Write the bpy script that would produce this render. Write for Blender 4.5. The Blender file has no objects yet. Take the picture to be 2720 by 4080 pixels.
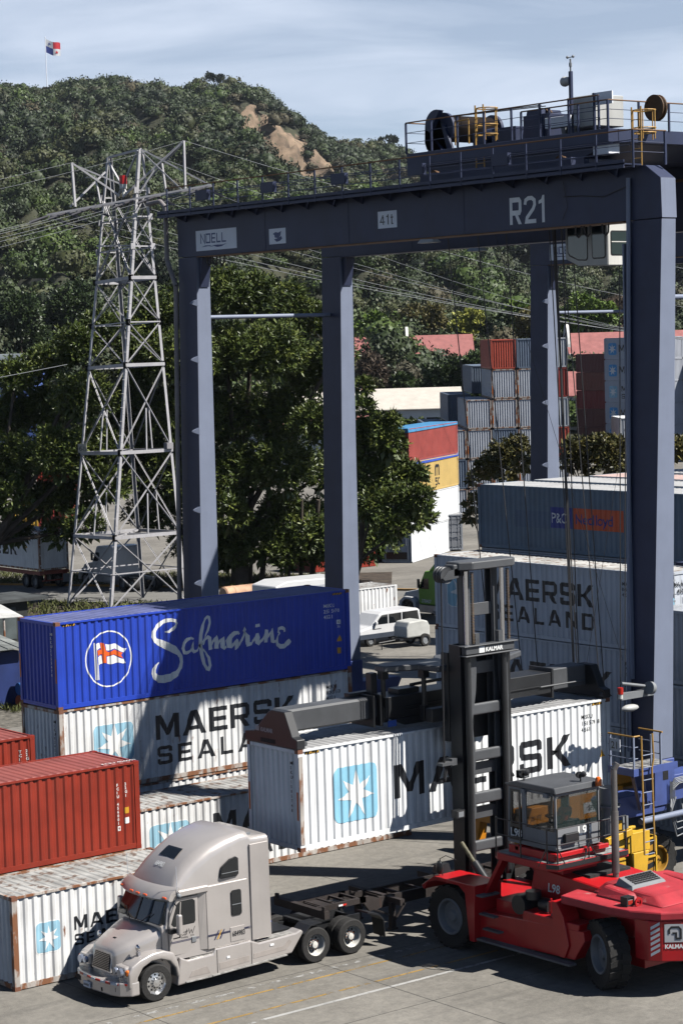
import bpy, bmesh, math, random
import numpy as np
from mathutils import Vector, Matrix
R = math.radians
SC = bpy.context.scene
COL = SC.collection
random.seed(7)
rng = np.random.default_rng(7)

# ---------------------------------------------------------------- camera
YAW, PITCH, ROLL, CAMH = 0.6640, 0.0764, -0.0291, 17.32
fw = Vector((math.sin(YAW)*math.cos(PITCH), math.cos(YAW)*math.cos(PITCH), -math.sin(PITCH)))
r0 = Vector((math.cos(YAW), -math.sin(YAW), 0)); u0 = r0.cross(fw)
rt = r0*math.cos(ROLL) + u0*math.sin(ROLL); up = -r0*math.sin(ROLL) + u0*math.cos(ROLL)
cd = bpy.data.cameras.new('camera'); cam = bpy.data.objects.new('camera', cd); COL.objects.link(cam)
m3 = Matrix((rt, up, -fw)).transposed()
cam.matrix_world = Matrix.Translation((0, 0, CAMH)) @ m3.to_4x4()
cd.sensor_fit = 'VERTICAL'; cd.sensor_height = 36.0; cd.lens = 36.0*8966.6/4080.0
cd.clip_start = 1.0; cd.clip_end = 9000
SC.camera = cam
# ---------------------------------------------------------------- sky, sun, exposure
SUN_AZ, SUN_EL = R(144), R(50.5)
W = bpy.data.worlds.new('World'); SC.world = W; W.use_nodes = True
wn = W.node_tree.nodes; wl = W.node_tree.links; wn.clear()
wo = wn.new('ShaderNodeOutputWorld'); bg = wn.new('ShaderNodeBackground'); sky = wn.new('ShaderNodeTexSky')
sky.sky_type = 'NISHITA'; sky.sun_disc = False; sky.sun_elevation = SUN_EL; sky.sun_rotation = SUN_AZ
sky.air_density = 0.9; sky.dust_density = 0.4; sky.ozone_density = 1.6; sky.altitude = 2500
tc = wn.new('ShaderNodeTexCoord'); mp = wn.new('ShaderNodeMapping'); mp.inputs['Scale'].default_value = (5, 5, 34)
mp.inputs['Rotation'].default_value = (R(7), R(-5), 0)
nz = wn.new('ShaderNodeTexNoise'); nz.inputs['Scale'].default_value = 1.25; nz.inputs['Detail'].default_value = 7; nz.inputs['Roughness'].default_value = 0.52; nz.inputs['Distortion'].default_value = 0.35
cr = wn.new('ShaderNodeValToRGB'); cr.color_ramp.elements[0].position = 0.36; cr.color_ramp.elements[1].position = 0.78
cr.color_ramp.elements[0].color = (0.36,)*3+(1,); cr.color_ramp.elements[1].color = (1.0,)*3+(1,)
mx = wn.new('ShaderNodeMixRGB'); mx.inputs['Color2'].default_value = (9.0, 10.0, 11.8, 1)
wl.new(tc.outputs['Generated'], mp.inputs[0]); wl.new(mp.outputs[0], nz.inputs['Vector']); wl.new(nz.outputs['Fac'], cr.inputs[0])
sx = wn.new('ShaderNodeSeparateXYZ'); wl.new(tc.outputs['Generated'], sx.inputs[0])     # clouds gather low over the horizon
hr_ = wn.new('ShaderNodeMapRange'); hr_.inputs['From Min'].default_value = 0.16; hr_.inputs['From Max'].default_value = 0.28; hr_.inputs['To Min'].default_value = 1; hr_.inputs['To Max'].default_value = 0
wl.new(sx.outputs['Z'], hr_.inputs['Value']); mu = wn.new('ShaderNodeMath'); mu.operation = 'MULTIPLY'
wl.new(cr.outputs[0], mu.inputs[0]); wl.new(hr_.outputs[0], mu.inputs[1]); wl.new(mu.outputs[0], mx.inputs['Fac']); wl.new(sky.outputs[0], mx.inputs['Color1']); wl.new(mx.outputs[0], bg.inputs['Color'])
bg.inputs['Strength'].default_value = 0.05
wl.new(bg.outputs[0], wo.inputs[0])
sd = bpy.data.lights.new('sun', 'SUN'); sd.energy = 5.0; sd.angle = R(0.5); sd.color = (1.0, 0.965, 0.91)
so = bpy.data.objects.new('sun', sd); COL.objects.link(so)
sdir = Vector((math.sin(SUN_AZ)*math.cos(SUN_EL), math.cos(SUN_AZ)*math.cos(SUN_EL), math.sin(SUN_EL)))
so.rotation_euler = sdir.to_track_quat('Z', 'Y').to_euler(); so.location = (60, 20, 120)
SC.view_settings.view_transform = 'Standard'; SC.view_settings.look = 'None'; SC.view_settings.gamma = 1
SC.view_settings.exposure = 0.80
SC.cycles.max_bounces = 5; SC.cycles.diffuse_bounces = 0; SC.cycles.glossy_bounces = 3; SC.cycles.transparent_max_bounces = 8

# ---------------------------------------------------------------- materials
MATS = {}
def paint(name, col, rough=0.5, var=0.12, streak=0.0, rust=0.0, metal=0.0, bump=0.0, scale=1.0, rustcol=(0.17, 0.065, 0.028), spec=0.4, coat=0.0):
    """painted / worn surface: base colour, broad tone noise, vertical streaks, patches of rust or dirt"""
    if name in MATS: return MATS[name]
    m = bpy.data.materials.new(name); m.use_nodes = True; n = m.node_tree.nodes; l = m.node_tree.links
    b = n['Principled BSDF']; b.inputs['Roughness'].default_value = rough; b.inputs['Metallic'].default_value = metal
    b.inputs['Specular IOR Level'].default_value = spec; b.inputs['Coat Weight'].default_value = coat; b.inputs['Coat Roughness'].default_value = 0.12
    t = n.new('ShaderNodeTexCoord'); src = t.outputs['Object']
    def noise(sc, det, stretch=(1, 1, 1)):
        mpp = n.new('ShaderNodeMapping'); mpp.inputs['Scale'].default_value = stretch; l.new(src, mpp.inputs[0])
        q = n.new('ShaderNodeTexNoise'); q.inputs['Scale'].default_value = sc*scale; q.inputs['Detail'].default_value = det; q.inputs['Roughness'].default_value = 0.6
        l.new(mpp.outputs[0], q.inputs['Vector']); return q.outputs['Fac']
    def ramp(src_, a, b_, c0=(0, 0, 0, 1), c1=(1, 1, 1, 1)):
        q = n.new('ShaderNodeValToRGB'); q.color_ramp.elements[0].position = a; q.color_ramp.elements[1].position = b_
        q.color_ramp.elements[0].color = c0; q.color_ramp.elements[1].color = c1; l.new(src_, q.inputs[0]); return q.outputs[0]
    c = Vector(col[:3]); lo = c*(1-var*1.6); hi = Vector([min(1, x*(1+var*0.7)) for x in c])
    cur = ramp(noise(0.9, 5), 0.3, 0.7, (*lo, 1), (*hi, 1))
    def mix(fac, a, colb):
        q = n.new('ShaderNodeMixRGB'); l.new(fac, q.inputs['Fac']); l.new(a, q.inputs['Color1'])
        q.inputs['Color2'].default_value = (*colb, 1); return q.outputs[0]
    if streak > 0:
        f = ramp(noise(3.0, 4, (1.6, 1.6, 0.10)), 0.52, 0.88, (0, 0, 0, 1), (streak, streak, streak, 1))
        cur = mix(f, cur, tuple(c*0.42+Vector((0.03, 0.022, 0.015))))
    if rust > 0:
        f = ramp(noise(2.6, 9, (1, 1, 0.42)), 0.70-rust*0.22, 0.76-rust*0.20)
        cur = mix(f, cur, rustcol)
        f2 = ramp(noise(7.0, 4, (1.3, 1.3, 0.12)), 0.66-rust*0.12, 0.80, (0, 0, 0, 1), (0.75, 0.75, 0.75, 1))
        cur = mix(f2, cur, tuple(Vector(rustcol)*0.5+c*0.25))
    l.new(cur, b.inputs['Base Color'])
    if bump > 0:
        bp = n.new('ShaderNodeBump'); bp.inputs['Strength'].default_value = bump; bp.inputs['Distance'].default_value = 0.05
        l.new(noise(14, 5), bp.inputs['Height']); l.new(bp.outputs[0], b.inputs['Normal'])
    MATS[name] = m; return m
def glass(name='tinted_glass', col=(0.02, 0.025, 0.028), rough=0.05, alpha=1.0):
    if name in MATS: return MATS[name]
    m = bpy.data.materials.new(name); m.use_nodes = True; b = m.node_tree.nodes['Principled BSDF']
    b.inputs['Base Color'].default_value = (*col, 1); b.inputs['Roughness'].default_value = rough; b.inputs['Specular IOR Level'].default_value = 0.8
    if alpha < 1: b.inputs['Alpha'].default_value = alpha
    MATS[name] = m; return m
def glow(name, col, st):
    m = bpy.data.materials.new(name); m.use_nodes = True; b = m.node_tree.nodes['Principled BSDF']
    b.inputs['Base Color'].default_value = (*col, 1); b.inputs['Emission Color'].default_value = (*col, 1); b.inputs['Emission Strength'].default_value = st
    return m

# ---------------------------------------------------------------- mesh builder
class MB:
    def __init__(s): s.v = []; s.f = []; s.m = []
    def add(s, vs, fs, mi=0):
        k = len(s.v); s.v.extend([tuple(q) for q in vs]); s.f.extend([tuple(i+k for i in f) for f in fs]); s.m.extend([mi]*len(fs)); return s
    def box(s, x0, y0, z0, x1, y1, z1, mi=0):
        if x0 > x1: x0, x1 = x1, x0
        if y0 > y1: y0, y1 = y1, y0
        if z0 > z1: z0, z1 = z1, z0
        return s.add([(x0, y0, z0), (x1, y0, z0), (x1, y1, z0), (x0, y1, z0), (x0, y0, z1), (x1, y0, z1), (x1, y1, z1), (x0, y1, z1)],
              [(0, 3, 2, 1), (4, 5, 6, 7), (0, 1, 5, 4), (1, 2, 6, 5), (2, 3, 7, 6), (3, 0, 4, 7)], mi)
    def hexa(s, P, mi=0):   # 8 points, bottom ring then top ring
        return s.add(P, [(0, 3, 2, 1), (4, 5, 6, 7), (0, 1, 5, 4), (1, 2, 6, 5), (2, 3, 7, 6), (3, 0, 4, 7)], mi)
    def bar(s, a, b, w, h=None, mi=0, upv=(0, 0, 1)):
        h = h or w; a = Vector(a); b = Vector(b); d = (b-a)
        if d.length < 1e-6: return s
        d.normalize(); U = Vector(upv)
        if abs(d.dot(U)) > 0.97: U = Vector((1, 0, 0))
        S = d.cross(U).normalized()*(w/2); U = S.cross(d).normalized()*(h/2)
        P = [a-S-U, a+S-U, a+S+U, a-S+U, b-S-U, b+S-U, b+S+U, b-S+U]
        return s.add(P, [(0, 3, 2, 1), (4, 5, 6, 7), (0, 1, 5, 4), (1, 2, 6, 5), (2, 3, 7, 6), (3, 0, 4, 7)], mi)
    def tube(s, a, b, r, r2=None, n=8, mi=0, cap=True):
        r2 = r if r2 is None else r2; a = Vector(a); b = Vector(b); d = (b-a)
        if d.length < 1e-6: return s
        d.normalize(); U = Vector((0, 0, 1)) if abs(d.z) < 0.9 else Vector((1, 0, 0))
        S = d.cross(U).normalized(); U = S.cross(d)
        P = []
        for c, rr in ((a, r), (b, r2)):
            for i in range(n):
                t = 2*math.pi*i/n; P.append(c+S*math.cos(t)*rr+U*math.sin(t)*rr)
        F = [(i, i+n, (i+1) % n+n, (i+1) % n) for i in range(n)]
        if cap: F += [tuple(range(n)), tuple(range(2*n-1, n-1, -1))]
        return s.add(P, F, mi)
    def path(s, pts, r, n=6, mi=0):
        for a, b in zip(pts[:-1], pts[1:]): s.tube(a, b, r, r, n, mi)
        return s
    def prism(s, poly, axis, a, b, mi=0):
        def P(q, t):
            return {'x': (t, q[0], q[1]), 'y': (q[0], t, q[1]), 'z': (q[0], q[1], t)}[axis]
        n = len(poly); V = [P(q, a) for q in poly]+[P(q, b) for q in poly]
        F = [(i, (i+1) % n, (i+1) % n+n, i+n) for i in range(n)]+[tuple(range(n-1, -1, -1)), tuple(range(n, 2*n))]
        return s.add(V, F, mi)
    def lathe(s, prof, c, axis='z', n=20, mi=0, close=True):
        c = Vector(c); P = []
        for (r, h) in prof:
            for i in range(n):
                t = 2*math.pi*i/n; x, y = r*math.cos(t), r*math.sin(t)
                P.append(c+Vector({'z': (x, y, h), 'y': (x, h, y), 'x': (h, x, y)}[axis]))
        F = []
        for k in range(len(prof)-1):
            for i in range(n): F.append((k*n+i, k*n+(i+1) % n, (k+1)*n+(i+1) % n, (k+1)*n+i))
        if close: F += [tuple(range(n)), tuple((len(prof)-1)*n+i for i in range(n-1, -1, -1))]
        return s.add(P, F, mi)
    def sphere(s, c, r, n=10, mi=0, sq=(1, 1, 1)):
        P = []; F = []; c = Vector(c); k = n//2
        for j in range(k+1):
            ph = math.pi*j/k
            for i in range(n):
                t = 2*math.pi*i/n; P.append(c+Vector((r*sq[0]*math.sin(ph)*math.cos(t), r*sq[1]*math.sin(ph)*math.sin(t), r*sq[2]*math.cos(ph))))
        for j in range(k):
            for i in range(n): F.append((j*n+i, (j+1)*n+i, (j+1)*n+(i+1) % n, j*n+(i+1) % n))
        return s.add(P, F, mi)
    def mesh(s, name, mats, org=(0, 0, 0), smooth=False, bevel=0.0, seg=1):
        me = bpy.data.meshes.new(name); o = Vector(org)
        me.from_pydata([tuple(Vector(q)-o) for q in s.v], [], s.f)
        for m in mats: me.materials.append(m)
        me.polygons.foreach_set('material_index', s.m)
        bm = bmesh.new(); bm.from_mesh(me)
        bmesh.ops.remove_doubles(bm, verts=bm.verts, dist=1e-5)
        bmesh.ops.recalc_face_normals(bm, faces=bm.faces)
        if bevel > 0:
            es = [e for e in bm.edges if len(e.link_faces) == 2 and e.calc_face_angle(0) > 0.5]
            bmesh.ops.bevel(bm, geom=es, offset=bevel, segments=seg, affect='EDGES', profile=0.5, clamp_overlap=True)
        if smooth:
            for f in bm.faces: f.smooth = True
            for e in bm.edges:
                if len(e.link_faces) == 2 and e.calc_face_angle(0) > (0.9 if smooth is True else smooth): e.smooth = False
        bm.to_mesh(me); bm.free()
        return me
    def build(s, name, mats, parent=None, smooth=False, bevel=0.0, seg=1, org=None):
        if not isinstance(mats, (list, tuple)): mats = [mats]
        o = org if org is not None else (ORG if parent is not None else (0, 0, 0))
        ob = bpy.data.objects.new(name, s.mesh(name, mats, o, smooth, bevel, seg)); COL.objects.link(ob)
        if parent is not None: ob.parent = parent
        return ob
ORG = (0, 0, 0)
def thing(name, label, cat, loc=(0, 0, 0), rotz=0.0, group=None, world=False):
    """Empty at a thing's base. world=True: its parts are then written in world coordinates"""
    global ORG
    o = bpy.data.objects.new(name, None); COL.objects.link(o); o.location = loc; o.rotation_euler = (0, 0, rotz)
    o['label'] = label; o['category'] = cat
    if group: o['group'] = group
    ORG = tuple(loc) if world else (0, 0, 0)
    return o
def tag(o, label=None, cat=None, group=None, kind=None):
    for k, v in (('label', label), ('category', cat), ('group', group), ('kind', kind)):
        if v: o[k] = v
    return o
def copy_tree(o, label, loc, rotz, group=None):
    c = o.copy(); COL.objects.link(c); c.location = loc; c.rotation_euler = (0, 0, rotz); c['label'] = label
    if group: c['group'] = group
    for ch in o.children:
        d = ch.copy(); COL.objects.link(d); d.parent = c
        for g in ch.children:
            e = g.copy(); COL.objects.link(e); e.parent = d
    return c
def npmesh(name, V, F, mats, mi=None, smooth=False):
    """fast mesh from arrays; F is (n,k)"""
    me = bpy.data.meshes.new(name); n, k = F.shape
    me.vertices.add(len(V)); me.vertices.foreach_set('co', np.asarray(V, np.float32).ravel())
    me.loops.add(n*k); me.loops.foreach_set('vertex_index', F.astype(np.int32).ravel())
    me.polygons.add(n); me.polygons.foreach_set('loop_start', np.arange(0, n*k, k, dtype=np.int32)); me.polygons.foreach_set('loop_total', np.full(n, k, np.int32))
    for m in mats: me.materials.append(m)
    if mi is not None: me.polygons.foreach_set('material_index', mi.astype(np.int32))
    if smooth: me.polygons.foreach_set('use_smooth', np.ones(n, bool))
    me.update(calc_edges=True); me.validate(); return me

# ---------------------------------------------------------------- flat lettering (2-D polygons)
def stroke(pts, w=None):
    """mitred band along a polyline -> list of quads; pts may carry their own width"""
    P = [Vector(q[:2]) for q in pts]; Wd = [(q[2] if len(q) > 2 else w)/2 for q in pts]; L = []; n = len(P)
    for i in range(n):
        if i == 0: d = (P[1]-P[0]).normalized(); N = Vector((-d.y, d.x)); k = 1
        elif i == n-1: d = (P[-1]-P[-2]).normalized(); N = Vector((-d.y, d.x)); k = 1
        else:
            a = (P[i]-P[i-1]).normalized(); b = (P[i+1]-P[i]).normalized(); N = Vector((-(a.y+b.y), a.x+b.x))
            if N.length < 1e-4: N = Vector((-a.y, a.x))
            N.normalize(); k = 1/max(0.5, N.dot(Vector((-a.y, a.x))))
        L.append((P[i]+N*Wd[i]*k, P[i]-N*Wd[i]*k))
    return [[L[i][1], L[i+1][1], L[i+1][0], L[i][0]] for i in range(n-1)]
def glyph(ch):
    t = 0.21; G = {
    'M': (1.08, [[(0, 0), (0, 1), (.27, 1), (.54, .42), (.81, 1), (1.08, 1), (1.08, 0), (.87, 0), (.87, .66), (.62, .14), (.46, .14), (.21, .66), (.21, 0)]]),
    'A': (1.10, [[(0, 0), (.40, 1), (.55, 1), (.55, .77), (.235, 0)], [(.55, 1), (.70, 1), (1.10, 0), (.865, 0), (.55, .77)], [(.317, .2), (.783, .2), (.718, .36), (.382, .36)]]),
    'E': (.86, [[(0, 0), (0, 1), (.86, 1), (.86, .82), (.22, .82), (.22, .59), (.80, .59), (.80, .41), (.22, .41), (.22, .18), (.86, .18), (.86, 0)]]),
    'R': (.94, [[(0, 0), (0, 1), (.22, 1), (.22, 0)], [(.22, 1), (.80, 1), (.94, .87), (.94, .48), (.82, .34), (.22, .34), (.22, .52), (.70, .52), (.72, .56), (.72, .80), (.70, .82), (.22, .82)], [(.42, .34), (.66, .34), (.94, 0), (.68, 0)]]),
    'S': (.92, [stroke([(.82, .68), (.82, .86), (.76, .91), (.16, .91), (.10, .86), (.10, .60), (.16, .52), (.76, .48), (.82, .40), (.82, .14), (.76, .09), (.16, .09), (.10, .14), (.10, .32)], .19)]),
    'K': (.98, [[(0, 0), (0, 1), (.22, 1), (.22, 0)], [(.22, .42), (.70, 1), (.98, 1), (.55, .52), (.98, 0), (.70, 0), (.22, .58)]]),
    'L': (.78, [[(0, 0), (0, 1), (.22, 1), (.22, .18), (.78, .18), (.78, 0)]]),
    'N': (.96, [[(0, 0), (0, 1), (.24, 1), (.74, .34), (.74, 1), (.96, 1), (.96, 0), (.72, 0), (.22, .66), (.22, 0)]]),
    'D': (.94, [[(0, 0), (0, 1), (.22, 1), (.22, 0)], [(.22, 1), (.78, 1), (.94, .84), (.94, .16), (.78, 0), (.22, 0), (.22, .18), (.70, .18), (.73, .22), (.73, .78), (.70, .82), (.22, .82)]]),
    'O': (.94, [stroke([(.40, .09), (.16, .09), (.10, .15), (.10, .85), (.16, .91), (.78, .91), (.84, .85), (.84, .15), (.78, .09), (.40, .09)], .19)]),
    }
    w, ps = G[ch]; out = []
    for p in ps:
        if isinstance(p[0], list): out += p
        else: out.append(p)
    return w, out
def word(txt, x, z, h, gap=.17, sx=1.0, fit=None):
    """block capitals starting at x, base z, height h (fit = total width)"""
    ws = [glyph(c)[0] for c in txt]; tot = sum(ws)+gap*(len(txt)-1)
    k = h*sx if fit is None else fit/tot
    out = []; cx = x
    for c, w in zip(txt, ws):
        for p in glyph(c)[1]: out.append([(cx+q[0]*k, z+q[1]*h) for q in p])
        cx += (w+gap)*k
    return out
def font(txt, x, z, h, bold=0.0, sx=1.0, align='LEFT', mirror=False, spacing=1.0):
    """text in Blender's own font -> triangles; h is the capital height"""
    cu = bpy.data.curves.new('t', 'FONT'); cu.body = txt; cu.size = h/0.73; cu.align_x = align; cu.offset = bold*h; cu.space_character = spacing; cu.resolution_u = 2
    ob = bpy.data.objects.new('t', cu); COL.objects.link(ob); me = bpy.data.meshes.new_from_object(ob)
    out = [[(x+me.vertices[i].co.x*sx*(-1 if mirror else 1), z+me.vertices[i].co.y) for i in p.vertices] for p in me.polygons]
    bpy.data.objects.remove(ob); bpy.data.curves.remove(cu); bpy.data.meshes.remove(me); return out
def star(cx, cz, r, n=7, inner=.40, rot=0, tips=None):
    P = []
    for i in range(2*n):
        a = math.pi/2-math.pi*i/n+rot; rr = r if i % 2 == 0 else r*inner; P.append((cx+rr*math.cos(a), cz+rr*math.sin(a)))
    return [P]
def rrect(x0, z0, x1, z1, r, n=4):
    P = []
    for cx, cz, a0 in ((x1-r, z1-r, 0), (x0+r, z1-r, 90), (x0+r, z0+r, 180), (x1-r, z0+r, 270)):
        for i in range(n+1):
            a = R(a0+90*i/n); P.append((cx+r*math.cos(a), cz+r*math.sin(a)))
    return [P]
def flat(polys, name, mat, parent, place, cuts=None, org=None):
    """lay 2-D polygons on a wall: place(u, z) -> point; cuts = u positions where the wall folds"""
    bm = bmesh.new()
    for p in polys:
        vs = [bm.verts.new((q[0], 0, q[1])) for q in p]
        try: bm.faces.new(vs)
        except ValueError: pass
    bm.normal_update()
    bmesh.ops.triangulate(bm, faces=bm.faces, ngon_method='EAR_CLIP')
    if cuts is not None and len(bm.verts):
        lo = min(v.co.x for v in bm.verts); hi = max(v.co.x for v in bm.verts)
        for u in cuts:
            if lo < u < hi:
                bmesh.ops.bisect_plane(bm, geom=bm.verts[:]+bm.edges[:]+bm.faces[:], plane_co=(u, 0, 0), plane_no=(1, 0, 0), dist=1e-5)
    o = Vector(org if org is not None else ORG)
    for v in bm.verts: v.co = Vector(place(v.co.x, v.co.z))-o
    me = bpy.data.meshes.new(name); bm.to_mesh(me); bm.free(); me.materials.append(mat)
    ob = bpy.data.objects.new(name, me); COL.objects.link(ob); ob.parent = parent
    return ob
# ---------------------------------------------------------------- ground
def ground_mat():
    m = bpy.data.materials.new('concrete_ground'); m.use_nodes = True; n = m.node_tree.nodes; l = m.node_tree.links; b = n['Principled BSDF']
    b.inputs['Roughness'].default_value = 0.85; b.inputs['Specular IOR Level'].default_value = 0.25
    t = n.new('ShaderNodeTexCoord')
    def noise(sc, det, st=(1, 1, 1), ro=.6):
        mpp = n.new('ShaderNodeMapping'); mpp.inputs['Scale'].default_value = st; l.new(t.outputs['Object'], mpp.inputs[0])
        q = n.new('ShaderNodeTexNoise'); q.inputs['Scale'].default_value = sc; q.inputs['Detail'].default_value = det; q.inputs['Roughness'].default_value = ro; l.new(mpp.outputs[0], q.inputs['Vector']); return q.outputs['Fac']
    def ramp(s_, a, b_, c0, c1):
        q = n.new('ShaderNodeValToRGB'); q.color_ramp.elements[0].position = a; q.color_ramp.elements[1].position = b_
        q.color_ramp.elements[0].color = (*c0, 1); q.color_ramp.elements[1].color = (*c1, 1); l.new(s_, q.inputs[0]); return q.outputs[0]
    def mix(f, a, c, mode='MIX'):
        q = n.new('ShaderNodeMixRGB'); q.blend_type = mode
        if isinstance(f, float): q.inputs['Fac'].default_value = f
        else: l.new(f, q.inputs['Fac'])
        l.new(a, q.inputs['Color1'])
        if isinstance(c, tuple): q.inputs['Color2'].default_value = (*c, 1)
        else: l.new(c, q.inputs['Color2'])
        return q.outputs[0]
    c = ramp(noise(.16, 6), .3, .7, (.118, .111, .099), (.215, .203, .182))
    c = mix(.8, c, ramp(noise(3.5, 10, ro=.75), .28, .72, (.34, .34, .34), (.66, .65, .63)), 'OVERLAY')
    c = mix(ramp(noise(.9, 8, ro=.7), .55, .70, (0, 0, 0), (.6, .6, .6)), c, (.24, .225, .20))
    c = mix(ramp(noise(.55, 7, (.35, 2.2, 1)), .54, .74, (0, 0, 0), (.65, .65, .65)), c, (.085, .081, .075))      # tyre tracks along the lane
    c = mix(ramp(noise(1.1, 9, ro=.7), .64, .73, (0, 0, 0), (.8, .8, .8)), c, (.055, .052, .05))                 # oil and rubber
    c = mix(ramp(noise(40, 3), .66, .74, (0, 0, 0), (.5, .5, .5)), c, (.28, .27, .25))
    l.new(c, b.inputs['Base Color'])
    bp = n.new('ShaderNodeBump'); bp.inputs['Strength'].default_value = .5; bp.inputs['Distance'].default_value = .03; l.new(noise(9, 8), bp.inputs['Height']); l.new(bp.outputs[0], b.inputs['Normal'])
    return m
GM = ground_mat()
b = MB(); b.add([(-900, -300, 0), (2600, -300, 0), (2600, 2600, 0), (-900, 2600, 0)], [(0, 1, 2, 3)])
tag(b.build('ground', GM), kind='structure')
# painted markings: worn paint, broken up by noise in alpha
def worn(name, col, thr=.5, sc=2.2):
    m = paint(name, col, .7, .2); n = m.node_tree.nodes; l = m.node_tree.links; bs = n['Principled BSDF']
    t = n.new('ShaderNodeTexCoord'); q = n.new('ShaderNodeTexNoise'); q.inputs['Scale'].default_value = sc; q.inputs['Detail'].default_value = 9; q.inputs['Roughness'].default_value = .75
    l.new(t.outputs['Object'], q.inputs['Vector']); r_ = n.new('ShaderNodeValToRGB'); r_.color_ramp.elements[0].position = thr-.03; r_.color_ramp.elements[1].position = thr+.04
    l.new(q.outputs['Fac'], r_.inputs[0]); l.new(r_.outputs[0], bs.inputs['Alpha']); return m
WY = worn('worn_yellow_line', (.30, .19, .06), .46); WW = worn('worn_white_line', (.36, .355, .34), .42); WWW = worn('very_worn_white_line', (.33, .325, .31), .52, 3.5)
def line(x0, y0, x1, y1, w, m, nm='road_marking'):
    b = MB(); d = Vector((x1-x0, y1-y0, 0)).normalized(); s = Vector((-d.y, d.x, 0))*w/2; a = Vector((x0, y0, .004)); c = Vector((x1, y1, .004))
    b.add([a-s, c-s, c+s, a+s], [(0, 1, 2, 3)]); return tag(b.build(nm, m), kind='structure')
line(22, 47.93, 60, 48.15, .10, WY); line(20, 46.62, 60, 46.72, .10, WY)
line(33.0, 46.0, 60, 46.0, .13, WW); line(20, 45.93, 33, 45.98, .13, WWW); line(22, 48.45, 48, 48.58, .16, WWW)
JM = paint('joint_seal', (.06, .058, .055), .9)
for a in ((20, 48.8, 60, 48.8), (20, 44.3, 60, 44.2), (31, 30, 31, 80), (37.2, 30, 37.2, 80), (43.5, 30, 43.5, 80)):
    line(*a, .022, JM, 'road_joint')
# ---------------------------------------------------------------- shipping containers
CW, HC, ST, L40, L20 = 2.438, 2.896, 2.591, 12.192, 6.058
DARKHOLE = paint('hole_dark', (0.01, 0.01, 0.012), 0.9, 0)
FLOORM = paint('underframe', (0.035, 0.028, 0.025), 0.8)
def folds(a, b, per):
    n = max(1, round((b-a)/per)); p = (b-a)/n; us = []
    for i in range(n):
        for t, d in ((0.0, 0), (.16, 0), (.34, 1), (.66, 1), (.84, 0)): us.append((a+(i+t)*p, d))
    us.append((b, 0)); return us
def fold_depth(us, u):
    if u <= us[0][0] or u >= us[-1][0]: return 0
    lo, hi = 0, len(us)-1
    while hi-lo > 1:
        k = (lo+hi)//2
        if us[k][0] <= u: lo = k
        else: hi = k
    a, b = us[lo], us[hi]
    return a[1]+(b[1]-a[1])*(u-a[0])/max(1e-9, b[0]-a[0])
FS = {L40: folds(.17, L40-.17, .283), L20: folds(.17, L20-.17, .283)}
FE = folds(.16, CW-.16, .235)
FR = {L40: folds(.1, L40-.1, .262), L20: folds(.1, L20-.1, .262)}
CACHE = {}
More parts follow.
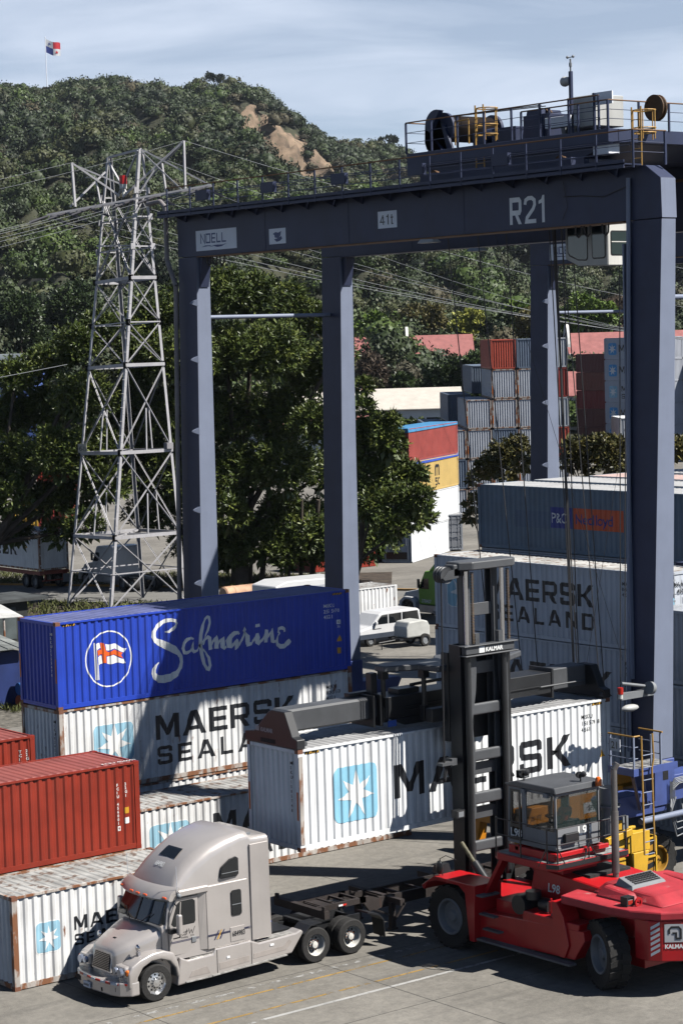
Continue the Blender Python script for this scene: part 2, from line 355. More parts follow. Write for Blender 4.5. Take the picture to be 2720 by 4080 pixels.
def cmesh(kind, L, H, mats):
    key = (kind, L, H)
    if key not in CACHE:
        b = MB(); w = CW/2; l = L/2
        if kind == 'side':          # the -y wall
            us = FS[L]; V = []
            for u, d in us:
                y = -w+.022+.038*d; V += [(u-l, y, .17), (u-l, y, H-.06)]
            b.add(V, [(2*i, 2*i+2, 2*i+3, 2*i+1) for i in range(len(us)-1)])
        elif kind == 'end':         # the -x wall
            V = []
            for u, d in FE:
                x = -l+.03+.045*d; V += [(x, u-w, .16), (x, u-w, H-.11)]
            b.add(V, [(2*i+2, 2*i, 2*i+1, 2*i+3) for i in range(len(FE)-1)])
        elif kind == 'roof':
            us = FR[L]; V = []
            for u, d in us:
                z = H-.012-.024*(1-d); V += [(u-l, -w+.16, z), (u-l, w-.16, z)]
            k = len(us); b.add(V, [(2*i, 2*i+1, 2*i+3, 2*i+2) for i in range(k-1)])
            z0 = H-.040
            b.add([(-l+.09, -w+.03, z0), (l-.09, -w+.03, z0), (l-.09, w-.03, z0), (-l+.09, w-.03, z0)], [(0, 1, 2, 3)])
            for i in range(k-1):     # short end slopes of each fold
                for s, yy in ((1, -w+.16), (-1, w-.16)):
                    a_, c_ = V[2*i+(0 if s > 0 else 1)], V[2*i+2+(0 if s > 0 else 1)]
                    q = [(a_[0], yy, a_[2]), (c_[0], yy, c_[2]), (c_[0], yy-s*.03, z0), (a_[0], yy-s*.03, z0)]
                    b.add(q, [(0, 1, 2, 3)])
        elif kind == 'frame':
            for sx in (-1, 1):
                for sy in (-1, 1):
                    b.box(sx*l, sy*w, .11, sx*(l-.16), sy*(w-.13), H-.11)
                b.box(sx*l, -w+.16, H-.12, sx*(l-.07), w-.16, H-.015)
                b.box(sx*(l-.005), -w+.16, .035, sx*(l-.13), w-.16, .165)
            for sy in (-1, 1):
                b.box(-l+.17, sy*w, H-.068, l-.17, sy*(w-.06), H-.008)
                b.box(-l+.17, sy*(w-.006), .03, l-.17, sy*(w-.05), .175)
        elif kind == 'floor':
            b.box(-l+.14, -w+.06, .06, l-.14, w-.06, .15)
            k = int(L/.7)
            for i in range(k): b.box(-l+.3+i*.7, -w+.06, .02, -l+.36+i*.7, w-.06, .06)
        elif kind == 'casting':
            b.box(0, 0, 0, .178, .162, .118, 0)
            b.add([(.05, -.002, .028), (.125, -.002, .028), (.14, -.002, .05), (.125, -.002, .09), (.05, -.002, .09), (.036, -.002, .05)], [tuple(range(6))], 1)
            b.add([(-.002, .05, .028), (-.002, .11, .028), (-.002, .12, .06), (-.002, .11, .09), (-.002, .05, .09), (-.002, .04, .06)], [tuple(range(6))], 1)
            b.add([(.05, .05, .120), (.13, .05, .120), (.14, .08, .120), (.13, .11, .120), (.05, .11, .120), (.04, .08, .120)], [tuple(range(6))], 1)
        elif kind == 'door':        # one leaf on the -x end (y from -w to 0)
            x = -l+.03; y0, y1 = -w+.14, -.006; b.box(x, y0, .16, x+.05, y1, H-.13)
            for k in range(4):
                z0 = .24+k*(H-.44)/4; b.box(x-.018, y0+.08, z0, x, y1-.08, z0+(H-.44)/4-.13)
        elif kind == 'rods':
            x = -l+.01
            for y in (-w+.38, -.34):
                b.tube((x, y, .07), (x, y, H-.05), .02, n=6)
                for z in (.3, .95, 1.8, H-.35): b.box(x-.02, y-.045, z, x+.02, y+.045, z+.06)
                b.bar((x-.03, y, 1.12), (x-.03, y+.42, 1.06), .02, .045)
            for z in (.35, 1.1, 1.85, H-.45): b.box(x-.012, -w+.05, z, x+.02, -w+.22, z+.09)
        CACHE[key] = b.mesh(kind, [paint('placeholder', (.5, .5, .5))]*2)
    me = CACHE[key].copy()
    me.materials.clear()
    for m in mats: me.materials.append(m)
    return me
def cobj(name, me, parent, M=None):
    ob = bpy.data.objects.new(name, me); COL.objects.link(ob); ob.parent = parent
    if M is not None: ob.matrix_local = M
    return ob
RZ = Matrix.Rotation(math.pi, 4, 'Z')
STEELG = paint('galvanised', (0.36, 0.37, 0.38), 0.45, 0.15, metal=0.5)
def container(label, x0, y0, z, L, H, mat, rotz=0.0, detail=2, group=None, door=None, endmat=None, frame=None, cast=None, roof=None, name='shipping_container', centre=False):
    """x0,y0 = corner of the box (before turning) or its centre; the -y wall carries the lettering"""
    if centre: loc = (x0, y0, z)
    else:
        c, s = math.cos(rotz), math.sin(rotz); loc = (x0+c*L/2-s*CW/2, y0+s*L/2+c*CW/2, z)
    t = thing(name, label, 'container', loc, rotz, group)
    frame = frame or mat; cast = cast or frame; roof = roof or mat; endmat = endmat or mat
    cobj('side_wall', cmesh('side', L, H, [mat]), t); cobj('side_wall', cmesh('side', L, H, [mat]), t, RZ)
    cobj('roof', cmesh('roof', L, H, [roof]), t); cobj('frame', cmesh('frame', L, H, [frame]), t)
    cobj('floor', cmesh('floor', L, H, [FLOORM]), t)
    for s, M in (('-', None), ('+', RZ)):
        if door == s:
            MM = M or Matrix.Identity(4)
            for k in (0, 1):
                F = MM if k == 0 else MM @ Matrix.Scale(-1, 4, (0, 1, 0))
                d = cobj('door', cmesh('door', L, H, [endmat]), t, F)
                cobj('locking_bars', cmesh('rods', L, H, [STEELG if detail > 1 else endmat]), d)
        else: cobj('end_wall', cmesh('end', L, H, [endmat]), t, M)
    if detail >= 1:
        for sx in (-1, 1):
            for sy in (-1, 1):
                for zz in (0, 1):
                    M = Matrix.Translation((sx*(L/2+.004), sy*(CW/2+.004), 0 if not zz else H-.118+.002)) @ Matrix.Diagonal((-sx, -sy, 1, 1))
                    cobj('corner_casting', cmesh('casting', L, H, [cast, DARKHOLE]), t, M)
    t['L'] = L; t['H'] = H
    return t
def side_place(L, off=0.005):
    us = FS[L]
    return lambda u, z: (-L/2+u, -CW/2+.022+.038*fold_depth(us, u)-off, z)
def side_decal(t, polys, mat, name='lettering', off=0.005):
    L = t['L']; global ORG; ORG = (0, 0, 0)
    return flat(polys, name, mat, t, side_place(L, off), [q[0] for q in FS[L]])
def end_decal(t, polys, mat, name='lettering', off=0.005):   # u runs left to right as seen from -x: from +y to -y
    L = t['L']; global ORG; ORG = (0, 0, 0)
    return flat(polys, name, mat, t, lambda u, z: (-L/2+.03+.045*fold_depth(FE, CW-u)-off, CW/2-u, z), [CW-q[0] for q in FE])
def top_decal(t, polys, mat, name='lettering'):
    L, H = t['L'], t['H']; global ORG; ORG = (0, 0, 0)
    return flat(polys, name, mat, t, lambda u, z: (-L/2+u, -CW/2+z, H+.004), None)

WH = paint('white_container', (0.77, 0.78, 0.78), 0.5, 0.09, 0.75, 0.0, scale=1.0)
WHR = paint('white_container_rusty', (0.72, 0.72, 0.71), 0.55, 0.12, 0.95, 0.32)
WHRR = paint('white_roof_rusty', (0.36, 0.355, 0.34), 0.8, 0.35, 0.0, 0.75, rustcol=(0.16, 0.12, 0.10))
WROOF = paint('white_roof', (0.33, 0.33, 0.33), 0.6, 0.15, 0.4, 0.10, rustcol=(0.2, 0.15, 0.12))
GRY = paint('grey_container', (0.33, 0.355, 0.39), 0.5, 0.10, 0.6, 0.04)
GRY2 = paint('pale_grey_container', (0.42, 0.44, 0.47), 0.5, 0.12, 0.6, 0.05)
GDK = paint('dark_grey_container', (0.17, 0.20, 0.24), 0.5, 0.1, 0.5)
BLU = paint('blue_container', (0.022, 0.058, 0.42), 0.38, 0.10, 0.25, 0.0)
BLUR = paint('blue_roof', (0.12, 0.135, 0.28), 0.6, 0.2, 0.3)
RED = paint('red_container', (0.25, 0.030, 0.016), 0.45, 0.15, 0.55, 0.03)
REDR = paint('red_roof', (0.27, 0.075, 0.060), 0.55, 0.18, 0.3, 0.03)
RED2 = paint('brown_red_container', (0.23, 0.030, 0.024), 0.5, 0.12, 0.4)
RED3 = paint('orange_red_container', (0.42, 0.075, 0.045), 0.5, 0.12, 0.4)
TEAL = paint('slate_blue_container', (0.10, 0.155, 0.22), 0.45, 0.14, 0.5, 0.0)
YEL = paint('cream_yellow_container', (0.55, 0.38, 0.13), 0.5, 0.08, 0.3)
RUSTF = paint('rusty_frame', (0.23, 0.10, 0.06), 0.7, 0.35, 0.6, 0.35)
RUSTW = paint('half_rusty_frame', (0.46, 0.42, 0.38), 0.65, 0.2, 0.9, 1.15, rustcol=(0.20, 0.085, 0.04))
LB = paint('light_blue', (0.27, 0.55, 0.70), 0.5, 0.10, 0.2)
LB2 = paint('faded_light_blue', (0.30, 0.52, 0.64), 0.55, 0.15, 0.5)
LBB = paint('bright_light_blue', (0.06, 0.30, 0.60), 0.5, 0.1)
BLK = paint('black_lettering', (0.016, 0.018, 0.022), 0.5, 0.1)
WLT = paint('white_lettering', (0.78, 0.78, 0.76), 0.5, 0.08)
ORG_ = paint('orange_marking', (0.62, 0.16, 0.02), 0.5, 0.2)
YMK = paint('yellow_marking', (0.62, 0.33, 0.03), 0.5, 0.15)

def hazard(t, side=True, ends=True):
    L, H = t['L'], t['H']; P = []; Q = []
    for u0 in (.30, L-.75):
        for k in range(5): P.append([(u0+k*.09, H-.155), (u0+.045+k*.09, H-.155), (u0+.085+k*.09, H-.09), (u0+.04+k*.09, H-.09)])
        Q.append([(u0-.01, H-.16), (u0+.46, H-.16), (u0+.46, H-.086), (u0-.01, H-.086)])
    side_decal(t, Q, BLK, 'hazard_stripe', .006); side_decal(t, P, YMK, 'hazard_stripe', .012)
def end_labels(t, serial, col, orange=True):
    """vertical number beside the right edge of the -x end, orange height markings on both corner posts"""
    H = t['H']; P = []
    for i, ch in enumerate(serial):
        if ch != ' ': P += font(ch, CW-.42, H-.45-i*.135, .095, .03)
    end_decal(t, P, col, 'serial_number')
    if orange:
        for u in (.03, CW-.11):
            end_decal(t, [[(u, H-2.0), (u+.07, H-2.0), (u+.07, H-1.2), (u, H-1.2)]], ORG_, 'height_marking', .036)
def serial_side(t, rows, col, u0, ztop, h=.13, gap=.2):
    P = []
    for k, r in enumerate(rows): P += font(r, u0, ztop-k*gap, h, .02, .9, spacing=1.15)
    side_decal(t, P, col, 'serial_number')
def small_marks(t, u, z, col):
    side_decal(t, rrect(u, z, u+.16, z+.16, .02), col, 'approval_mark')
    side_decal(t, font('C', u+.045, z+.035, .09, .03), BLK if col is WLT else WH, 'approval_mark', .011)
    side_decal(t, font('70', u+.02, z-.13, .08, .02), col, 'approval_mark')
    side_decal(t, [[(u-.02, z-.62), (u+.22, z-.62), (u+.1, z-.38)]], YMK, 'warning_triangle')
def emblem(t, x0, z0, x1, z1, blue, wh, border=False, r=.18):
    if border: side_decal(t, rrect(x0-.035, z0-.035, x1+.035, z1+.035, r+.03), wh, 'emblem_border', .004)
    e = side_decal(t, rrect(x0, z0, x1, z1, r), blue, 'emblem', .009)
    cx, cz = (x0+x1)/2+.02, (z0+z1)/2-.02; k = (x1-x0)/2
    tips = [(0, .93), (.72, .62), (.87, -.12), (.40, -.90), (-.42, -.92), (-.92, -.14), (-.68, .60)]
    P = []
    for i, (a, b_) in enumerate(tips):
        P.append((cx+a*k*.92, cz+b_*k*.92)); n = tips[(i+1) % 7]; mx_, mz = a+n[0], b_+n[1]; q = math.hypot(mx_, mz); P.append((cx+mx_/q*k*.34, cz+mz/q*k*.34))
    side_decal(t, [P], wh, 'emblem_star', .014)

G1 = 'containers stacked along the truck lane'
# the white one held by the lifting machine
t = held = container('white container with one big black word and a star square, held by the black spreader', 37.179, 49.798, 3.03, L40, HC, WH, frame=WH, cast=RUSTF, roof=WROOF)
emblem(t, 1.24, .60, 2.84, 2.19, LB, WLT, r=.22)
side_decal(t, word('MAERSK', 3.47, 1.0, .98, fit=7.05), BLK)
side_decal(t, [[(.03-.02, .2), (.14, .2), (.14, 2.7), (.01, 2.7)]], RUSTW, 'rust_patch', .036)
serial_side(t, ['MSKU', '158 574 8', '45G1'], BLK, 11.0, 2.36); small_marks(t, 11.75, 1.7, WLT); hazard(t); end_labels(t, 'MSKU1585748', BLK)
# stack behind: blue on white on white
t = blue = container('blue high container with white script lettering and flag in a circle, top of its stack', 37.487, 63.177, ST+HC, L40, HC, BLU, roof=BLUR, cast=RUSTF, group=G1)
SAF = [[(4.28, 2.16, 0.03), (4.43, 2.16, 0.1), (4.57, 2.21, 0.11), (4.69, 2.3, 0.1), (4.76, 2.41, 0.1), (4.7, 2.5, 0.1), (4.56, 2.54, 0.12), (4.37, 2.55, 0.13), (4.13, 2.49, 0.14), (3.95, 2.36, 0.14), (3.83, 2.21, 0.15), (3.81, 2.05, 0.15), (3.88, 1.91, 0.17), (4.11, 1.79, 0.24), (4.37, 1.66, 0.26), (4.6, 1.54, 0.25), (4.79, 1.39, 0.18), (4.88, 1.25, 0.12), (4.9, 1.08, 0.1), (4.85, 0.89, 0.13), (4.7, 0.71, 0.2), (4.45, 0.6, 0.26), (4.21, 0.57, 0.28), (3.98, 0.59, 0.25), (3.83, 0.68, 0.2), (3.76, 0.82, 0.14), (3.78, 0.94, 0.12), (3.86, 1.06, 0.1), (4.0, 1.15, 0.03)], [(5.44, 1.8, 0.06), (5.32, 1.85, 0.09), (5.18, 1.82, 0.11), (5.04, 1.71, 0.14), (4.98, 1.53, 0.14), (5.03, 1.38, 0.13), (5.14, 1.35, 0.1), (5.29, 1.43, 0.08), (5.41, 1.67, 0.06), (5.37, 1.56, 0.12), (5.37, 1.44, 0.13), (5.44, 1.36, 0.1), (5.56, 1.4, 0.07), (5.73, 1.6, 0.06), (5.88, 1.77, 0.06), (6.03, 2.05, 0.07), (6.11, 2.31, 0.1), (6.08, 2.48, 0.1), (6.03, 2.51, 0.08), (5.92, 2.42, 0.09), (5.82, 2.24, 0.12), (5.73, 1.91, 0.12), (5.7, 1.59, 0.12), (5.74, 1.25, 0.12), (5.82, 0.91, 0.13), (5.93, 0.73, 0.13), (6.01, 0.69, 0.1), (6.07, 0.82, 0.1), (6.03, 1.09, 0.09), (5.9, 1.3, 0.07), (5.76, 1.43, 0.06), (5.71, 1.52, 0.05)], [(5.79, 1.56, 0.05), (5.91, 1.73, 0.07), (6.02, 1.81, 0.1), (6.08, 1.76, 0.13), (6.1, 1.61, 0.16), (6.12, 1.36, 0.18)], [(6.15, 1.47, 0.06), (6.23, 1.63, 0.08), (6.35, 1.74, 0.12), (6.38, 1.65, 0.16), (6.36, 1.37, 0.18)], [(6.41, 1.46, 0.06), (6.49, 1.6, 0.08), (6.62, 1.67, 0.12), (6.62, 1.55, 0.17), (6.62, 1.42, 0.17), (6.68, 1.35, 0.1), (6.79, 1.39, 0.08)], [(7.34, 1.76, 0.08), (7.29, 1.83, 0.1), (7.15, 1.83, 0.14), (6.98, 1.73, 0.2), (6.88, 1.58, 0.22), (6.91, 1.42, 0.2), (7.01, 1.38, 0.12), (7.13, 1.47, 0.1), (7.24, 1.61, 0.08)], [(7.22, 1.59, 0.08), (7.24, 1.46, 0.2), (7.23, 1.36, 0.16), (7.34, 1.41, 0.08), (7.45, 1.59, 0.07), (7.54, 1.79, 0.08), (7.6, 1.9, 0.08), (7.56, 1.96, 0.06), (7.52, 1.88, 0.08), (7.6, 1.75, 0.12), (7.67, 1.65, 0.18), (7.67, 1.49, 0.18), (7.7, 1.37, 0.14), (7.83, 1.39, 0.1), (7.96, 1.51, 0.08), (8.07, 1.64, 0.08)], [(8.1, 1.73, 0.14), (8.1, 1.57, 0.24), (8.1, 1.42, 0.2), (8.16, 1.36, 0.12), (8.29, 1.46, 0.08), (8.4, 1.6, 0.08)], [(8.51, 1.81, 0.12), (8.47, 1.63, 0.2), (8.45, 1.36, 0.17)], [(8.49, 1.46, 0.05), (8.6, 1.63, 0.08), (8.73, 1.74, 0.12), (8.73, 1.57, 0.18), (8.74, 1.4, 0.18), (8.82, 1.35, 0.1), (8.94, 1.39, 0.05)], [(8.12, 2.05, 0.2), (8.12, 1.94, 0.22)], [(9.28, 1.65, 0.1), (9.27, 1.75, 0.12), (9.16, 1.81, 0.12), (9.03, 1.78, 0.1), (9.0, 1.68, 0.09), (9.07, 1.62, 0.05), (8.98, 1.54, 0.07), (8.92, 1.38, 0.12), (8.95, 1.24, 0.14), (9.09, 1.15, 0.16), (9.26, 1.16, 0.17), (9.39, 1.24, 0.17), (9.5, 1.34, 0.16)]]
for s in SAF: side_decal(t, stroke(s), WLT, 'script_lettering', .005+.0015*SAF.index(s))
CIRC = [(2.04, 2.42), (2.24, 2.4), (2.46, 2.3), (2.64, 2.18), (2.8, 1.99), (2.89, 1.76), (2.92, 1.45), (2.88, 1.23), (2.8, 1.05), (2.66, 0.84), (2.38, 0.67), (2.06, 0.58), (1.77, 0.62), (1.55, 0.74), (1.31, 0.96), (1.16, 1.23), (1.11, 1.49), (1.15, 1.74), (1.27, 2.02), (1.38, 2.17), (1.55, 2.31), (1.82, 2.42)]
cpts = [(2.015+.885*math.cos(2*math.pi*i/40), 1.5+.92*math.sin(2*math.pi*i/40)) for i in range(41)]
side_decal(t, stroke(cpts, .045), WLT, 'emblem_ring')
side_decal(t, [[(1.53, 2.04), (1.58, 2.07), (1.68, 2.07), (1.72, 1.89), (1.63, 1.88), (1.56, 1.83)], [(1.88, 2.01), (2.04, 1.97), (2.19, 1.99), (2.3, 1.98), (2.44, 1.87), (2.59, 1.79), (2.71, 1.78), (2.61, 1.65), (2.45, 1.71), (2.26, 1.82), (2.15, 1.81), (2.06, 1.77), (1.96, 1.78), (1.92, 1.8)],
  [(1.59, 1.6), (1.67, 1.64), (1.74, 1.64), (1.77, 1.37), (1.68, 1.36), (1.6, 1.33)], [(1.95, 1.57), (2.05, 1.58), (2.16, 1.61), (2.26, 1.58), (2.41, 1.49), (2.5, 1.45), (2.6, 1.43), (2.66, 1.29), (2.57, 1.28), (2.37, 1.34), (2.18, 1.32), (2.07, 1.31), (1.95, 1.34)]], WLT, 'emblem_flag')
side_decal(t, [[(1.71, 2.07), (1.83, 2.04), (1.9, 1.78), (2.03, 1.72), (2.24, 1.79), (2.39, 1.71), (2.57, 1.64), (2.5, 1.57), (2.58, 1.46), (2.41, 1.53), (2.22, 1.63), (2.02, 1.6), (1.9, 1.6), (1.91, 1.37), (1.78, 1.39), (1.77, 1.68), (1.68, 1.68), (1.59, 1.64), (1.57, 1.82), (1.65, 1.84), (1.74, 1.83)]], paint('flag_orange', (.75, .12, .02), .5, .1), 'emblem_cross', .010)
side_decal(t, [[(1.46, 2.08), (1.50, 2.08), (1.515, .84), (1.475, .84)], [(1.525, .84), (1.55, .84), (1.55, 1.9), (1.53, 2.0)], [(1.575, .84), (1.61, .84), (1.60, 1.3), (1.575, 1.4)]], WLT, 'emblem_pole')
serial_side(t, ['MRKU', '255 5470', '45G1'], WLT, 11.05, 2.32); small_marks(t, 11.62, 1.68, WLT); hazard(t); end_labels(t, 'MRKU2555470', WLT)
side_decal(t, rrect(11.62, .62, 11.76, .84, .02), YMK, 'height_sticker')
t = container('rust streaked white high container lettered in two black lines, under the blue one', 37.50, 63.18, ST, L40, HC, WHR, frame=RUSTW, cast=RUSTF, roof=WHRR, group=G1)
emblem(t, 1.29, .94, 2.87, 2.2, LB2, WLT, True)
side_decal(t, word('MAERSK', 3.76, 1.43, .83, fit=5.85), BLK); side_decal(t, word('SEALAND', 3.78, .57, .62, fit=5.8, gap=.36), BLK)
serial_side(t, ['MSKU', '8245150', '45G1'], BLK, 11.05, 2.3); small_marks(t, 11.62, 1.66, WLT); end_labels(t, 'MSKU8245150', BLK, False)
container('white container at the bottom of the stack that the blue one tops', 37.5, 63.19, 0, L40, ST, WHR, frame=RUSTW, roof=WHRR, group=G1)
# the next row
t = container('white container with rusty bottom edge on the ground behind the truck cab', 37.25, 59.756, 0, L40, ST, WHR, frame=RUSTW, cast=RUSTF, roof=WHRR, group=G1)
emblem(t, 1.40, .84, 2.94, 2.0, LB2, WLT, True)
side_decal(t, word('MAERSK', 3.86, 1.24, .80, fit=5.85), BLK); side_decal(t, word('SEALAND', 3.88, .42, .58, fit=5.8, gap=.36), BLK)
side_decal(t, [[(x_, .18), (x_+.07, .18), (x_+.05, .18+h_), (x_+.02, .18+h_)] for x_, h_ in [(8.25+.283*k, .25+.2*((k*7) % 4)) for k in range(13)]], RUSTF, 'rust_patch', .007)
# red row
RG = 'red containers at the left edge'
t = container('red short container with white upright numbers, standing on a row of white ones', 35.38-L20, 55.2, 2.59, L20, ST, RED, roof=REDR, group=RG)
P = []
for i, ch in enumerate('FCIU 456001'): P += font(ch, L20-.78, 1.93-i*.113, .085, .03)
for i, ch in enumerate('22G1'): P += font(ch, L20-.5, 1.93-i*.113, .085, .03)
side_decal(t, P, WLT, 'serial_number'); side_decal(t, rrect(L20-.78, .62, L20-.68, .76, .01), WLT, 'serial_number')
side_decal(t, font('9', L20-.76, .645, .085, .03), RED, 'serial_number', .011)
side_decal(t, rrect(L20-.52, 1.10, L20-.36, 1.28, .02), YMK, 'height_sticker'); side_decal(t, rrect(L20-.52, .80, L20-.36, .98, .02), WLT, 'approval_mark')
top_decal(t, font('FCIU 456001', L20-1.1, .2, .16), WLT)
t = container('red container of which only the right end shows, behind the big red one', 34.57-L20, 59.76, 2.9, L20, ST, RED, roof=REDR, group=RG)
P = []
for i, ch in enumerate('TCIU 2250'): P += font(ch, L20-.55, 2.1-i*.12, .09, .03)
for i, ch in enumerate('22G1'): P += font(ch, L20-.3, 2.1-i*.12, .09, .03)
side_decal(t, P, WLT, 'serial_number')
container('dark container low at the left edge, under the red one that shows only its end', 34.57-L20, 59.76, 0, L20, HC, RED2, group=RG)
container('white container hidden under the big red one', 35.38-L40, 55.2, 0, L40, ST, WHR, frame=RUSTW, roof=WHRR, group=G1)
t = container('short white container with two lines of letters, on the ground beside the truck bonnet', 29.55, 52.65, 0, L20, ST, WHR, frame=RUSTW, cast=RUSTF, roof=WHRR, group=G1)
emblem(t, .72, .90, 1.50, 1.72, LB2, WLT, True, r=.1)
side_decal(t, word('MAERSK', 1.93, 1.33, .38, fit=2.75), BLK); side_decal(t, word('SEALAND', 1.93, .90, .31, fit=2.75, gap=.36), BLK)
# ---------------------------------------------------------------- gantry cranes
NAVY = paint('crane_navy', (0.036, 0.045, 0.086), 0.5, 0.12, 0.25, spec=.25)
NAVYL = paint('pale_crane_navy', (0.185, 0.212, 0.285), 0.5, 0.06, 0.25)  # paler copy of the navy; puts the sunward leg faces' lit tone into colour
NAVYS = paint('crane_sill_blue', (0.06, 0.09, 0.26), 0.45, 0.15, 0.5)
RAILM = paint('rusty_handrail', (0.16, 0.085, 0.04), 0.7, 0.3)
YRAIL = paint('ochre_handrail', (0.42, 0.24, 0.06), 0.6, 0.25)
CABW = paint('cabin_white', (0.60, 0.59, 0.55), 0.5, 0.08, 0.5)
CABLE = paint('black_cable', (0.012, 0.012, 0.014), 0.6, 0)
ROPE = paint('steel_rope', (0.03, 0.03, 0.032), 0.6, 0)
PALE = paint('sign_white', (0.74, 0.76, 0.80), 0.5, 0.05)
BLACKP = paint('black_paint', (0.018, 0.019, 0.022), 0.42, 0.25)
YBOG = paint('bogie_yellow', (0.62, 0.36, 0.03), 0.5, 0.15, 0.6, 0.03)
YDK = paint('bogie_ochre', (0.40, 0.20, 0.02), 0.6, 0.2, 0.6)
TYRE = paint('tyre_rubber', (0.022, 0.021, 0.020), 0.85, 0.25, bump=.3)
LAMPG = paint('lamp_grey', (0.42, 0.42, 0.40), 0.4, 0.1)
ORNG = paint('spreader_orange', (0.70, 0.27, 0.02), 0.45, 0.12, 0.3)
GREYM = paint('motor_grey', (0.20, 0.21, 0.22), 0.5, 0.15)

def on_x(X, off=.006): return lambda u, z: (X-off, -u, z)      # wall facing -x; u = -y runs rightwards in the picture
def gantry(label, X0, YC, YA, dx=7.1, ztop=22.35, zbot=20.72, full=True, group='rubber tyred gantry cranes'):
    """X0 = face of the near girder, YC/YA = ends of the girder"""
    t = thing('gantry_crane', label, 'crane', (X0+dx/2, (YC+YA)/2, 0), 0, group, world=True)
    gw = .64
    for gi in (0, 1):
        x0 = X0+gi*dx; x1 = x0+gw
        g = MB().prism([(YC+.05, ztop), (YC-.57, ztop-.42), (YC-.60, zbot), (YC+1.4, zbot-.02), (YA-1.3, zbot-.02), (YA+.02, zbot), (YA, ztop)], 'x', x0, x1)
        gr = g.build('girder', NAVY, t, bevel=.012)
        MB().hexa([(x0+.004, YC-.612, zbot+.01), (x1-.004, YC-.612, zbot+.01), (x1-.004, YC-.603, zbot+.01), (x0+.004, YC-.603, zbot+.01), (x0+.004, YC-.582, ztop-.43), (x1-.004, YC-.582, ztop-.43), (x1-.004, YC-.575, ztop-.43), (x0+.004, YC-.575, ztop-.43)]).build('end_plate', NAVYL, gr)  # thin cover giving the sunward girder end the same lit tone
        f = MB(); f.box(x0-.05, YC+1.0, zbot-.05, x1+.05, YA-1.3, zbot-.022, 0)
        f.build('bottom_flange', RAILM if gi == 0 else NAVY, gr)
        f = MB()
        for y in (YC+8.4, YC+14.6, YC+19.6): f.box(x0-.010, y, zbot+.01, x0-.002, y+.03, ztop-.05)
        f.build('weld_seam', NAVY, gr)
        MB().box(x0+.4, YC+1.5, ztop+.003, x0+.6, YA-.2, ztop+.14).build('trolley_rail', RAILM, gr)
        for (ya, yb, sgn) in ((YC-.60, YC+.80, 1), (YA-1.25, YA+.0, -1)):
            def cut(z):
                k = (zbot-z)/17.0
                if sgn > 0: return ya+.78*k*1.05, yb+.36*k*1.05
                return ya+.43*k*1.3, yb+.42*k*1.3
            zb = 4.0; A = cut(zbot-.03); B = cut(zb); w2 = gw+.25
            P = [(x0, B[0], zb), (x0+w2, B[0], zb), (x0+w2, B[1], zb), (x0, B[1], zb), (x0, A[0], zbot-.03), (x1-.04, A[0], zbot-.03), (x1-.04, A[1], zbot-.03), (x0, A[1], zbot-.03)]
            mats = [NAVY, NAVYL]  # sunward -y face takes the paler copy, a lit side in colour
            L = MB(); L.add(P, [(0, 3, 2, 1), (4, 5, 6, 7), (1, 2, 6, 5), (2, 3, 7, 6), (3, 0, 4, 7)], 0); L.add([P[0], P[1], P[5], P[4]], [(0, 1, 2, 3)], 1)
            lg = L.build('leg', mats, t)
            s = MB()
            for z in (7.9, 10.8, 13.9, 16.7, 18.9)[0:5]:
                c = cut(z); yy = c[0]
                s.add([(x0-.002, yy, z), (x0-.42, yy+.02, z+.16), (x0-.42, yy+.02, z+.02), (x0-.002, yy+.16, z-.14), (x0-.002, yy+.16, z+.14)], [(0, 1, 2), (0, 2, 3), (1, 4, 3, 2), (0, 3, 4), (0, 4, 1)]) if False else s.hexa([(x0-.24, yy+.10, z-.02), (x0-.003, yy-.04, z-.13), (x0-.003, yy+.16, z-.13), (x0-.24, yy+.16, z-.02), (x0-.24, yy+.10, z+.02), (x0-.003, yy-.04, z+.15), (x0-.003, yy+.16, z+.15), (x0-.24, yy+.16, z+.02)])
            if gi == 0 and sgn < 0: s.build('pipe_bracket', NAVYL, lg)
            # dark under-plate where leg meets girder
            if sgn < 0: MB().prism([(A[0]-.25, zbot-.06), (A[0]-.003, zbot-.06), (A[0]+.0, zbot-1.2)], 'x', x0+.1, x1-.1).build('gusset', NAVY, lg)
    for ysg, y in ((1, YC+.75), (-1, YA-.45)):
        z = 18.35
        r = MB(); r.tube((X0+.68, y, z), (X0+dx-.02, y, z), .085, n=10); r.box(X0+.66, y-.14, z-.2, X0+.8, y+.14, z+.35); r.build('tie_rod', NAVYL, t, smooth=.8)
    # walkway, rails
    wx0, wx1 = X0-.78, X0+.25
    w = MB(); w.box(wx0, YC+.2, ztop+.01, wx1-.25, YA+.25, ztop+.05); w.box(wx0, YC+.2, ztop-.10, wx0+.04, YA+.25, ztop+.16)
    for y in np.arange(YC+1.2, YA, 1.57):
        w.prism([(wx0+.03, ztop-.004), (X0-.004, ztop-.004), (X0-.004, ztop-.30)], 'y', y, y+.05)
    for k in range(6):
        y = YC+2.2+k*4.3
        for q in range(5): w.box(wx0+.1, y+q*.14, ztop-.07, X0-.1, y+q*.14+.05, ztop-.02)
    w.build('walkway', NAVY, t)
    h = MB(); zz = ztop+.05
    ys = list(np.arange(YC-.2, YA+.3, 1.57))
    hp = h.bar
    for y in ys: MB().box(wx0-.01, y-.035, ztop-.12, wx0+.03, y+.035, ztop+1.0).build('handrail_post', NAVY, t)
    tr = MB(); tr.tube((wx0, ys[0], ztop+1.02), (wx0, ys[-1], ztop+1.02), .025, n=6)
    tr.tube((wx0, ys[0], ztop+1.02), (X0+.62, ys[0]-.03, ztop+1.02), .025, n=6)
    tr.build('top_rail', RAILM, t)
    mr = MB()
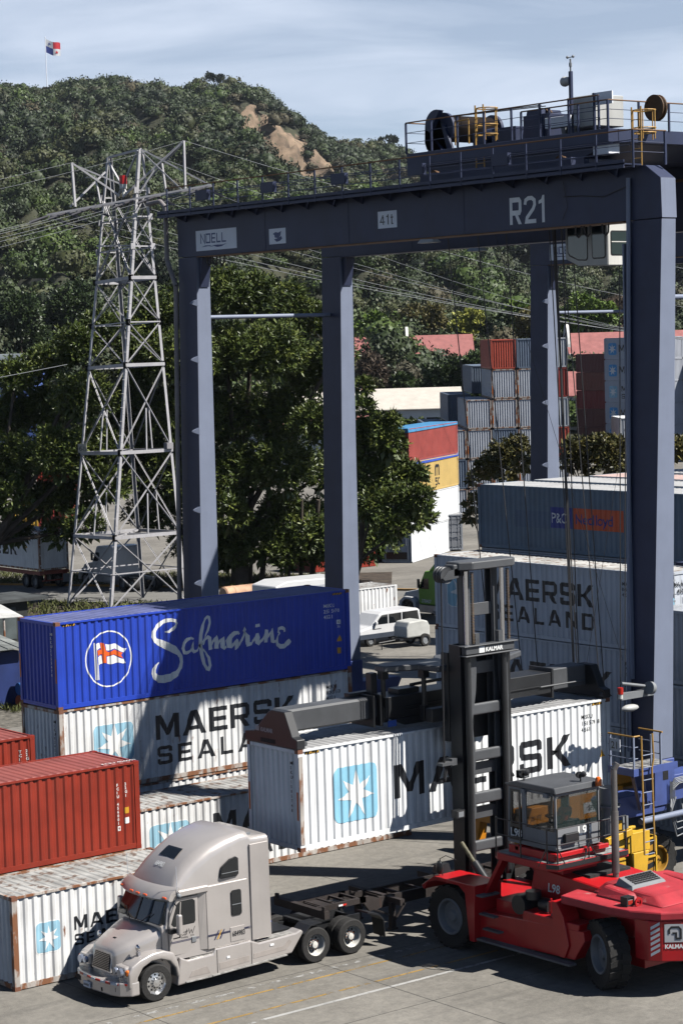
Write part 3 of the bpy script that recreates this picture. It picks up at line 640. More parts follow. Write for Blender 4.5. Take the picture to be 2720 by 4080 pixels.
    for dz in (.66, .36): mr.tube((wx0, ys[0], ztop+dz), (wx0, ys[-1], ztop+dz), .014, n=5); mr.tube((wx0, ys[0], ztop+dz), (X0+.62, ys[0], ztop+dz), .014, n=5)
    mr.tube((wx0+.05, ys[0], ztop+.58), (wx0+.05, ys[-1], ztop+.58), .011, n=5); mr.tube((wx0+.05, ys[0], ztop+.72), (wx0+.05, ys[-1], ztop+.72), .016, n=5)
    mr.box(X0+.58, ys[0]-.04, ztop, X0+.65, ys[0]+.03, ztop+1.03)
    mr.build('mid_rails', NAVY, t)
    for k in range(5): y = YC+5.3+4.2*k; lb = MB(); lb.box(wx0-.06, y, ztop+.40, wx0+.10, y+.78, ztop+.78); lb.box(wx0-.05, y-.10, ztop+.46, wx0, y-.03, ztop+.7); lb.build('junction_box', NAVY, t)
    fp = []
    return t
def sill(t, X0, YL, dx, zb=4.0, yw=.92, bog=True):
    """sill beam along x under the two legs standing at YL"""
    s = MB(); s.box(X0-.02, YL, 2.55, X0+.92, YL+yw+.02, zb-.02)
    s.box(X0+.923, YL+.06, 2.62, X0+dx-.01, YL+yw-.06, 3.42); s.box(X0+dx-.0, YL, 2.55, X0+dx+.92, YL+yw+.02, zb-.02)
    s.prism([(X0-1.95, 2.95), (X0-1.6, 2.35), (X0+.6, 2.35), (X0+.6, 2.54), (X0-.023, 2.54), (X0-.023, 3.05), (X0-1.8, 3.05)], 'y', YL+.05, YL+yw-.05)
    s.prism([(X0+dx+1.95+1.1, 2.95), (X0+dx+1.6+1.1, 2.35), (X0+dx+.5, 2.35), (X0+dx+.5, 2.54), (X0+dx+.923, 2.54), (X0+dx+.923, 3.05), (X0+dx+2.9, 3.05)], 'y', YL+.05, YL+yw-.05)
    return s.build('sill_beam', NAVYS, t, bevel=.02)
def big_wheel(name, c, r, w, axis, parent, rim=None, lugs=18, hubr=.5, hubm=None):
    """tyre as a lathe with lugs; rim and hub as sub-parts"""
    x, y, z = c; s = w/2
    prof = [(r*hubr*1.05, -s*.75), (r*.78, -s*.95), (r*.93, -s), (r*.975, -s*.86), (r*.975, s*.86), (r*.93, s), (r*.78, s*.95), (r*hubr*1.05, s*.75)]
    ty = MB().lathe(prof, c, axis, 36, close=False)
    if lugs:
        for i in range(lugs):
            for sd_ in (-1, 1):
                a = 2*math.pi*(i+(0.5 if sd_ > 0 else 0))/lugs; da = math.pi/lugs*.55
                P = []
                for (rr) in (r*.955, r*1.01):
                    for (aa, ww) in ((a-da, .04*sd_), (a+da, .04*sd_), (a+da*1.9, sd_*s*.98), (a, sd_*s*.98)):
                        if axis == 'x': P.append((x+ww, y+rr*math.cos(aa), z+rr*math.sin(aa)))
                        else: P.append((x+rr*math.cos(aa), y+ww, z+rr*math.sin(aa)))
                ty.hexa(P)
    o = ty.build(name, TYRE, parent, smooth=.6)
    f = 1 if axis == 'x' else -1
    rm = MB().lathe([(r*hubr*1.12, -s*.80), (r*hubr*1.08, -s*.92), (r*hubr*.98, -s*.86), (r*hubr*.90, -s*.30), (r*hubr*.3, -s*.24), (r*hubr*.3, s*.24), (r*hubr*.90, s*.3), (r*hubr*.98, s*.86), (r*hubr*1.08, s*.92), (r*hubr*1.12, s*.80)], c, axis, 28, close=False)
    rm.build('rim', rim or GREYM, o, smooth=.6)
    hb = MB().lathe([(0.001, -s*.62), (r*hubr*.28, -s*.60), (r*hubr*.36, -s*.38), (r*hubr*.62, -s*.29), (r*hubr*.62, s*.29), (r*hubr*.36, s*.38), (r*hubr*.28, s*.60), (0.001, s*.62)], c, axis, 20, close=False)
    for i in range(10):
        a = 2*math.pi*i/10; rr = r*hubr*.5
        q = (x-s*.36, y+rr*math.cos(a), z+rr*math.sin(a)) if axis == 'x' else (x+rr*math.cos(a), y-s*.36, z+rr*math.sin(a))
        q2 = (x-s*.24, q[1], q[2]) if axis == 'x' else (q[0], y-s*.24, q[2])
        hb.tube(q, q2, r*.03, n=6)
    hb.build('hub', hubm or rim or GREYM, o, smooth=.6)
    return o
def bogie(t, x0, y0, yw, wheels=True):
    """yellow wheel frame with guard hoops, one wheel each side"""
    yc = y0+yw/2
    f = MB(); f.box(x0-.1, y0+.15, 1.55, x0+1.3, y0+yw-.15, 2.05); f.tube((x0+.6, yc, 2.05), (x0+.6, yc, 2.345), .42, n=18)
    f.hexa([(x0+.30, y0-.05, .35), (x0+.80, y0-.05, .35), (x0+.80, y0+.12, .35), (x0+.30, y0+.12, .35), (x0+.15, y0-.05, 1.75), (x0+.95, y0-.05, 1.75), (x0+.95, y0+.12, 1.75), (x0+.15, y0+.12, 1.75)])
    f.lathe([(.001, 0), (.22, 0), (.22, .1), (.001, .1)], (x0+.55, y0-.16, .62), 'y', 16)
    for i in range(8):
        a = i*math.pi/4; f.tube((x0+.55+.16*math.cos(a), y0-.19, .62+.16*math.sin(a)), (x0+.55+.16*math.cos(a), y0-.15, .62+.16*math.sin(a)), .02, n=6)
    bo = f.build('bogie_frame', YBOG, t, bevel=.01)
    g = MB()
    for xx in (x0-.55, x0+1.65):
        for (a, c_) in (((xx, y0-.35, .25), (xx, y0-.35, 1.75)), ((xx, y0-.35, 1.75), (xx, y0+yw+.35, 1.75)), ((xx, y0+yw+.35, .25), (xx, y0+yw+.35, 1.75))): g.bar(a, c_, .05)
    for z in (.55, 1.15, 1.72): g.bar((x0-.55, y0-.35, z), (x0+.05, y0-.35, z), .05); g.bar((x0+1.05, y0-.35, z), (x0+1.65, y0-.35, z), .05)
    g.build('guard_rail', YBOG, bo)
    hz_ = MB(); hz_.box(x0+1.00, y0-.30, .3, x0+1.62, y0-.26, 1.66, 0)
    for k in range(4): hz_.add([(x0+1.0, y0-.304, .3+.36*k), (x0+1.62, y0-.304, .55+.36*k-.25+.14), (x0+1.62, y0-.304, .72+.36*k-.25+.14), (x0+1.0, y0-.304, .48+.36*k)], [(0, 1, 2, 3)], 1)
    hz_.build('striped_guard', [YDK, BLACKP], bo)
    return bo
CR = gantry('navy blue gantry crane marked R21, standing over the containers in the foreground', 50.0, 48.4-.0, 73.8)
sA = sill(CR, 50.0, 48.55, 7.1); sB = sill(CR, 50.0, 73.0, 7.1)
for (x0, y0) in ((48.0, 48.55), (58.4, 48.55), (48.0, 73.0), (58.4, 73.0)):
    bg_ = bogie(CR, x0, y0, .95)
    big_wheel('wheel', (x0+2.35 if x0 < 50 else x0-1.1, y0+.45, .80), .80, .52, 'y', CR, rim=YDK, lugs=16)
# writing on the girder
flat([[(-72.54, 20.90), (-69.83, 20.90), (-69.83, 21.68), (-72.54, 21.68)]], 'sign_panel', PALE, CR, on_x(50.0, .006))
sgn = []
def st2(pts, w): sgn.extend(stroke([(p[0], p[1]) for p in pts], w))
x0 = -72.20
for pts in ([(0, .0), (0, .36), (.26, .0), (.26, .36)], [(.36, .30), (.36, .02), (.62, .02), (.62, .34), (.34, .34)], [(.98, .34), (.74, .34), (.74, .02), (.98, .02)], [(.74, .18), (.96, .18)], [(1.08, .36), (1.08, .02), (1.32, .02)], [(1.42, .36), (1.42, .02), (1.68, .02)]):
    st2([(x0+a, 21.18+b_) for a, b_ in pts], .055)
SBL = paint('sign_blue', (.03, .055, .16), .5)
flat(sgn, 'maker_name', SBL, CR, on_x(50.0, .012))
flat([[(x0+.02, 21.04), (x0+.3, 21.10), (x0+.6, 21.09), (x0+.85, 21.02), (x0+.5, 21.06)], [(x0+.72, 21.08), (x0+1.1, 21.0), (x0+1.4, 21.02), (x0+1.72, 21.12), (x0+1.45, 21.08), (x0+1.1, 21.09)]], 'maker_swoosh', SBL, CR, on_x(50.0, .012))
flat([[(-67.76, 20.92), (-66.73, 20.92), (-66.73, 21.49), (-67.76, 21.49)]], 'port_emblem_panel', PALE, CR, on_x(50.0, .006))
flat([[(-67.52, 21.30), (-67.35, 21.36), (-67.18, 21.33), (-67.0, 21.38), (-67.05, 21.22), (-67.18, 21.12), (-67.40, 21.16), (-67.42, 21.25)], [(-67.45, 21.10), (-67.2, 21.13), (-67.0, 21.20), (-66.95, 21.10), (-67.1, 21.02), (-67.3, 21.0)]], 'port_emblem', SBL, CR, on_x(50.0, .012))
flat([[(-61.35, 21.14), (-60.31, 21.14), (-60.31, 21.73), (-61.35, 21.73)]], 'load_sign_panel', PALE, CR, on_x(50.0, .006))
F41 = [[(-61.24+q[0]*.42, 21.26+q[1]*.36) for q in p_] for p_ in stroke([(.66, .27), (.07, .27), (.44, .93)], .11)+[[(.40, 0), (.52, 0), (.52, .21), (.40, .21)], [(.40, .34), (.52, .34), (.52, .78), (.40, .78)]]]+[[(-60.90+q[0]*.34, 21.26+q[1]*.36) for q in p_] for p_ in [[(.26, 0), (.42, 0), (.42, 1), (.32, 1), (.22, .86), (.06, .80), (.06, .70), (.26, .74)]]]+[[(-60.66+q[0]*.36, 21.26+q[1]*.36) for q in p_] for p_ in [[(.16, .0), (.42, .0), (.42, .1), (.28, .12), (.28, .62), (.42, .62), (.42, .72), (.28, .72), (.28, .95), (.14, .95), (.14, .72), (.02, .72), (.02, .62), (.14, .62), (.14, .06)]]]
flat(F41, 'load_sign', BLACKP, CR, on_x(50.0, .012))
R21 = [[(-54.56+q[0]*.60, 20.88+q[1]*.87) for q in p_] for p_ in glyph('R')[1]]+[[(-53.86+q[0]*.85, 20.88+q[1]*.87) for q in p_] for p_ in stroke([(.04, .70), (.08, .86), (.22, .93), (.42, .93), (.56, .84), (.57, .68), (.48, .52), (.14, .22), (.10, .075), (.64, .075)], .15)]+[[(-53.20+q[0]*.62, 20.88+q[1]*.87) for q in p_] for p_ in [[(.26, 0), (.46, 0), (.46, 1), (.32, 1), (.22, .86), (.02, .80), (.02, .68), (.26, .72)]]]
flat(R21, 'crane_number', WLT, CR, on_x(50.0, .006))
# service pipes and cables
p = MB(); p.path([(49.7, 75.4, 22.9), (49.7, 74.5, 22.95), (49.7, 74.15, 22.7), (49.7, 74.15, 20.6), (49.72, 73.62, 19.6), (49.72, 74.25, 4.2)], .095, 8); p.build('service_pipe', paint('rusty_grey_pipe', (.22, .20, .20), .6, .2, .6, .25), CR, smooth=.8)
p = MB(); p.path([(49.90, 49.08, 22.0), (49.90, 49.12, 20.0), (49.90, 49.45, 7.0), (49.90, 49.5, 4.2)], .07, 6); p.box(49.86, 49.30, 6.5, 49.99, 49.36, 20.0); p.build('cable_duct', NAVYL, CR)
p = MB()
for yy in (72.0, 71.6, 71.1, 51.6, 51.2, 50.4):
    p.path([(50.2, yy-.14, 20.67), (50.2, yy-.12, 20.42), (50.2, yy, 20.32), (50.2, yy+.13, 20.42), (50.2, yy+.14, 20.67)], .03, 6)
p.build('festoon_cable', CABLE, CR)
p = MB(); p.path([(49.95, 52.0, 22.1), (49.94, 51.8, 21.3), (49.94, 52.05, 20.9)], .012, 4); p.path([(49.95, 52.0, 21.62), (49.94, 51.2, 21.6), (49.94, 50.2, 21.5), (49.94, 49.2, 21.75)], .012, 4); p.build('loose_cable', CABLE, CR)
for (x_, y_, s_) in ((49.85, 58.4, 1), (57.0, 64.0, .8), (57.0, 58.0, .8)):
    l_ = MB(); l_.hexa([(x_-.25, y_-.42, 20.5), (x_+.15, y_-.42, 20.5), (x_+.15, y_+.42, 20.5), (x_-.25, y_+.42, 20.5), (x_-.15, y_-.3, 20.62), (x_+.1, y_-.3, 20.62), (x_+.1, y_+.36, 20.64), (x_-.15, y_+.36, 20.64)]); l_.build('floodlight', LAMPG, CR, bevel=.02)
# leg C fittings: platform with yellow ladder, cable reel, lamp, number plate
pf = MB(); pf.box(48.1, 47.55, 4.02, 49.95, 48.52, 4.10); pf.box(48.1, 47.5, 3.92, 49.95, 47.55, 4.14); pf.box(48.05, 47.5, 3.92, 48.1, 48.6, 4.14)
PLAT = pf.build('service_platform', NAVYS, CR)
MB().box(48.16, 47.6, 4.105, 49.9, 48.5, 4.115).build('grating', paint('galv_grating', (.25, .25, .25), .6, .5, scale=9), PLAT)
r_ = MB()
for x_, y_ in ((48.06, 47.51), (48.06, 48.5), (48.8, 47.51)): r_.box(x_, y_, 4.14, x_+.06, y_+.04, 5.12)
for z_ in (4.45, 4.8): r_.tube((48.08, 47.53, z_), (48.3, 47.53, z_), .018, n=6); r_.tube((48.08, 47.53, z_), (48.08, 48.6, z_), .018, n=6); r_.tube((49.3, 47.6, z_), (49.3, 48.5, z_), .018, n=6)
r_.box(49.28, 47.56, 4.1, 49.34, 47.62, 5.1)
r_.build('platform_rails', NAVYL, PLAT)
r_ = MB(); r_.path([(48.08, 48.6, 5.13), (48.08, 47.53, 5.13), (48.34, 47.53, 5.13)], .028, 6); r_.path([(49.3, 48.5, 5.13), (49.3, 47.5, 5.13)], .028, 6)
r_.path([(48.34, 47.45, 5.13), (48.36, 47.42, 1.5)], .032, 6); r_.path([(48.82, 47.45, 5.15), (48.82, 47.42, 4.4), (48.74, 47.42, 4.1), (48.80, 47.42, 1.55)], .032, 6)
LD = r_.build('ladder', YRAIL, PLAT)
r_ = MB()
for k in range(9): r_.tube((48.36, 47.42, 1.5+.38*k), (48.79, 47.42, 1.5+.38*k), .018, n=6)
r_.build('rungs', NAVYL, LD)
r_ = MB()
for a, c_ in (((48.2, 47.7, 3.9), (49.3, 48.5, 2.6)), ((48.6, 47.7, 3.9), (49.6, 48.5, 2.7)), ((49.2, 47.8, 3.9), (49.9, 48.5, 2.8))): r_.bar(a, c_, .09)
r_.build('platform_brace', NAVYS, PLAT)
np_ = MB().box(48.03, 48.05, 4.62, 48.05, 48.48, 5.0).build('number_plate', PALE, PLAT)
flat(font('21', -48.42, 4.70, .23, .01), 'number', BLACKP, np_, lambda u, z: (48.024, -u, z))
m_ = MB(); m_.tube((47.95, 48.5, 1.0), (47.95, 48.5, 3.0), .24, n=18); m_.tube((47.95, 48.5, 3.0), (47.95, 48.5, 3.5), .29, n=18); m_.tube((47.95, 48.5, 2.9), (47.95, 48.5, 2.96), .36, n=18)
for k in range(18):
    a = k*math.pi/9; m_.box(47.95+.24*math.cos(a)-.012, 48.5+.24*math.sin(a)-.012, 1.7, 47.95+.27*math.cos(a)+.012, 48.5+.27*math.sin(a)+.012, 2.8)
m_.box(48.15, 48.15, 2.2, 48.38, 48.1, 2.6); m_.build('drive_motor', GREYM, CR, smooth=.7)
y_b = MB(); y_b.box(47.7, 48.1, .55, 48.25, 48.6, 1.9); y_b.box(48.25, 48.0, 1.45, 49.2, 48.5, 2.05); y_b.hexa([(48.5, 47.95, .35), (48.95, 47.95, .35), (48.95, 48.15, .35), (48.5, 48.15, .35), (48.35, 47.95, 1.44), (49.1, 47.95, 1.44), (49.1, 48.15, 1.44), (48.35, 48.15, 1.44)]); y_b.bar((47.4, 48.05, 1.95), (48.35, 47.95, 2.15), .16, .2); y_b.box(46.9, 48.2, .45, 47.65, 48.25, 1.75); y_b.lathe([(.001, -.05), (.24, -.05), (.24, .05), (.001, .05)], (48.72, 47.9, .62), 'y', 18)
y_b.build('bogie_bracket', YBOG, CR, bevel=.012)
h_ = MB()
for k in range(5): h_.path([(50.72, 48.48, 3.2-.05*k), (50.8+.05*k, 48.46, 3.35-.045*k), (52.6, 48.46, 3.42-.045*k), (57.0, 48.46, 3.42-.045*k)], .018, 5); h_.path([(50.62+.05*k, 48.47, 3.3-.04*k), (50.62+.05*k, 48.47, 2.62)], .014, 5)
for k in range(3): h_.path([(50.7+.1*k, 48.5, 2.75), (50.5, 48.35, 2.5-.1*k), (50.7, 48.3, 2.0-.22*k), (51.1, 48.35, 2.0-.2*k), (51.15, 48.5, 2.5)], .022, 5)
h_.build('hydraulic_lines', GREYM, CR)
MB().box(50.38, 48.545, 3.34, 50.62, 48.548, 3.66, 0).build('inspection_opening', DARKHOLE, sA)
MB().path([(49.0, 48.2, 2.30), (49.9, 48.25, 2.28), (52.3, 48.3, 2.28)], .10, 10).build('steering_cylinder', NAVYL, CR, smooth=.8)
l_ = MB(); l_.tube((49.7, 48.3, 6.35), (49.55, 48.28, 6.38), .20, n=18); l_.tube((49.9, 48.4, 6.35), (48.6, 48.5, 6.6), .05, n=8); l_.box(48.5, 48.4, 6.1, 49.9, 48.6, 6.3); l_.build('horn_bracket', GREYM, CR, smooth=.7)
l_ = MB(); l_.tube((48.45, 48.4, 6.3), (48.45, 48.4, 6.5), .09, n=12, mi=0); l_.tube((48.45, 48.4, 6.16), (48.45, 48.4, 6.3), .075, n=12, mi=1); l_.build('beacon', [paint('beacon_red', (.5, .02, .01), .3), CABW], CR)
l_ = MB(); l_.sphere((48.75, 48.3, 5.85), .32, 12, sq=(1.1, .5, .35)); l_.build('street_light_head', LAMPG, CR, smooth=True)
pf2 = MB(); pf2.box(51.9, 48.0, 9.9, 54.2, 49.3, 10.0); pf2.box(51.9, 47.95, 9.85, 54.2, 48.0, 10.3)
for z_ in (10.6, 10.95, 11.3): pf2.tube((51.9, 48.0, z_), (54.2, 48.0, z_), .02, n=5)
pf2.bar((51.95, 48.0, 10.3), (51.95, 48.0, 11.4), .05); pf2.bar((52.9, 48.0, 10.0), (52.3, 48.0, 13.0), .05); pf2.bar((52.3, 48.0, 10.0), (52.95, 48.0, 12.6), .05)
pf2.build('side_platform', NAVY, CR)
# ------------- trolley (runs on the girders: a thing of its own)
TR = thing('crane_trolley', 'winch trolley with rope drum, railings and white cabinet on top of the crane marked R21', 'trolley', (54, 56, 22.5), 0, None, world=True)
d_ = MB(); d_.box(51.0, 51.0, 23.30, 51.45, 60.9, 23.72); d_.box(53.6, 51.0, 23.30, 58.0, 60.9, 23.72); d_.box(51.46, 51.0, 23.30, 53.59, 51.3, 23.72); d_.box(51.46, 58.9, 23.30, 53.59, 60.9, 23.72); d_.box(51.46, 54.6, 23.4, 53.59, 55.0, 23.7); d_.box(51.46, 56.6, 23.4, 53.59, 57.0, 23.7); d_.prism([(60.0, 23.29), (60.8, 23.29), (59.7, 22.9), (52.5, 22.9), (51.3, 23.29)], 'x', 51.3, 57.7)
d_.box(51.05, 50.95, 23.24, 51.15, 60.95, 23.29)
for (a, c_) in ((50.3, .6), (57.4, .6)):
    d_.box(a, 52, 22.50, a+c_, 59.4, 22.88)
d_.build('trolley_frame', NAVY, TR, bevel=.01)
wv = MB()
for x_ in (50.5, 57.6):
    for y_ in (52.6, 58.8): wv.lathe([(.001, -.08), (.22, -.08), (.25, -.1), (.25, -.06), (.22, .08), (.001, .08)], (x_, y_, 22.74), 'x', 16)
wv.build('trolley_wheels', RAILM, TR)
dd = MB(); pts = []
for i in range(20):
    a = 2*math.pi*i/20; pts.append((59.95+.56*math.cos(a), 24.50+.60*math.sin(a)))
dd.prism([(59.95+.57*math.cos(a), 24.62+.57*math.sin(a)) for a in np.linspace(-.5, math.pi*.62, 10)]+[(60.55, 24.1), (60.45, 23.85), (60.1, 23.73), (59.6, 23.73)], 'x', 51.55, 51.75)
dd.lathe([(.001, -.06), (.55, -.06), (.55, .06), (.001, .06)], (51.95, 59.95, 24.55), 'x', 28); dd.lathe([(.001, -.06), (.55, -.06), (.55, .06), (.001, .06)], (54.2, 59.95, 24.55), 'x', 28)
dd.prism([(59.3, 23.73), (60.7, 23.73), (60.2, 24.7), (59.8, 24.7)], 'x', 51.76, 51.86); dd.prism([(59.3, 23.73), (60.7, 23.73), (60.2, 24.7), (59.8, 24.7)], 'x', 54.3, 54.42)
DR = dd.build('rope_drum', NAVY, TR, smooth=.5)
dp = [(.001, 0)]
for i in range(44): dp += [(.43, .045*i), (.46, .045*i+.022)]
dp += [(.43, .045*44), (.001, .045*44)]
MB().lathe(dp, (52.05, 59.95, 24.55), 'x', 24, close=False).build('wound_rope', paint('wound_rope', (.10, .075, .06), .45, .3, metal=.4), DR)
mh = MB(); mh.box(52.2, 56.6, 23.73, 53.4, 57.8, 24.35); mh.tube((52.6, 58.4, 24.2), (52.6, 57.9, 24.2), .22, n=14); mh.box(52.3, 58.3, 23.8, 53.4, 58.9, 24.3); mh.build('gearbox', NAVY, TR, bevel=.03)
sh = MB(); sh.box(52.0, 54.8, 23.73, 53.3, 56.0, 24.6); sh.hexa([(51.9, 54.9, 23.73), (53.2, 54.9, 23.73), (53.2, 56.0, 23.73), (51.9, 56.0, 23.73), (52.0, 55.1, 24.75), (52.9, 55.1, 24.75), (52.9, 55.8, 24.75), (52.0, 55.8, 24.75)]); sh.build('sheave_frame', NAVY, TR, bevel=.02)
for (x_, y_) in ((52.3, 55.3), (52.9, 50.75)):
    s_ = MB(); s_.lathe([(.001, -.07), (.34, -.07), (.42, -.10), (.42, -.05), (.36, 0), (.42, .05), (.42, .10), (.34, .07), (.001, .07)], (x_, y_, 24.40), 'x', 24, close=False); s_.build('sheave', paint('sheave_ochre', (.085, .045, .02), .7, .4), TR, smooth=.5)
mt = MB(); mt.tube((52.6, 54.4, 24.05), (52.6, 53.0, 24.05), .26, n=16); mt.tube((52.6, 54.45, 24.05), (52.6, 54.25, 24.05), .33, n=16); mt.box(52.4, 53.2, 23.73, 52.8, 54.2, 23.85); mt.build('hoist_motor', GREYM, TR, smooth=.7)
bx_ = MB(); bx_.box(51.4, 53.1, 24.0, 51.7, 54.3, 24.35); bx_.box(53.0, 56.0, 23.9, 53.4, 57.2, 24.4); bx_.box(51.2, 51.2, 22.95, 51.7, 51.9, 23.28); bx_.build('control_box', PALE, TR, bevel=.01)
MB().box(51.75, 52.32, 23.95, 53.05, 53.62, 24.95).build('equipment_cabinet', paint('cabinet_grey', (.46, .46, .44), .45, .08, .3), TR, bevel=.02)
MB().box(51.5, 51.3, 24.55, 51.55, 52.2, 24.95).build('white_panel', PALE, TR)
ms = MB(); ms.box(51.45, 52.05, 23.2, 51.52, 52.12, 24.95); ms.box(51.45, 53.1, 22.7, 51.55, 53.2, 25.75); MST = ms.build('mast', NAVY, TR)
a_ = MB(); a_.tube((51.5, 53.15, 25.75), (51.5, 53.15, 26.15), .03, n=6); a_.tube((51.5, 53.15, 25.9), (51.5, 53.15, 26.02), .05, n=8); a_.tube((51.5, 53.05, 26.2), (51.5, 53.25, 26.2), .015, n=5)
for y_ in (53.02, 53.28): a_.sphere((51.5, y_, 26.21), .05, 8)
a_.build('wind_gauge', GREYM, MST)
a_ = MB(); a_.sphere((51.5, 53.42, 25.45), .17, 14, sq=(1, 1, 1)); a_.tube((51.5, 53.42, 25.45), (51.5, 53.2, 25.45), .17, .12, 12); a_.build('loudspeaker', LAMPG, MST, smooth=True)
def rail(pts, zb, zt, post, top, parent, n=None, nm='railing'):
    P = MB(); T_ = MB(); M_ = MB()
    for (a, c_) in zip(pts[:-1], pts[1:]):
        L_ = (Vector(c_)-Vector(a)).length; k = max(1, round(L_/1.3))
        for i in range(k+1):
            q = Vector(a).lerp(Vector(c_), i/k); P.box(q.x-.03, q.y-.03, zb, q.x+.03, q.y+.03, zt)
        T_.tube((*a, zt+.01), (*c_, zt+.01), .025, n=6)
        for f in (.35, .68): M_.tube((*a, zb+(zt-zb)*f), (*c_, zb+(zt-zb)*f), .012, n=5)
    o = P.build(nm, post, parent); T_.build('top_rail', top, o); M_.build('mid_rail', post, o)
rail([(51.0, 51.4), (51.0, 60.9), (52.6, 60.9)], 23.72, 24.78, NAVY, RAILM, TR)
rail([(51.0, 55.0), (57.9, 51.0)][:1]+[(51.0, 51.0), (57.9, 51.0)], 23.72, 24.6, NAVY, RAILM, TR)
c_ = MB()      # ochre caged ladders
def cage(cx, cy, z0, z1, r=.36):
    for z_ in (z1, z1-.55, (z0+z1)/2+.2):
        pts = [(cx+r*math.cos(a), cy+r*math.sin(a), z_) for a in np.linspace(0, 2*math.pi, 13)]; c_.path(pts, .022, 5)
    for a in np.linspace(0, 2*math.pi, 6)[:-1]: c_.tube((cx+r*math.cos(a), cy+r*math.sin(a), (z0+z1)/2), (cx+r*math.cos(a), cy+r*math.sin(a), z1), .02, n=5)
    for s in (-.2, .2): c_.tube((cx-r, cy+s, z0), (cx-r, cy+s, z1+.1), .028, n=6)
    for k in range(int((z1-z0)/.3)): c_.tube((cx-r, cy-.2, z0+.3*k), (cx-r, cy+.2, z0+.3*k), .014, n=5)
cage(51.4, 57.1, 22.8, 24.95); cage(51.6, 50.0, 22.4, 24.2); c_.path([(51.0, 58.3, 23.8), (51.0, 58.3, 24.6), (51.0, 57.6, 24.62), (51.0, 57.6, 23.8)], .025, 6)
c_.build('caged_ladder', YRAIL, TR)
rp = MB(); rp.tube((52.3, 59.95, 25.0), (52.3, 55.4, 24.92), .018, n=5); rp.tube((52.5, 59.95, 25.0), (52.5, 55.4, 24.9), .018, n=5); rp.build('haul_rope', ROPE, TR)
eq = MB()
for k in range(8): y_ = 52.2+k*.9; eq.box(51.3+.2*(k % 2), y_, 22.45+.1*(k % 3), 52.6, y_+.5, 22.88)
eq.tube((51.1, 54.4, 22.65), (51.1, 54.7, 22.65), .13, n=12); eq.build('drive_gear', NAVY, TR, bevel=.02)
# driver's cabin hanging below
kb = MB(); XX0, XX1, YY0, YY1 = 52.5, 54.5, 52.62, 54.62
CAB = kb.prism([(YY0, 19.48), (54.0, 19.52), (YY1, 19.78), (YY1, 21.6), (YY0, 21.6)], 'x', XX0, XX1).build('operator_cabin', CABW, TR, bevel=.03)
def panel(polys, place, nm, mat, par): return flat(polys, nm, mat, par, place)
CG = glass('cabin_glass', (.035, .05, .05), .06)
fx = lambda off: (lambda u, z: (XX0-off, -u, z)); fy = lambda off: (lambda u, z: (u, YY0-off, z))
flat([[(-54.50, 19.98), (-54.42, 19.86), (-54.0, 19.70), (-53.62, 19.68), (-53.54, 19.76), (-53.54, 21.3), (-54.50, 21.3)]], 'window_seal', CABLE, CAB, fx(.004)); flat([[(-54.46, 20.0), (-54.38, 19.90), (-54.0, 19.74), (-53.64, 19.72), (-53.58, 19.78), (-53.58, 21.3), (-54.46, 21.3)]], 'window', CG, CAB, fx(.012))
flat(rrect(-53.36, 19.72, -52.72, 21.4, .1), 'window_seal', CABLE, CAB, fx(.004)); flat(rrect(-53.32, 19.76, -52.76, 21.38, .08), 'window', CG, CAB, fx(.012))
flat(rrect(52.62, 19.80, 53.75, 20.62, .08), 'window_seal', CABLE, CAB, fy(.004)); flat(rrect(52.66, 19.84, 53.71, 20.58, .07), 'window', CG, CAB, fy(.012)); flat([[(52.66, 20.24), (53.71, 20.24), (53.71, 20.27), (52.66, 20.27)]], 'window_bar', CABW, CAB, fy(.02))
# hoist ropes down to the spreader
hr = MB()
for (xa, ya, xb, yb) in ((51.6, 58.2, 51.7, 55.9), (51.9, 57.0, 52.0, 55.6), (53.2, 56.2, 53.3, 55.3), (53.35, 56.2, 53.5, 55.3), (52.3, 54.6, 52.9, 54.7), (52.45, 54.4, 54.2, 54.7), (54.9, 54.4, 54.9, 54.9), (55.2, 54.4, 55.1, 54.9), (51.2, 59.3, 50.6, 56.2), (55.6, 58.2, 55.6, 56.3)):
    hr.tube((xa, ya, 22.9), (xb, yb, 2.1), .020, n=5)
hr.tube((53.3, 56.0, 22.9), (53.45, 55.5, 2.1), .042, n=6)
hr.tube((51.9, 57.5, 21.0), (55.0, 54.8, 6.0), .010, n=4); hr.tube((54.9, 54.4, 14.0), (53.4, 55.2, 5.0), .010, n=4)
hr.build('hoist_ropes', ROPE, TR)
# ------------- spreader of the crane
SP = thing('container_spreader', 'orange lifting frame of the crane, low behind the container held by the black mast', 'spreader', (54, 55.3, 0), 0, None, world=True)
s_ = MB()
for y_ in (54.35, 55.75): s_.box(49.7, y_, 1.05, 57.6, y_+.34, 1.62)
s_.box(51.4, 54.1, .95, 54.2, 56.3, 1.85); s_.box(51.0, 54.2, 1.2, 51.9, 54.9, 2.25); s_.box(53.4, 54.3, 1.85, 54.9, 55.6, 2.35)
s_.build('main_beam', ORNG, SP, bevel=.02)
for x_ in (49.3, 57.6):
    e_ = MB(); e_.box(x_, 54.0, 1.1, x_+.38, 56.45, 1.50); e_.prism([(54.0, 1.1), (54.5, 1.1), (54.35, .3), (54.1, .3)], 'x', x_, x_+.35); e_.prism([(55.95, 1.1), (56.45, 1.1), (56.35, .3), (56.1, .3)], 'x', x_, x_+.35); e_.build('end_beam', ORNG, SP, bevel=.02)
flat(font('20 FT   40 FT', 50.1, 1.2, .16, .02), 'lettering', BLACKP, SP, lambda u, z: (u, 54.344, z))
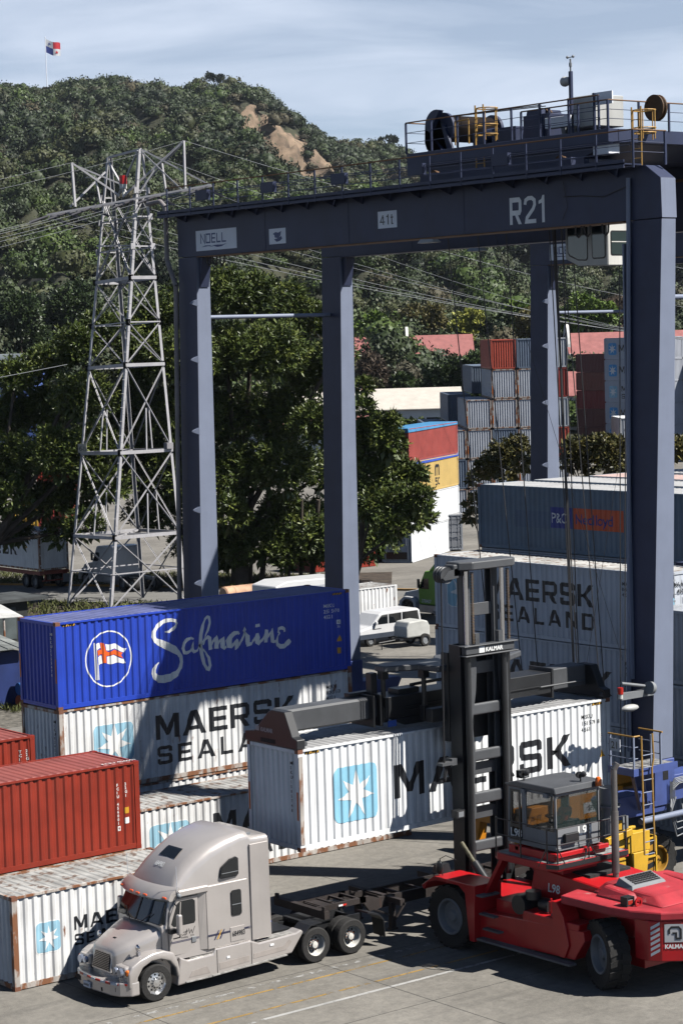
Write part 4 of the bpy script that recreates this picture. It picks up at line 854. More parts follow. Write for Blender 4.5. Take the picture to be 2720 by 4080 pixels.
flat([[(52.3, 1.15), (54.2, 1.15), (54.2, 1.52), (52.3, 1.52)]], 'sign_panel', PALE, SP, lambda u, z: (u, 54.094, z)); flat(font('SPREADER', 52.5, 1.24, .18, .02, 1.0), 'lettering', BLACKP, SP, lambda u, z: (u, 54.088, z))
CR2 = gantry('navy blue gantry crane farther back, seen between the ropes of the front crane', 77.0, 57.0, 82.6, dx=7.1)
sill(CR2, 77.0, 81.8, 7.1); sill(CR2, 77.0, 57.15, 7.1)
flat([[(-81.2, 20.90), (-78.5, 20.90), (-78.5, 21.68), (-81.2, 21.68)]], 'sign_panel', PALE, CR2, on_x(77.0, .006))
flat([[(q[0]-8.66, q[1]) for q in p_] for p_ in sgn], 'maker_name', SBL, CR2, on_x(77.0, .012))
x0 = -72.20-8.66
flat([[(x0+.02, 21.04), (x0+.3, 21.10), (x0+.6, 21.09), (x0+.85, 21.02), (x0+.5, 21.06)], [(x0+.72, 21.08), (x0+1.1, 21.0), (x0+1.4, 21.02), (x0+1.72, 21.12), (x0+1.45, 21.08), (x0+1.1, 21.09)]], 'maker_swoosh', SBL, CR2, on_x(77.0, .012))
# ---------------------------------------------------------------- lattice pylon and its lines
GALV = paint('pylon_steel', (0.42, 0.41, 0.42), 0.5, 0.12, 0.5, 0.04, metal=0.1)
GALV2 = paint('pylon_steel_dull', (0.27, 0.26, 0.27), 0.6, 0.2)
TW = thing('lattice_pylon', 'grey steel lattice pylon with two peaks and a red beacon, left of the front crane', 'pylon', (81, 127.3, 0), 0, None, world=True)
def lerp3(a, b, t): return tuple(a[i]+(b[i]-a[i])*t for i in range(3))
LG = {'A': ((78.1, 130.0, 0), (82.35, 129.75, 30.0)), 'B': ((78.35, 125.0, 0), (82.75, 126.35, 30.3)), 'C': ((84.4, 124.9, 0), (83.2, 126.45, 30.3)), 'D': ((84.2, 130.0, 0), (82.75, 129.85, 30.0))}
def tp(k, z): a, b = LG[k]; return lerp3(a, b, z/30.0)
def angle(m, a, b, w, n1=None):
    """steel angle: two thin flanges"""
    a = Vector(a); b = Vector(b); m.bar(a, b, w, w*.14); m.bar(a+Vector((0, 0, .001)), b, w*.14, w)
for k in 'ABCD':
    m = MB(); a, b = LG[k]; sx = 1 if k in 'AB' else -1; sy = 1 if k in 'BC' else -1
    a_, b_ = Vector(a), Vector(b); w = .20
    for (dx, dy) in ((w, .03), (.03, w)):
        P = []
        for c in (a_, b_): P += [c, c+Vector((sx*dx, 0, 0)), c+Vector((sx*dx, sy*dy, 0)), c+Vector((0, sy*dy, 0))]
        if sx*sy < 0: P = [P[i] for i in (3, 2, 1, 0, 7, 6, 5, 4)]
        m.hexa(P)
    lg = m.build('leg', GALV, TW)
    if k == 'B':
        s_ = MB()
        for i in range(60):
            c = Vector(tp('B', 1+i*.45)); s_.tube(c, c+Vector((-.18 if i % 2 else .02, .0 if i % 2 else -.2, .0)), .012, n=4)
        s_.build('step_bolts', GALV, lg)
RING = [4.7, 10.2, 15.9, 18.7, 21.6, 23.65, 25.6, 27.3]
FACES = (('A', 'B'), ('B', 'C'), ('C', 'D'), ('D', 'A'))
for f in FACES:
    m = MB(); zs = [0]+RING[:(8 if f in (('B', 'C'), ('D', 'A')) else 5)]
    for i in range(len(zs)-1):
        z0, z1 = zs[i], zs[i+1]; big = z1-z0 > 3.5
        a0, b0, a1, b1 = tp(f[0], z0), tp(f[1], z0), tp(f[0], z1), tp(f[1], z1)
        w = .11 if big else .09
        angle(m, a0, b1, w); angle(m, b0, a1, w)
        if z1 in (4.7, 10.2, 15.9, 21.6): m.bar(a1, b1, .10, .22)
        else: m.bar(a1, b1, .08, .08)
        if big:
            mid = lerp3(lerp3(a0, b1, .5), lerp3(b0, a1, .5), .5); bot = lerp3(a0, b0, .5)
            if z0 > 0: m.bar(bot, mid, .08, .08)
            qa, qb = lerp3(a0, a1, .5), lerp3(b0, b1, .5)
            if i == 0: m.bar(qa, mid, .07, .07); m.bar(qb, mid, .07, .07)
        for c in (a1, b1): m.box(c[0]-.16, c[1]-.04, c[2]-.2, c[0]+.16, c[1]+.04, c[2]+.2)
    m.build('bracing', GALV, TW)
m = MB()
for z in (4.7, 10.2):
    m.bar(tp('A', z), tp('C', z), .1, .12); m.bar(tp('B', z), tp('D', z), .1, .12)
for f in (('A', 'B'), ('C', 'D')):
    for z0, z1 in ((21.6, 27.2), (27.2, 21.6)): angle(m, tp(f[0], z0), tp(f[1], z1), .16)
m.bar((82.55, 129.8, 30.0), (82.95, 126.4, 30.3), .14, .14)
for z in (23.6, 25.6): m.bar(tp('A', z), tp('B', z), .09, .09); m.bar(tp('C', z), tp('D', z), .09, .09)
m.bar((80.6, 128.6, 24.0), (82.9, 127.2, 24.0), .1, .1)
m.bar((82.4, 129.7, 29.8), (82.5, 127.6, 27.4), .13, .1); m.bar((82.7, 126.4, 30.2), (82.3, 128.4, 27.3), .12, .1); m.bar((82.9, 126.4, 30.2), (84.6, 124.2, 27.5), .08, .08)
m.build('tower_head', GALV, TW)
m = MB()       # long cross-arm, running roughly along the picture plane
AL, ARR = (77.6, 130.2, 26.1), (86.3, 123.2, 27.75)
for dy in (-.55, .55):
    off = Vector((.62*dy, .79*dy, 0)); a, b = Vector(AL)+off, Vector(ARR)+off
    m.bar(a+Vector((.2, -.2, 0)), b, .08, .12)
for k in range(13): m.bar(Vector(AL).lerp(Vector(ARR), (k+.5)/13)+Vector((.34, .43, 0)), Vector(AL).lerp(Vector(ARR), (k+1)/13)-Vector((.34, .43, 0)), .05, .05)
m.bar((79.1, 128.9, 29.5), (79.15, 128.75, 26.6), .14, .14); m.bar((79.1, 128.9, 29.5), (81.9, 127.6, 27.3), .12, .12); m.bar((79.2, 129.1, 29.45), (82.2, 127.2, 27.9), .10, .10); m.bar((80.6, 128.4, 28.5), (80.65, 128.0, 26.8), .1, .1); m.bar((80.5, 128.4, 28.6), (80.2, 129.0, 28.55), .07)
m.bar((85.1, 124.5, 30.75), (84.95, 124.3, 27.5), .13, .13); m.bar((85.1, 124.5, 30.75), (81.9, 127.2, 27.2), .13, .13); m.bar((85.0, 124.5, 30.6), (83.0, 127.6, 27.3), .1, .1); m.bar((82.95, 126.4, 30.3), (86.3, 123.4, 27.8), .14, .10)
m.bar((82.6, 126.2, 27.4), (83.6, 125.6, 29.1), .1, .1); m.bar((83.9, 125.4, 29.3), (84.0, 125.2, 27.5), .14, .12)
m.bar((78.9, 129.0, 26.6), (82.0, 129.4, 29.0), .10, .10)
ARM = m.build('cross_arm', GALV, TW)
def insul(a, b, par, n=16):
    m = MB(); a = Vector(a); b = Vector(b)
    for i in range(n):
        c = a.lerp(b, (i+.5)/n); d = (b-a).normalized(); m.tube(c-d*.03, c+d*.03, .10, .05, 8)
    m.tube(a, b, .02, n=5); m.build('insulator', paint('insulator_grey', (.18, .17, .18), .3), par)
def at_arm(f, dx=0, dz=0): p = Vector(AL).lerp(Vector(ARR), f); return Vector((p.x, p.y+dx, p.z+dz))
for f in (.02, .13, .27, .52, .66, .95):
    p0 = at_arm(f, 0, -.1); insul(p0, p0+Vector((-1.5, -.2, -.45)), ARM); insul(p0+Vector((.5, .4, 0)), p0+Vector((2.0, .6, -.45)), ARM)
    lp = MB(); q0 = p0+Vector((-1.5, -.2, -.45)); q1 = p0+Vector((2.0, .6, -.45)); P = [q0.lerp(q1, i/10)+Vector((0, 0, -1.35*(1-(2*i/10-1)**2))) for i in range(11)]; lp.path(P, .018, 4); lp.build('jumper_cable', CABLE, ARM)
b_ = MB(); b_.tube((82.1, 127.4, 28.05), (82.1, 127.4, 28.62), .26, n=16, mi=0); b_.tube((82.1, 127.4, 27.75), (82.1, 127.4, 28.05), .25, n=16, mi=1); b_.tube((82.1, 127.4, 27.3), (82.1, 127.4, 27.75), .1, n=8, mi=1)
b_.build('aviation_beacon', [paint('beacon_red2', (.45, .01, .01), .3), CABW], TW)
b_ = MB(); b_.box(78.75, 128.9, 10.3, 78.78, 127.85, 10.9); pl = b_.build('number_plate', paint('plate_cream', (.38, .36, .30), .6), TW)
flat(font('45-15', -128.82, 10.45, .30, .02, 1.0), 'number', BLACKP, pl, lambda u, z: (78.745, -u, z))
MB().box(83.4, 125.2, 10.4, 83.9, 125.6, 10.8).build('junction_box', GALV2, TW)
# conductors: each span is one wire
WM = paint('aluminium_wire', (.20, .21, .22), .6, 0)
def wire(a, b, sag, r=.015, name='power_line', lab=None, n=18, mat=None):
    a = Vector(a); b = Vector(b); m = MB(); P = [a.lerp(b, i/n)+Vector((0, 0, -sag*(1-(2*i/n-1)**2))) for i in range(n+1)]; m.path(P, r, 4)
    return tag(m.build(name, mat or WM), lab, 'power line', 'power lines strung from the pylon')
LW = 'wire from the left edge to the pylon arm'
for i, f in enumerate((.02, .13, .27, .52, .66, .95)):
    p0 = at_arm(f)+Vector((-1.5, -.3, -.55)); wire(p0, p0+Vector((-55, 2+2.5*i, -3.5-.9*i)), 2.2, lab=LW+' ('+['outermost left', 'second', 'third', 'fourth', 'fifth', 'innermost right'][i]+' fixing point)')
RW = 'wire from the pylon arm rightwards behind the cranes'
for i, f in enumerate((.02, .13, .27, .52, .66, .95)):
    p0 = at_arm(f)+Vector((2.0, .6, -.55)); wire(p0, (258+6*i, 96+22*i, 19.2-.4*i), 9.0-.35*i, .017, lab=RW+' ('+['outermost left', 'second', 'third', 'fourth', 'fifth', 'outermost right'][i]+' fixing point)', n=30)
wire((79.1, 128.9, 29.5), (20, 137, 23.5), 2.0, .014, lab='earth wire from the left tip of the pylon to the left edge')
wire((85.1, 124.5, 30.75), (20, 141, 24.2), 3.2, .014, lab='earth wire from the right tip of the pylon to the left edge')
wire((85.1, 124.5, 30.75), (262, 110, 22.5), 9, .018, lab='uppermost wire from the right tip of the pylon towards the right edge', n=30)
wire((82.9, 126.4, 30.2), (262, 150, 22.0), 9.2, .018, lab='wire from the right peak of the pylon towards the right edge', n=30)
wire((78.6, 129.6, 16.2), (30, 140, 10.5), .5, .02, lab='single light wire from the middle of the pylon to the left edge')
# ---------------------------------------------------------------- mast truck that holds the white container
HRED = paint('handler_red', (0.46, 0.010, 0.014), 0.38, 0.12, 0.15, 0.0, coat=.25)
HDUST = paint('handler_red_dusty', (0.40, 0.035, 0.045), 0.5, 0.3, 0.0, 0.25, rustcol=(.36, .16, .15))
BLKM = paint('mast_black', (0.022, 0.023, 0.025), 0.40, 0.3, 0.2)
BLKG = paint('mast_grey_black', (0.075, 0.078, 0.083), 0.45, 0.2, 0.2)
CABG = paint('cab_grey', (0.20, 0.205, 0.215), 0.5, 0.08, 0.2)
CHROME = paint('polished_rod', (0.62, 0.62, 0.64), 0.18, 0.05, metal=1.0)
CHAIN = paint('greasy_chain', (0.10, 0.07, 0.045), 0.6, 0.4)
GRATE = paint('checker_plate', (0.30, 0.30, 0.29), 0.6, 0.35, scale=6)
HT = thing('container_handler', 'red empty container handler with tall black mast, grey cab and number L98', 'container handler', (42.8, 44.6, 0), 0, None, world=True)
X0, X1 = 40.95, 45.0; XM = 42.98
# --- wheels: fronts twin, rears single steer
for x_ in (41.02, 44.93): 
    big_wheel('wheel', (x_+ (.12 if x_ < 43 else -.12), 47.80, .90), .90, .62, 'x', HT, rim=GREYM, lugs=22, hubr=.52)
for x_ in (41.32, 44.6):
    o_ = big_wheel('wheel', (x_, 41.95, .92), .92, .60, 'x', HT, rim=GREYM, lugs=20, hubr=.52); c_ = Vector((x_, 41.95, .92))-Vector(ORG); o_.matrix_local = Matrix.Translation(c_) @ Matrix.Rotation(R(-22), 4, 'Z') @ Matrix.Translation(-c_)
# --- chassis
c = MB(); c.box(41.75, 41.0, .62, 44.2, 48.6, 1.35); c.box(41.6, 43.1, .55, 44.4, 46.6, 1.2)
c.prism([(46.95, .45), (46.45, .52), (42.85, .62), (42.70, .85), (42.45, 1.2), (42.5, 1.45), (46.9, 1.25)], 'x', 40.98, 41.6)
c.prism([(46.95, .45), (46.45, .52), (42.85, .62), (42.70, .85), (42.5, 1.45), (46.9, 1.25)], 'x', 44.4, 44.95)
c.build('chassis', HRED, HT, bevel=.015)
for xa, xb in ((40.74, 41.75), (44.2, 45.2)):      # front fenders
    f = MB(); f.prism([(48.75, 1.55), (48.55, 1.80), (48.2, 1.90), (47.25, 1.92), (46.98, 1.75), (46.82, .42), (46.62, .42), (46.55, 2.02), (48.3, 2.02), (48.85, 1.66)], 'x', xa, xb)
    f.build('front_fender', HRED, HT, bevel=.012)
for x_ in (40.95, 44.5):
    l_ = MB(); l_.hexa([(x_, 48.35, 2.03), (x_+.5, 48.35, 2.03), (x_+.5, 48.62, 2.03), (x_, 48.62, 2.03), (x_+.06, 48.38, 2.26), (x_+.44, 48.38, 2.26), (x_+.44, 48.58, 2.26), (x_+.06, 48.58, 2.26)]); l_.box(x_+.1, 48.60, 2.06, x_+.4, 48.64, 2.22, 1)
    l_.build('headlight', [BLKM, CABW], HT)
st_ = MB()
for (ya, yb, z) in ((46.45, 47.1-.1, 1.72), (46.0, 46.55, 1.22), (45.8, 46.42, .82)):
    st_.box(40.80, ya-.15, z, 41.45, yb-.1, z+.05)
st_.box(40.72, 42.78, .50, 40.98, 46.5, .56)
st_.build('steps', paint('step_grey', (.13, .13, .135), .6, .3), HT)
# mid body: tank, engine bay
m_ = MB(); m_.box(41.3, 44.2, 1.2, 44.6, 46.3, 1.62); m_.prism([(44.9, 1.25), (42.75, 1.25), (42.65, 1.60), (44.85, 1.60)], 'x', 40.99, 41.55)
m_.build('side_tank', HRED, HT, bevel=.02)
e_ = MB()
e_.hexa([(41.75, 41.4, 1.36), (44.1, 41.4, 1.36), (44.1, 45.5, 1.36), (41.75, 45.5, 1.36), (41.85, 41.2, 2.35), (44.0, 41.2, 2.35), (44.0, 45.3, 2.62), (41.85, 45.3, 2.62)])
HOOD = e_.build('engine_hood', HRED, HT, bevel=.03)
flat(font('L98', -44.72, 2.02, .24, .03, 1.0), 'number', WLT, HOOD, lambda u, z: (41.75+.1*(z-1.36)/1.1-.012, -u, z))
v = MB(); v.hexa([(42.0, 41.65, 2.44), (43.4, 41.65, 2.44), (43.4, 42.35, 2.50), (42.0, 42.35, 2.50), (42.1, 41.75, 2.62), (43.3, 41.75, 2.62), (43.3, 42.25, 2.78), (42.1, 42.25, 2.78)]); IG = v.build('intake_grille', CABG, HOOD, bevel=.01)
v = MB()
for k in range(5):
    for j in range(9): v.hexa([(42.25+.11*j, 41.80+.08*k, 2.63+.031*k), (42.34+.11*j, 41.80+.08*k, 2.63+.031*k), (42.34+.11*j, 41.85+.08*k, 2.65+.031*k), (42.25+.11*j, 41.85+.08*k, 2.65+.031*k), (42.25+.11*j, 41.80+.08*k, 2.645+.031*k), (42.34+.11*j, 41.80+.08*k, 2.645+.031*k), (42.34+.11*j, 41.85+.08*k, 2.665+.031*k), (42.25+.11*j, 41.85+.08*k, 2.665+.031*k)])
v.build('grille_slots', DARKHOLE, IG)
v = MB()
for k in range(11): v.box(42.0, 41.28+.04*k, 2.415+.003*k, 43.6, 41.30+.04*k, 2.44+.003*k)
v.build('louvres', BLKM, HOOD)
v = MB(); v.box(42.25, 43.5, 2.50, 43.8, 44.6, 2.58); v.build('radiator_mesh', paint('mesh_black', (.03, .03, .03), .8, .4, scale=8), HOOD)
# counterweight and rear hood
k_ = MB()
k_.prism([(40.98, 42.9), (41.02, 41.2), (41.15, 40.5), (41.55, 39.75), (42.1, 39.35), (43.4, 39.2), (44.3, 39.45), (44.8, 39.95), (45.05, 40.6), (45.1, 41.6), (45.1, 42.9), (44.3, 43.1), (41.8, 43.1)], 'z', 2.06, 2.30)
RH = k_.build('rear_hood', HDUST, HT, bevel=.05, seg=2)
k_ = MB(); k_.hexa([(41.85, 40.0, 2.305), (44.0, 40.0, 2.305), (44.1, 42.5, 2.305), (41.75, 42.5, 2.305), (42.15, 40.5, 2.50), (43.75, 40.5, 2.50), (43.85, 42.2, 2.62), (42.0, 42.2, 2.62)]); k_.hexa([(41.55, 40.9, 2.303), (42.0, 40.9, 2.303), (42.0, 42.2, 2.303), (41.55, 42.2, 2.303), (41.75, 41.1, 2.52), (42.0, 41.1, 2.52), (42.0, 42.0, 2.6), (41.75, 42.0, 2.6)])
k_.hexa([(43.95, 40.9, 2.303), (44.45, 40.9, 2.303), (44.45, 42.2, 2.303), (43.95, 42.2, 2.303), (43.95, 41.1, 2.5), (44.2, 41.1, 2.5), (44.2, 42.0, 2.56), (43.95, 42.0, 2.56)])
k_.build('hood_ridge', HDUST, RH, bevel=.06, seg=2)
k_ = MB(); k_.prism([(41.38, 40.05), (41.6, 39.78), (42.1, 39.38), (43.4, 39.22), (44.3, 39.48), (44.75, 39.95), (44.75, 40.55), (41.38, 40.55)], 'z', .98, 2.055)
CWt = k_.build('counterweight', HRED, HT, bevel=.03, seg=2)
k_ = MB()
for xa, xb in ((40.92, 41.5), (44.55, 45.15)): k_.prism([(43.0, 2.1), (42.75, 1.75), (42.55, .98), (42.72, .62), (42.92, .62), (43.15, 1.4), (43.2, 2.1)], 'x', xa, xb)
k_.build('rear_fender', HRED, HT, bevel=.01)
def cwp(u, z): # wraps the counterweight's back corner, u metres from its left edge
    P = [(41.38, 40.05), (41.6, 39.78), (42.1, 39.38), (43.4, 39.22), (44.3, 39.48), (44.75, 39.95)]; s = u
    for a, b in zip(P[:-1], P[1:]):
        L = math.hypot(b[0]-a[0], b[1]-a[1])
        if s <= L: 
            d = ((b[0]-a[0])/L, (b[1]-a[1])/L); return (a[0]+d[0]*s-(-d[1])*0+d[1]*.014, a[1]+d[1]*s-d[0]*.014, z)
        s -= L
    return (44.75, 39.95, z)
ST_ = []
for k in range(6): ST_.append([(.06, 1.12+.14*k), (.30, 1.26+.14*k), (.30, 1.34+.14*k), (.06, 1.20+.14*k)])
for k in range(5): ST_.append([(.98+.6, 1.12+.15*k), (.98+.36, 1.26+.15*k), (.98+.36, 1.34+.15*k), (.98+.6, 1.20+.15*k)])
flat(ST_, 'warning_stripes', WLT, CWt, cwp, [.348, .988, 2.298])
flat([[(.42, 1.50), (.95, 1.50), (.95, 1.98), (.42, 1.98)]], 'maker_emblem', paint('plate_silver', (.45, .45, .46), .4), CWt, cwp, [.348, .988])
flat([[tuple(q) for q in p_] for p_ in stroke([(.54, 1.72), (.54, 1.84), (.60, 1.90), (.78, 1.90), (.84, 1.84), (.84, 1.60), (.72, 1.60), (.72, 1.74), (.62, 1.74)], .05)], 'maker_emblem_mark', BLACKP, CWt, lambda u, z: tuple(Vector(cwp(u, z))+Vector((-.006, -.006, 0))), [.348, .988])
flat(font('KALMAR', .42, 1.34, .11, .06, .95), 'maker_name', WLT, CWt, cwp, [.348, .988])
for x_, y_ in ((41.45, 40.85), (44.5, 40.6)):
    l_ = MB(); l_.box(x_-.14, y_-.12, 2.31, x_-.10, y_+.12, 2.52); l_.box(x_+.10, y_-.12, 2.31, x_+.14, y_+.12, 2.52); l_.box(x_-.14, y_-.12, 2.52, x_+.14, y_+.12, 2.55); l_.box(x_-.09, y_-.1, 2.33, x_+.09, y_+.06, 2.48, 1); l_.box(x_-.08, y_-.11, 2.35, x_+.08, y_-.1, 2.46, 2)
    l_.build('rear_light', [BLKM, GREYM, paint('lens_red', (.4, .03, .02), .2)], HT)
    MB().lathe([(.08, -.02), (.13, -.02), (.13, .02), (.08, .02), (.08, -.02)], (x_+.18, y_-.22, 2.40), 'y', 14, close=False).build('lifting_eye', HRED, HT)
for o_ in (RH, CWt): o_.location.y += .45
for o_ in HT.children:
    if o_.name.startswith(('rear_fender', 'rear_light', 'lifting_eye')): o_.location.y += .45
# air filter, extinguisher, battery cover
a_ = MB(); a_.tube((41.0, 45.05, 1.72), (41.6, 45.05, 1.72), .27, n=22); a_.tube((41.45, 44.55, 1.75), (41.45, 44.2, 1.75), .2, n=16); a_.tube((41.3, 44.75, 1.9), (41.3, 44.75, 2.12), .22, n=18); a_.build('air_filter', BLKM, HT, smooth=.7)
a_ = MB(); a_.tube((41.3, 44.05, 1.62), (41.3, 44.05, 1.95), .075, n=12); a_.tube((41.3, 44.05, 1.95), (41.3, 44.05, 2.03), .03, n=8); a_.build('fire_extinguisher', HRED, HT, smooth=.7)
a_ = MB(); a_.hexa([(41.05, 43.35, 1.63), (41.6, 43.35, 1.63), (41.6, 43.85, 1.63), (41.05, 43.85, 1.63), (41.15, 43.4, 1.95), (41.6, 43.4, 1.95), (41.6, 43.7, 1.95), (41.15, 43.7, 1.95)]); a_.build('battery_cover', BLKG, HT, bevel=.02)
a_ = MB(); a_.tube((42.95, 43.22, 2.3), (42.95, 43.22, 5.45), .085, n=14, mi=0); a_.tube((42.95, 43.22, 5.45), (43.03, 43.16, 5.62), .085, n=14, mi=0); a_.tube((42.95, 43.22, 2.6), (42.95, 43.22, 4.3), .105, n=14, mi=0)
a_.build('exhaust_stack', paint('exhaust_pipe', (.20, .19, .18), .5, .3, metal=.6), HT, smooth=.7)
# cab platform and cab
p_ = MB(); p_.prism([(40.95, 43.8), (41.1, 43.55), (43.75, 43.5), (43.75, 46.0), (41.05, 46.0), (40.95, 45.8)], 'z', 2.87, 3.06)
p_.bar((41.2, 45.75, 2.9), (41.25, 46.55, 1.75), .28, .12); p_.bar((43.4, 45.7, 2.9), (43.4, 46.5, 1.75), .28, .12); p_.box(41.9, 44.2, 2.5, 43.2, 45.4, 2.868)
PF = p_.build('cab_platform', HRED, HT, bevel=.012)
MB().prism([(41.02, 43.85), (41.15, 43.62), (43.68, 43.57), (43.68, 45.9), (41.1, 45.9), (41.02, 45.75)], 'z', 3.065, 3.075).build('platform_grating', GRATE, PF)
t_ = MB(); t_.bar((40.93, 43.82, 3.0), (41.08, 43.53, 3.0), .03, .12); t_.bar((41.1, 43.53, 3.0), (43.7, 43.48, 3.0), .03, .12); t_.build('rubber_edge', BLKM, PF)
s_ = MB(); s_.box(41.2, 43.75, 3.08, 43.1, 45.6, 3.16); s_.box(41.2, 43.75, 3.16, 41.32, 45.6, 3.30); s_.box(43.0, 43.75, 3.16, 43.1, 45.6, 3.30); s_.box(41.15, 43.66, 3.2, 43.15, 43.74, 3.32); s_.box(41.2, 45.2, 3.17, 43.1, 45.35, 3.32); s_.build('cab_slide', HRED, PF, bevel=.01)
CX0, CX1, CY0, CY1, CZ0, CZ1 = 41.30, 42.95, 43.80, 45.75, 3.34, 4.92
Wl = MB()       # lower walls + pillars (open windows)
Wl.box(CX0, CY0, CZ0, CX1, CY1, CZ0+.08)
def wallx(x, xi, ya, yb, z0, z1): Wl.box(x, ya, z0, xi, yb, z1)
# side wall (-x): pillars at rear, mid, front; sill 3.95
Wl.box(CX0, CY0, CZ0+.08, CX0+.05, 45.05, 3.86)         # rear half lower panel
Wl.box(CX0, CY0, 3.86, CX0+.05, CY0+.07, CZ1); Wl.box(CX0, 44.98, 3.86, CX0+.05, 45.05, CZ1)
Wl.box(CX0, 45.05, CZ0+.08, CX0+.05, 45.15, CZ1)
Wl.prism([(CY1, CZ0+.08), (CY1-.06, CZ0+.08), (CY1-.16, CZ1), (CY1-.09, CZ1)], 'x', CX0, CX0+.06)
Wl.prism([(CY1, CZ0+.08), (CY1-.06, CZ0+.08), (CY1-.16, CZ1), (CY1-.09, CZ1)], 'x', CX1-.06, CX1)
Wl.box(CX1-.05, CY0, CZ0+.08, CX1, 45.6, 3.86); Wl.box(CX1-.05, CY0, 3.86, CX1, CY0+.07, CZ1); Wl.box(CX1-.05, 44.98, 3.86, CX1, 45.1, CZ1)
Wl.box(CX0+.05, CY0, CZ0+.08, CX1-.05, CY0+.05, 3.95); Wl.box(CX0+.3, CY0, 3.95, CX0+.36, CY0+.05, CZ1) if False else None
Wl.box(CX0+.06, CY1-.05, CZ0+.08, CX1-.06, CY1, 3.55)
for (a, b_) in (((CX0+.02, CY0+.1, CZ1-.03), (CX0+.02, CY1-.12, CZ1-.03)), ((CX1-.02, CY0+.1, CZ1-.03), (CX1-.02, CY1-.12, CZ1-.03)), ((CX0, CY0+.03, CZ1-.03), (CX1, CY0+.03, CZ1-.03))): Wl.bar(a, b_, .06, .10)
CB = Wl.build('cab', CABG, HT, bevel=.012)
d_ = MB(); d_.box(CX0-.025, 45.18, CZ0+.1, CX0-.002, 45.24, 4.85); d_.box(CX0-.025, 45.52, CZ0+.1, CX0-.002, 45.58, 4.85); d_.box(CX0-.025, 45.24, 3.80, CX0-.002, 45.52, 3.88); d_.box(CX0-.025, 45.24, CZ0+.1, CX0-.002, 45.52, CZ0+.2); d_.box(CX0-.025, 45.24, 4.78, CX0-.002, 45.52, 4.85)
DOOR = d_.build('cab_door', BLKM, CB)
GL = glass('clear_cab_glass', (.02, .035, .035), .03, alpha=.42)
g_ = MB(); g_.box(CX0+.02, CY0+.07, 3.86, CX0+.03, 44.98, 4.84); g_.box(CX0+.02, 45.15, 3.5, CX0+.03, CY1-.1, 4.84); g_.box(CX1-.03, CY0+.07, 3.86, CX1-.02, 44.98, 4.84); g_.box(CX1-.03, 45.1, 3.86, CX1-.02, CY1-.1, 4.84)
g_.box(CX0+.06, CY0+.02, 3.95, CX1-.06, CY0+.03, 4.86); g_.hexa([(CX0+.06, CY1-.03, 3.55), (CX1-.06, CY1-.03, 3.55), (CX1-.06, CY1-.02, 3.55), (CX0+.06, CY1-.02, 3.55), (CX0+.06, CY1-.13, 4.9), (CX1-.06, CY1-.13, 4.9), (CX1-.06, CY1-.12, 4.9), (CX0+.06, CY1-.12, 4.9)])
g_.build('cab_windows', GL, CB)
r_ = MB(); r_.prism([(CY0-.10, 4.93), (CY1-.15, 4.93), (CY1+.02, 4.98), (CY1-.5, 5.10), (CY0-.05, 5.10)], 'x', CX0-.09, CX1+.09); ROOF = r_.build('cab_roof', BLKG, CB, bevel=.02)
l_ = MB()
for y_ in (44.0, 44.9): l_.box(CX0-.12, y_, 4.80, CX0-.02, y_+.16, 4.92)
l_.build('work_lamp', CABG, ROOF)
for (x_, y_) in ((41.45, 45.2), (42.4, 43.95)):
    l_ = MB(); l_.tube((x_, y_, 5.10), (x_, y_, 5.3), .02, n=6); l_.lathe([(.001, -.14), (.10, -.14), (.08, -.05), (.04, 0), (.001, 0)], (x_-.02, y_+.14, 5.28), 'y', 12); l_.lathe([(.001, .10), (.09, .10), (.07, .05), (.04, 0), (.001, 0)], (x_+.05, y_-.15, 5.3), 'y', 12); l_.build('roof_spotlights', BLKM, ROOF, smooth=.6)
l_ = MB(); l_.lathe([(.001, 0), (.09, 0), (.09, .16), (.06, .23), (.001, .25)], (42.75, 43.62, 4.98), 'z', 14); l_.build('orange_beacon', paint('beacon_orange', (.75, .14, .01), .25), ROOF, smooth=.8)
flat(font('L98', -45.6, 3.42+.12, .23, .035, 1.0), 'number', WLT, CB, lambda u, z: (CX0-.03, -u, z)); flat(font('L98', CX0+.80, 3.68, .25, .035, 1.05), 'number', WLT, CB, lambda u, z: (u, CY0-.008, z))
MB().box(41.55, 43.68, 3.55, 42.05, 43.79, 3.80).build('mirror_box', BLKM, CB, bevel=.01)
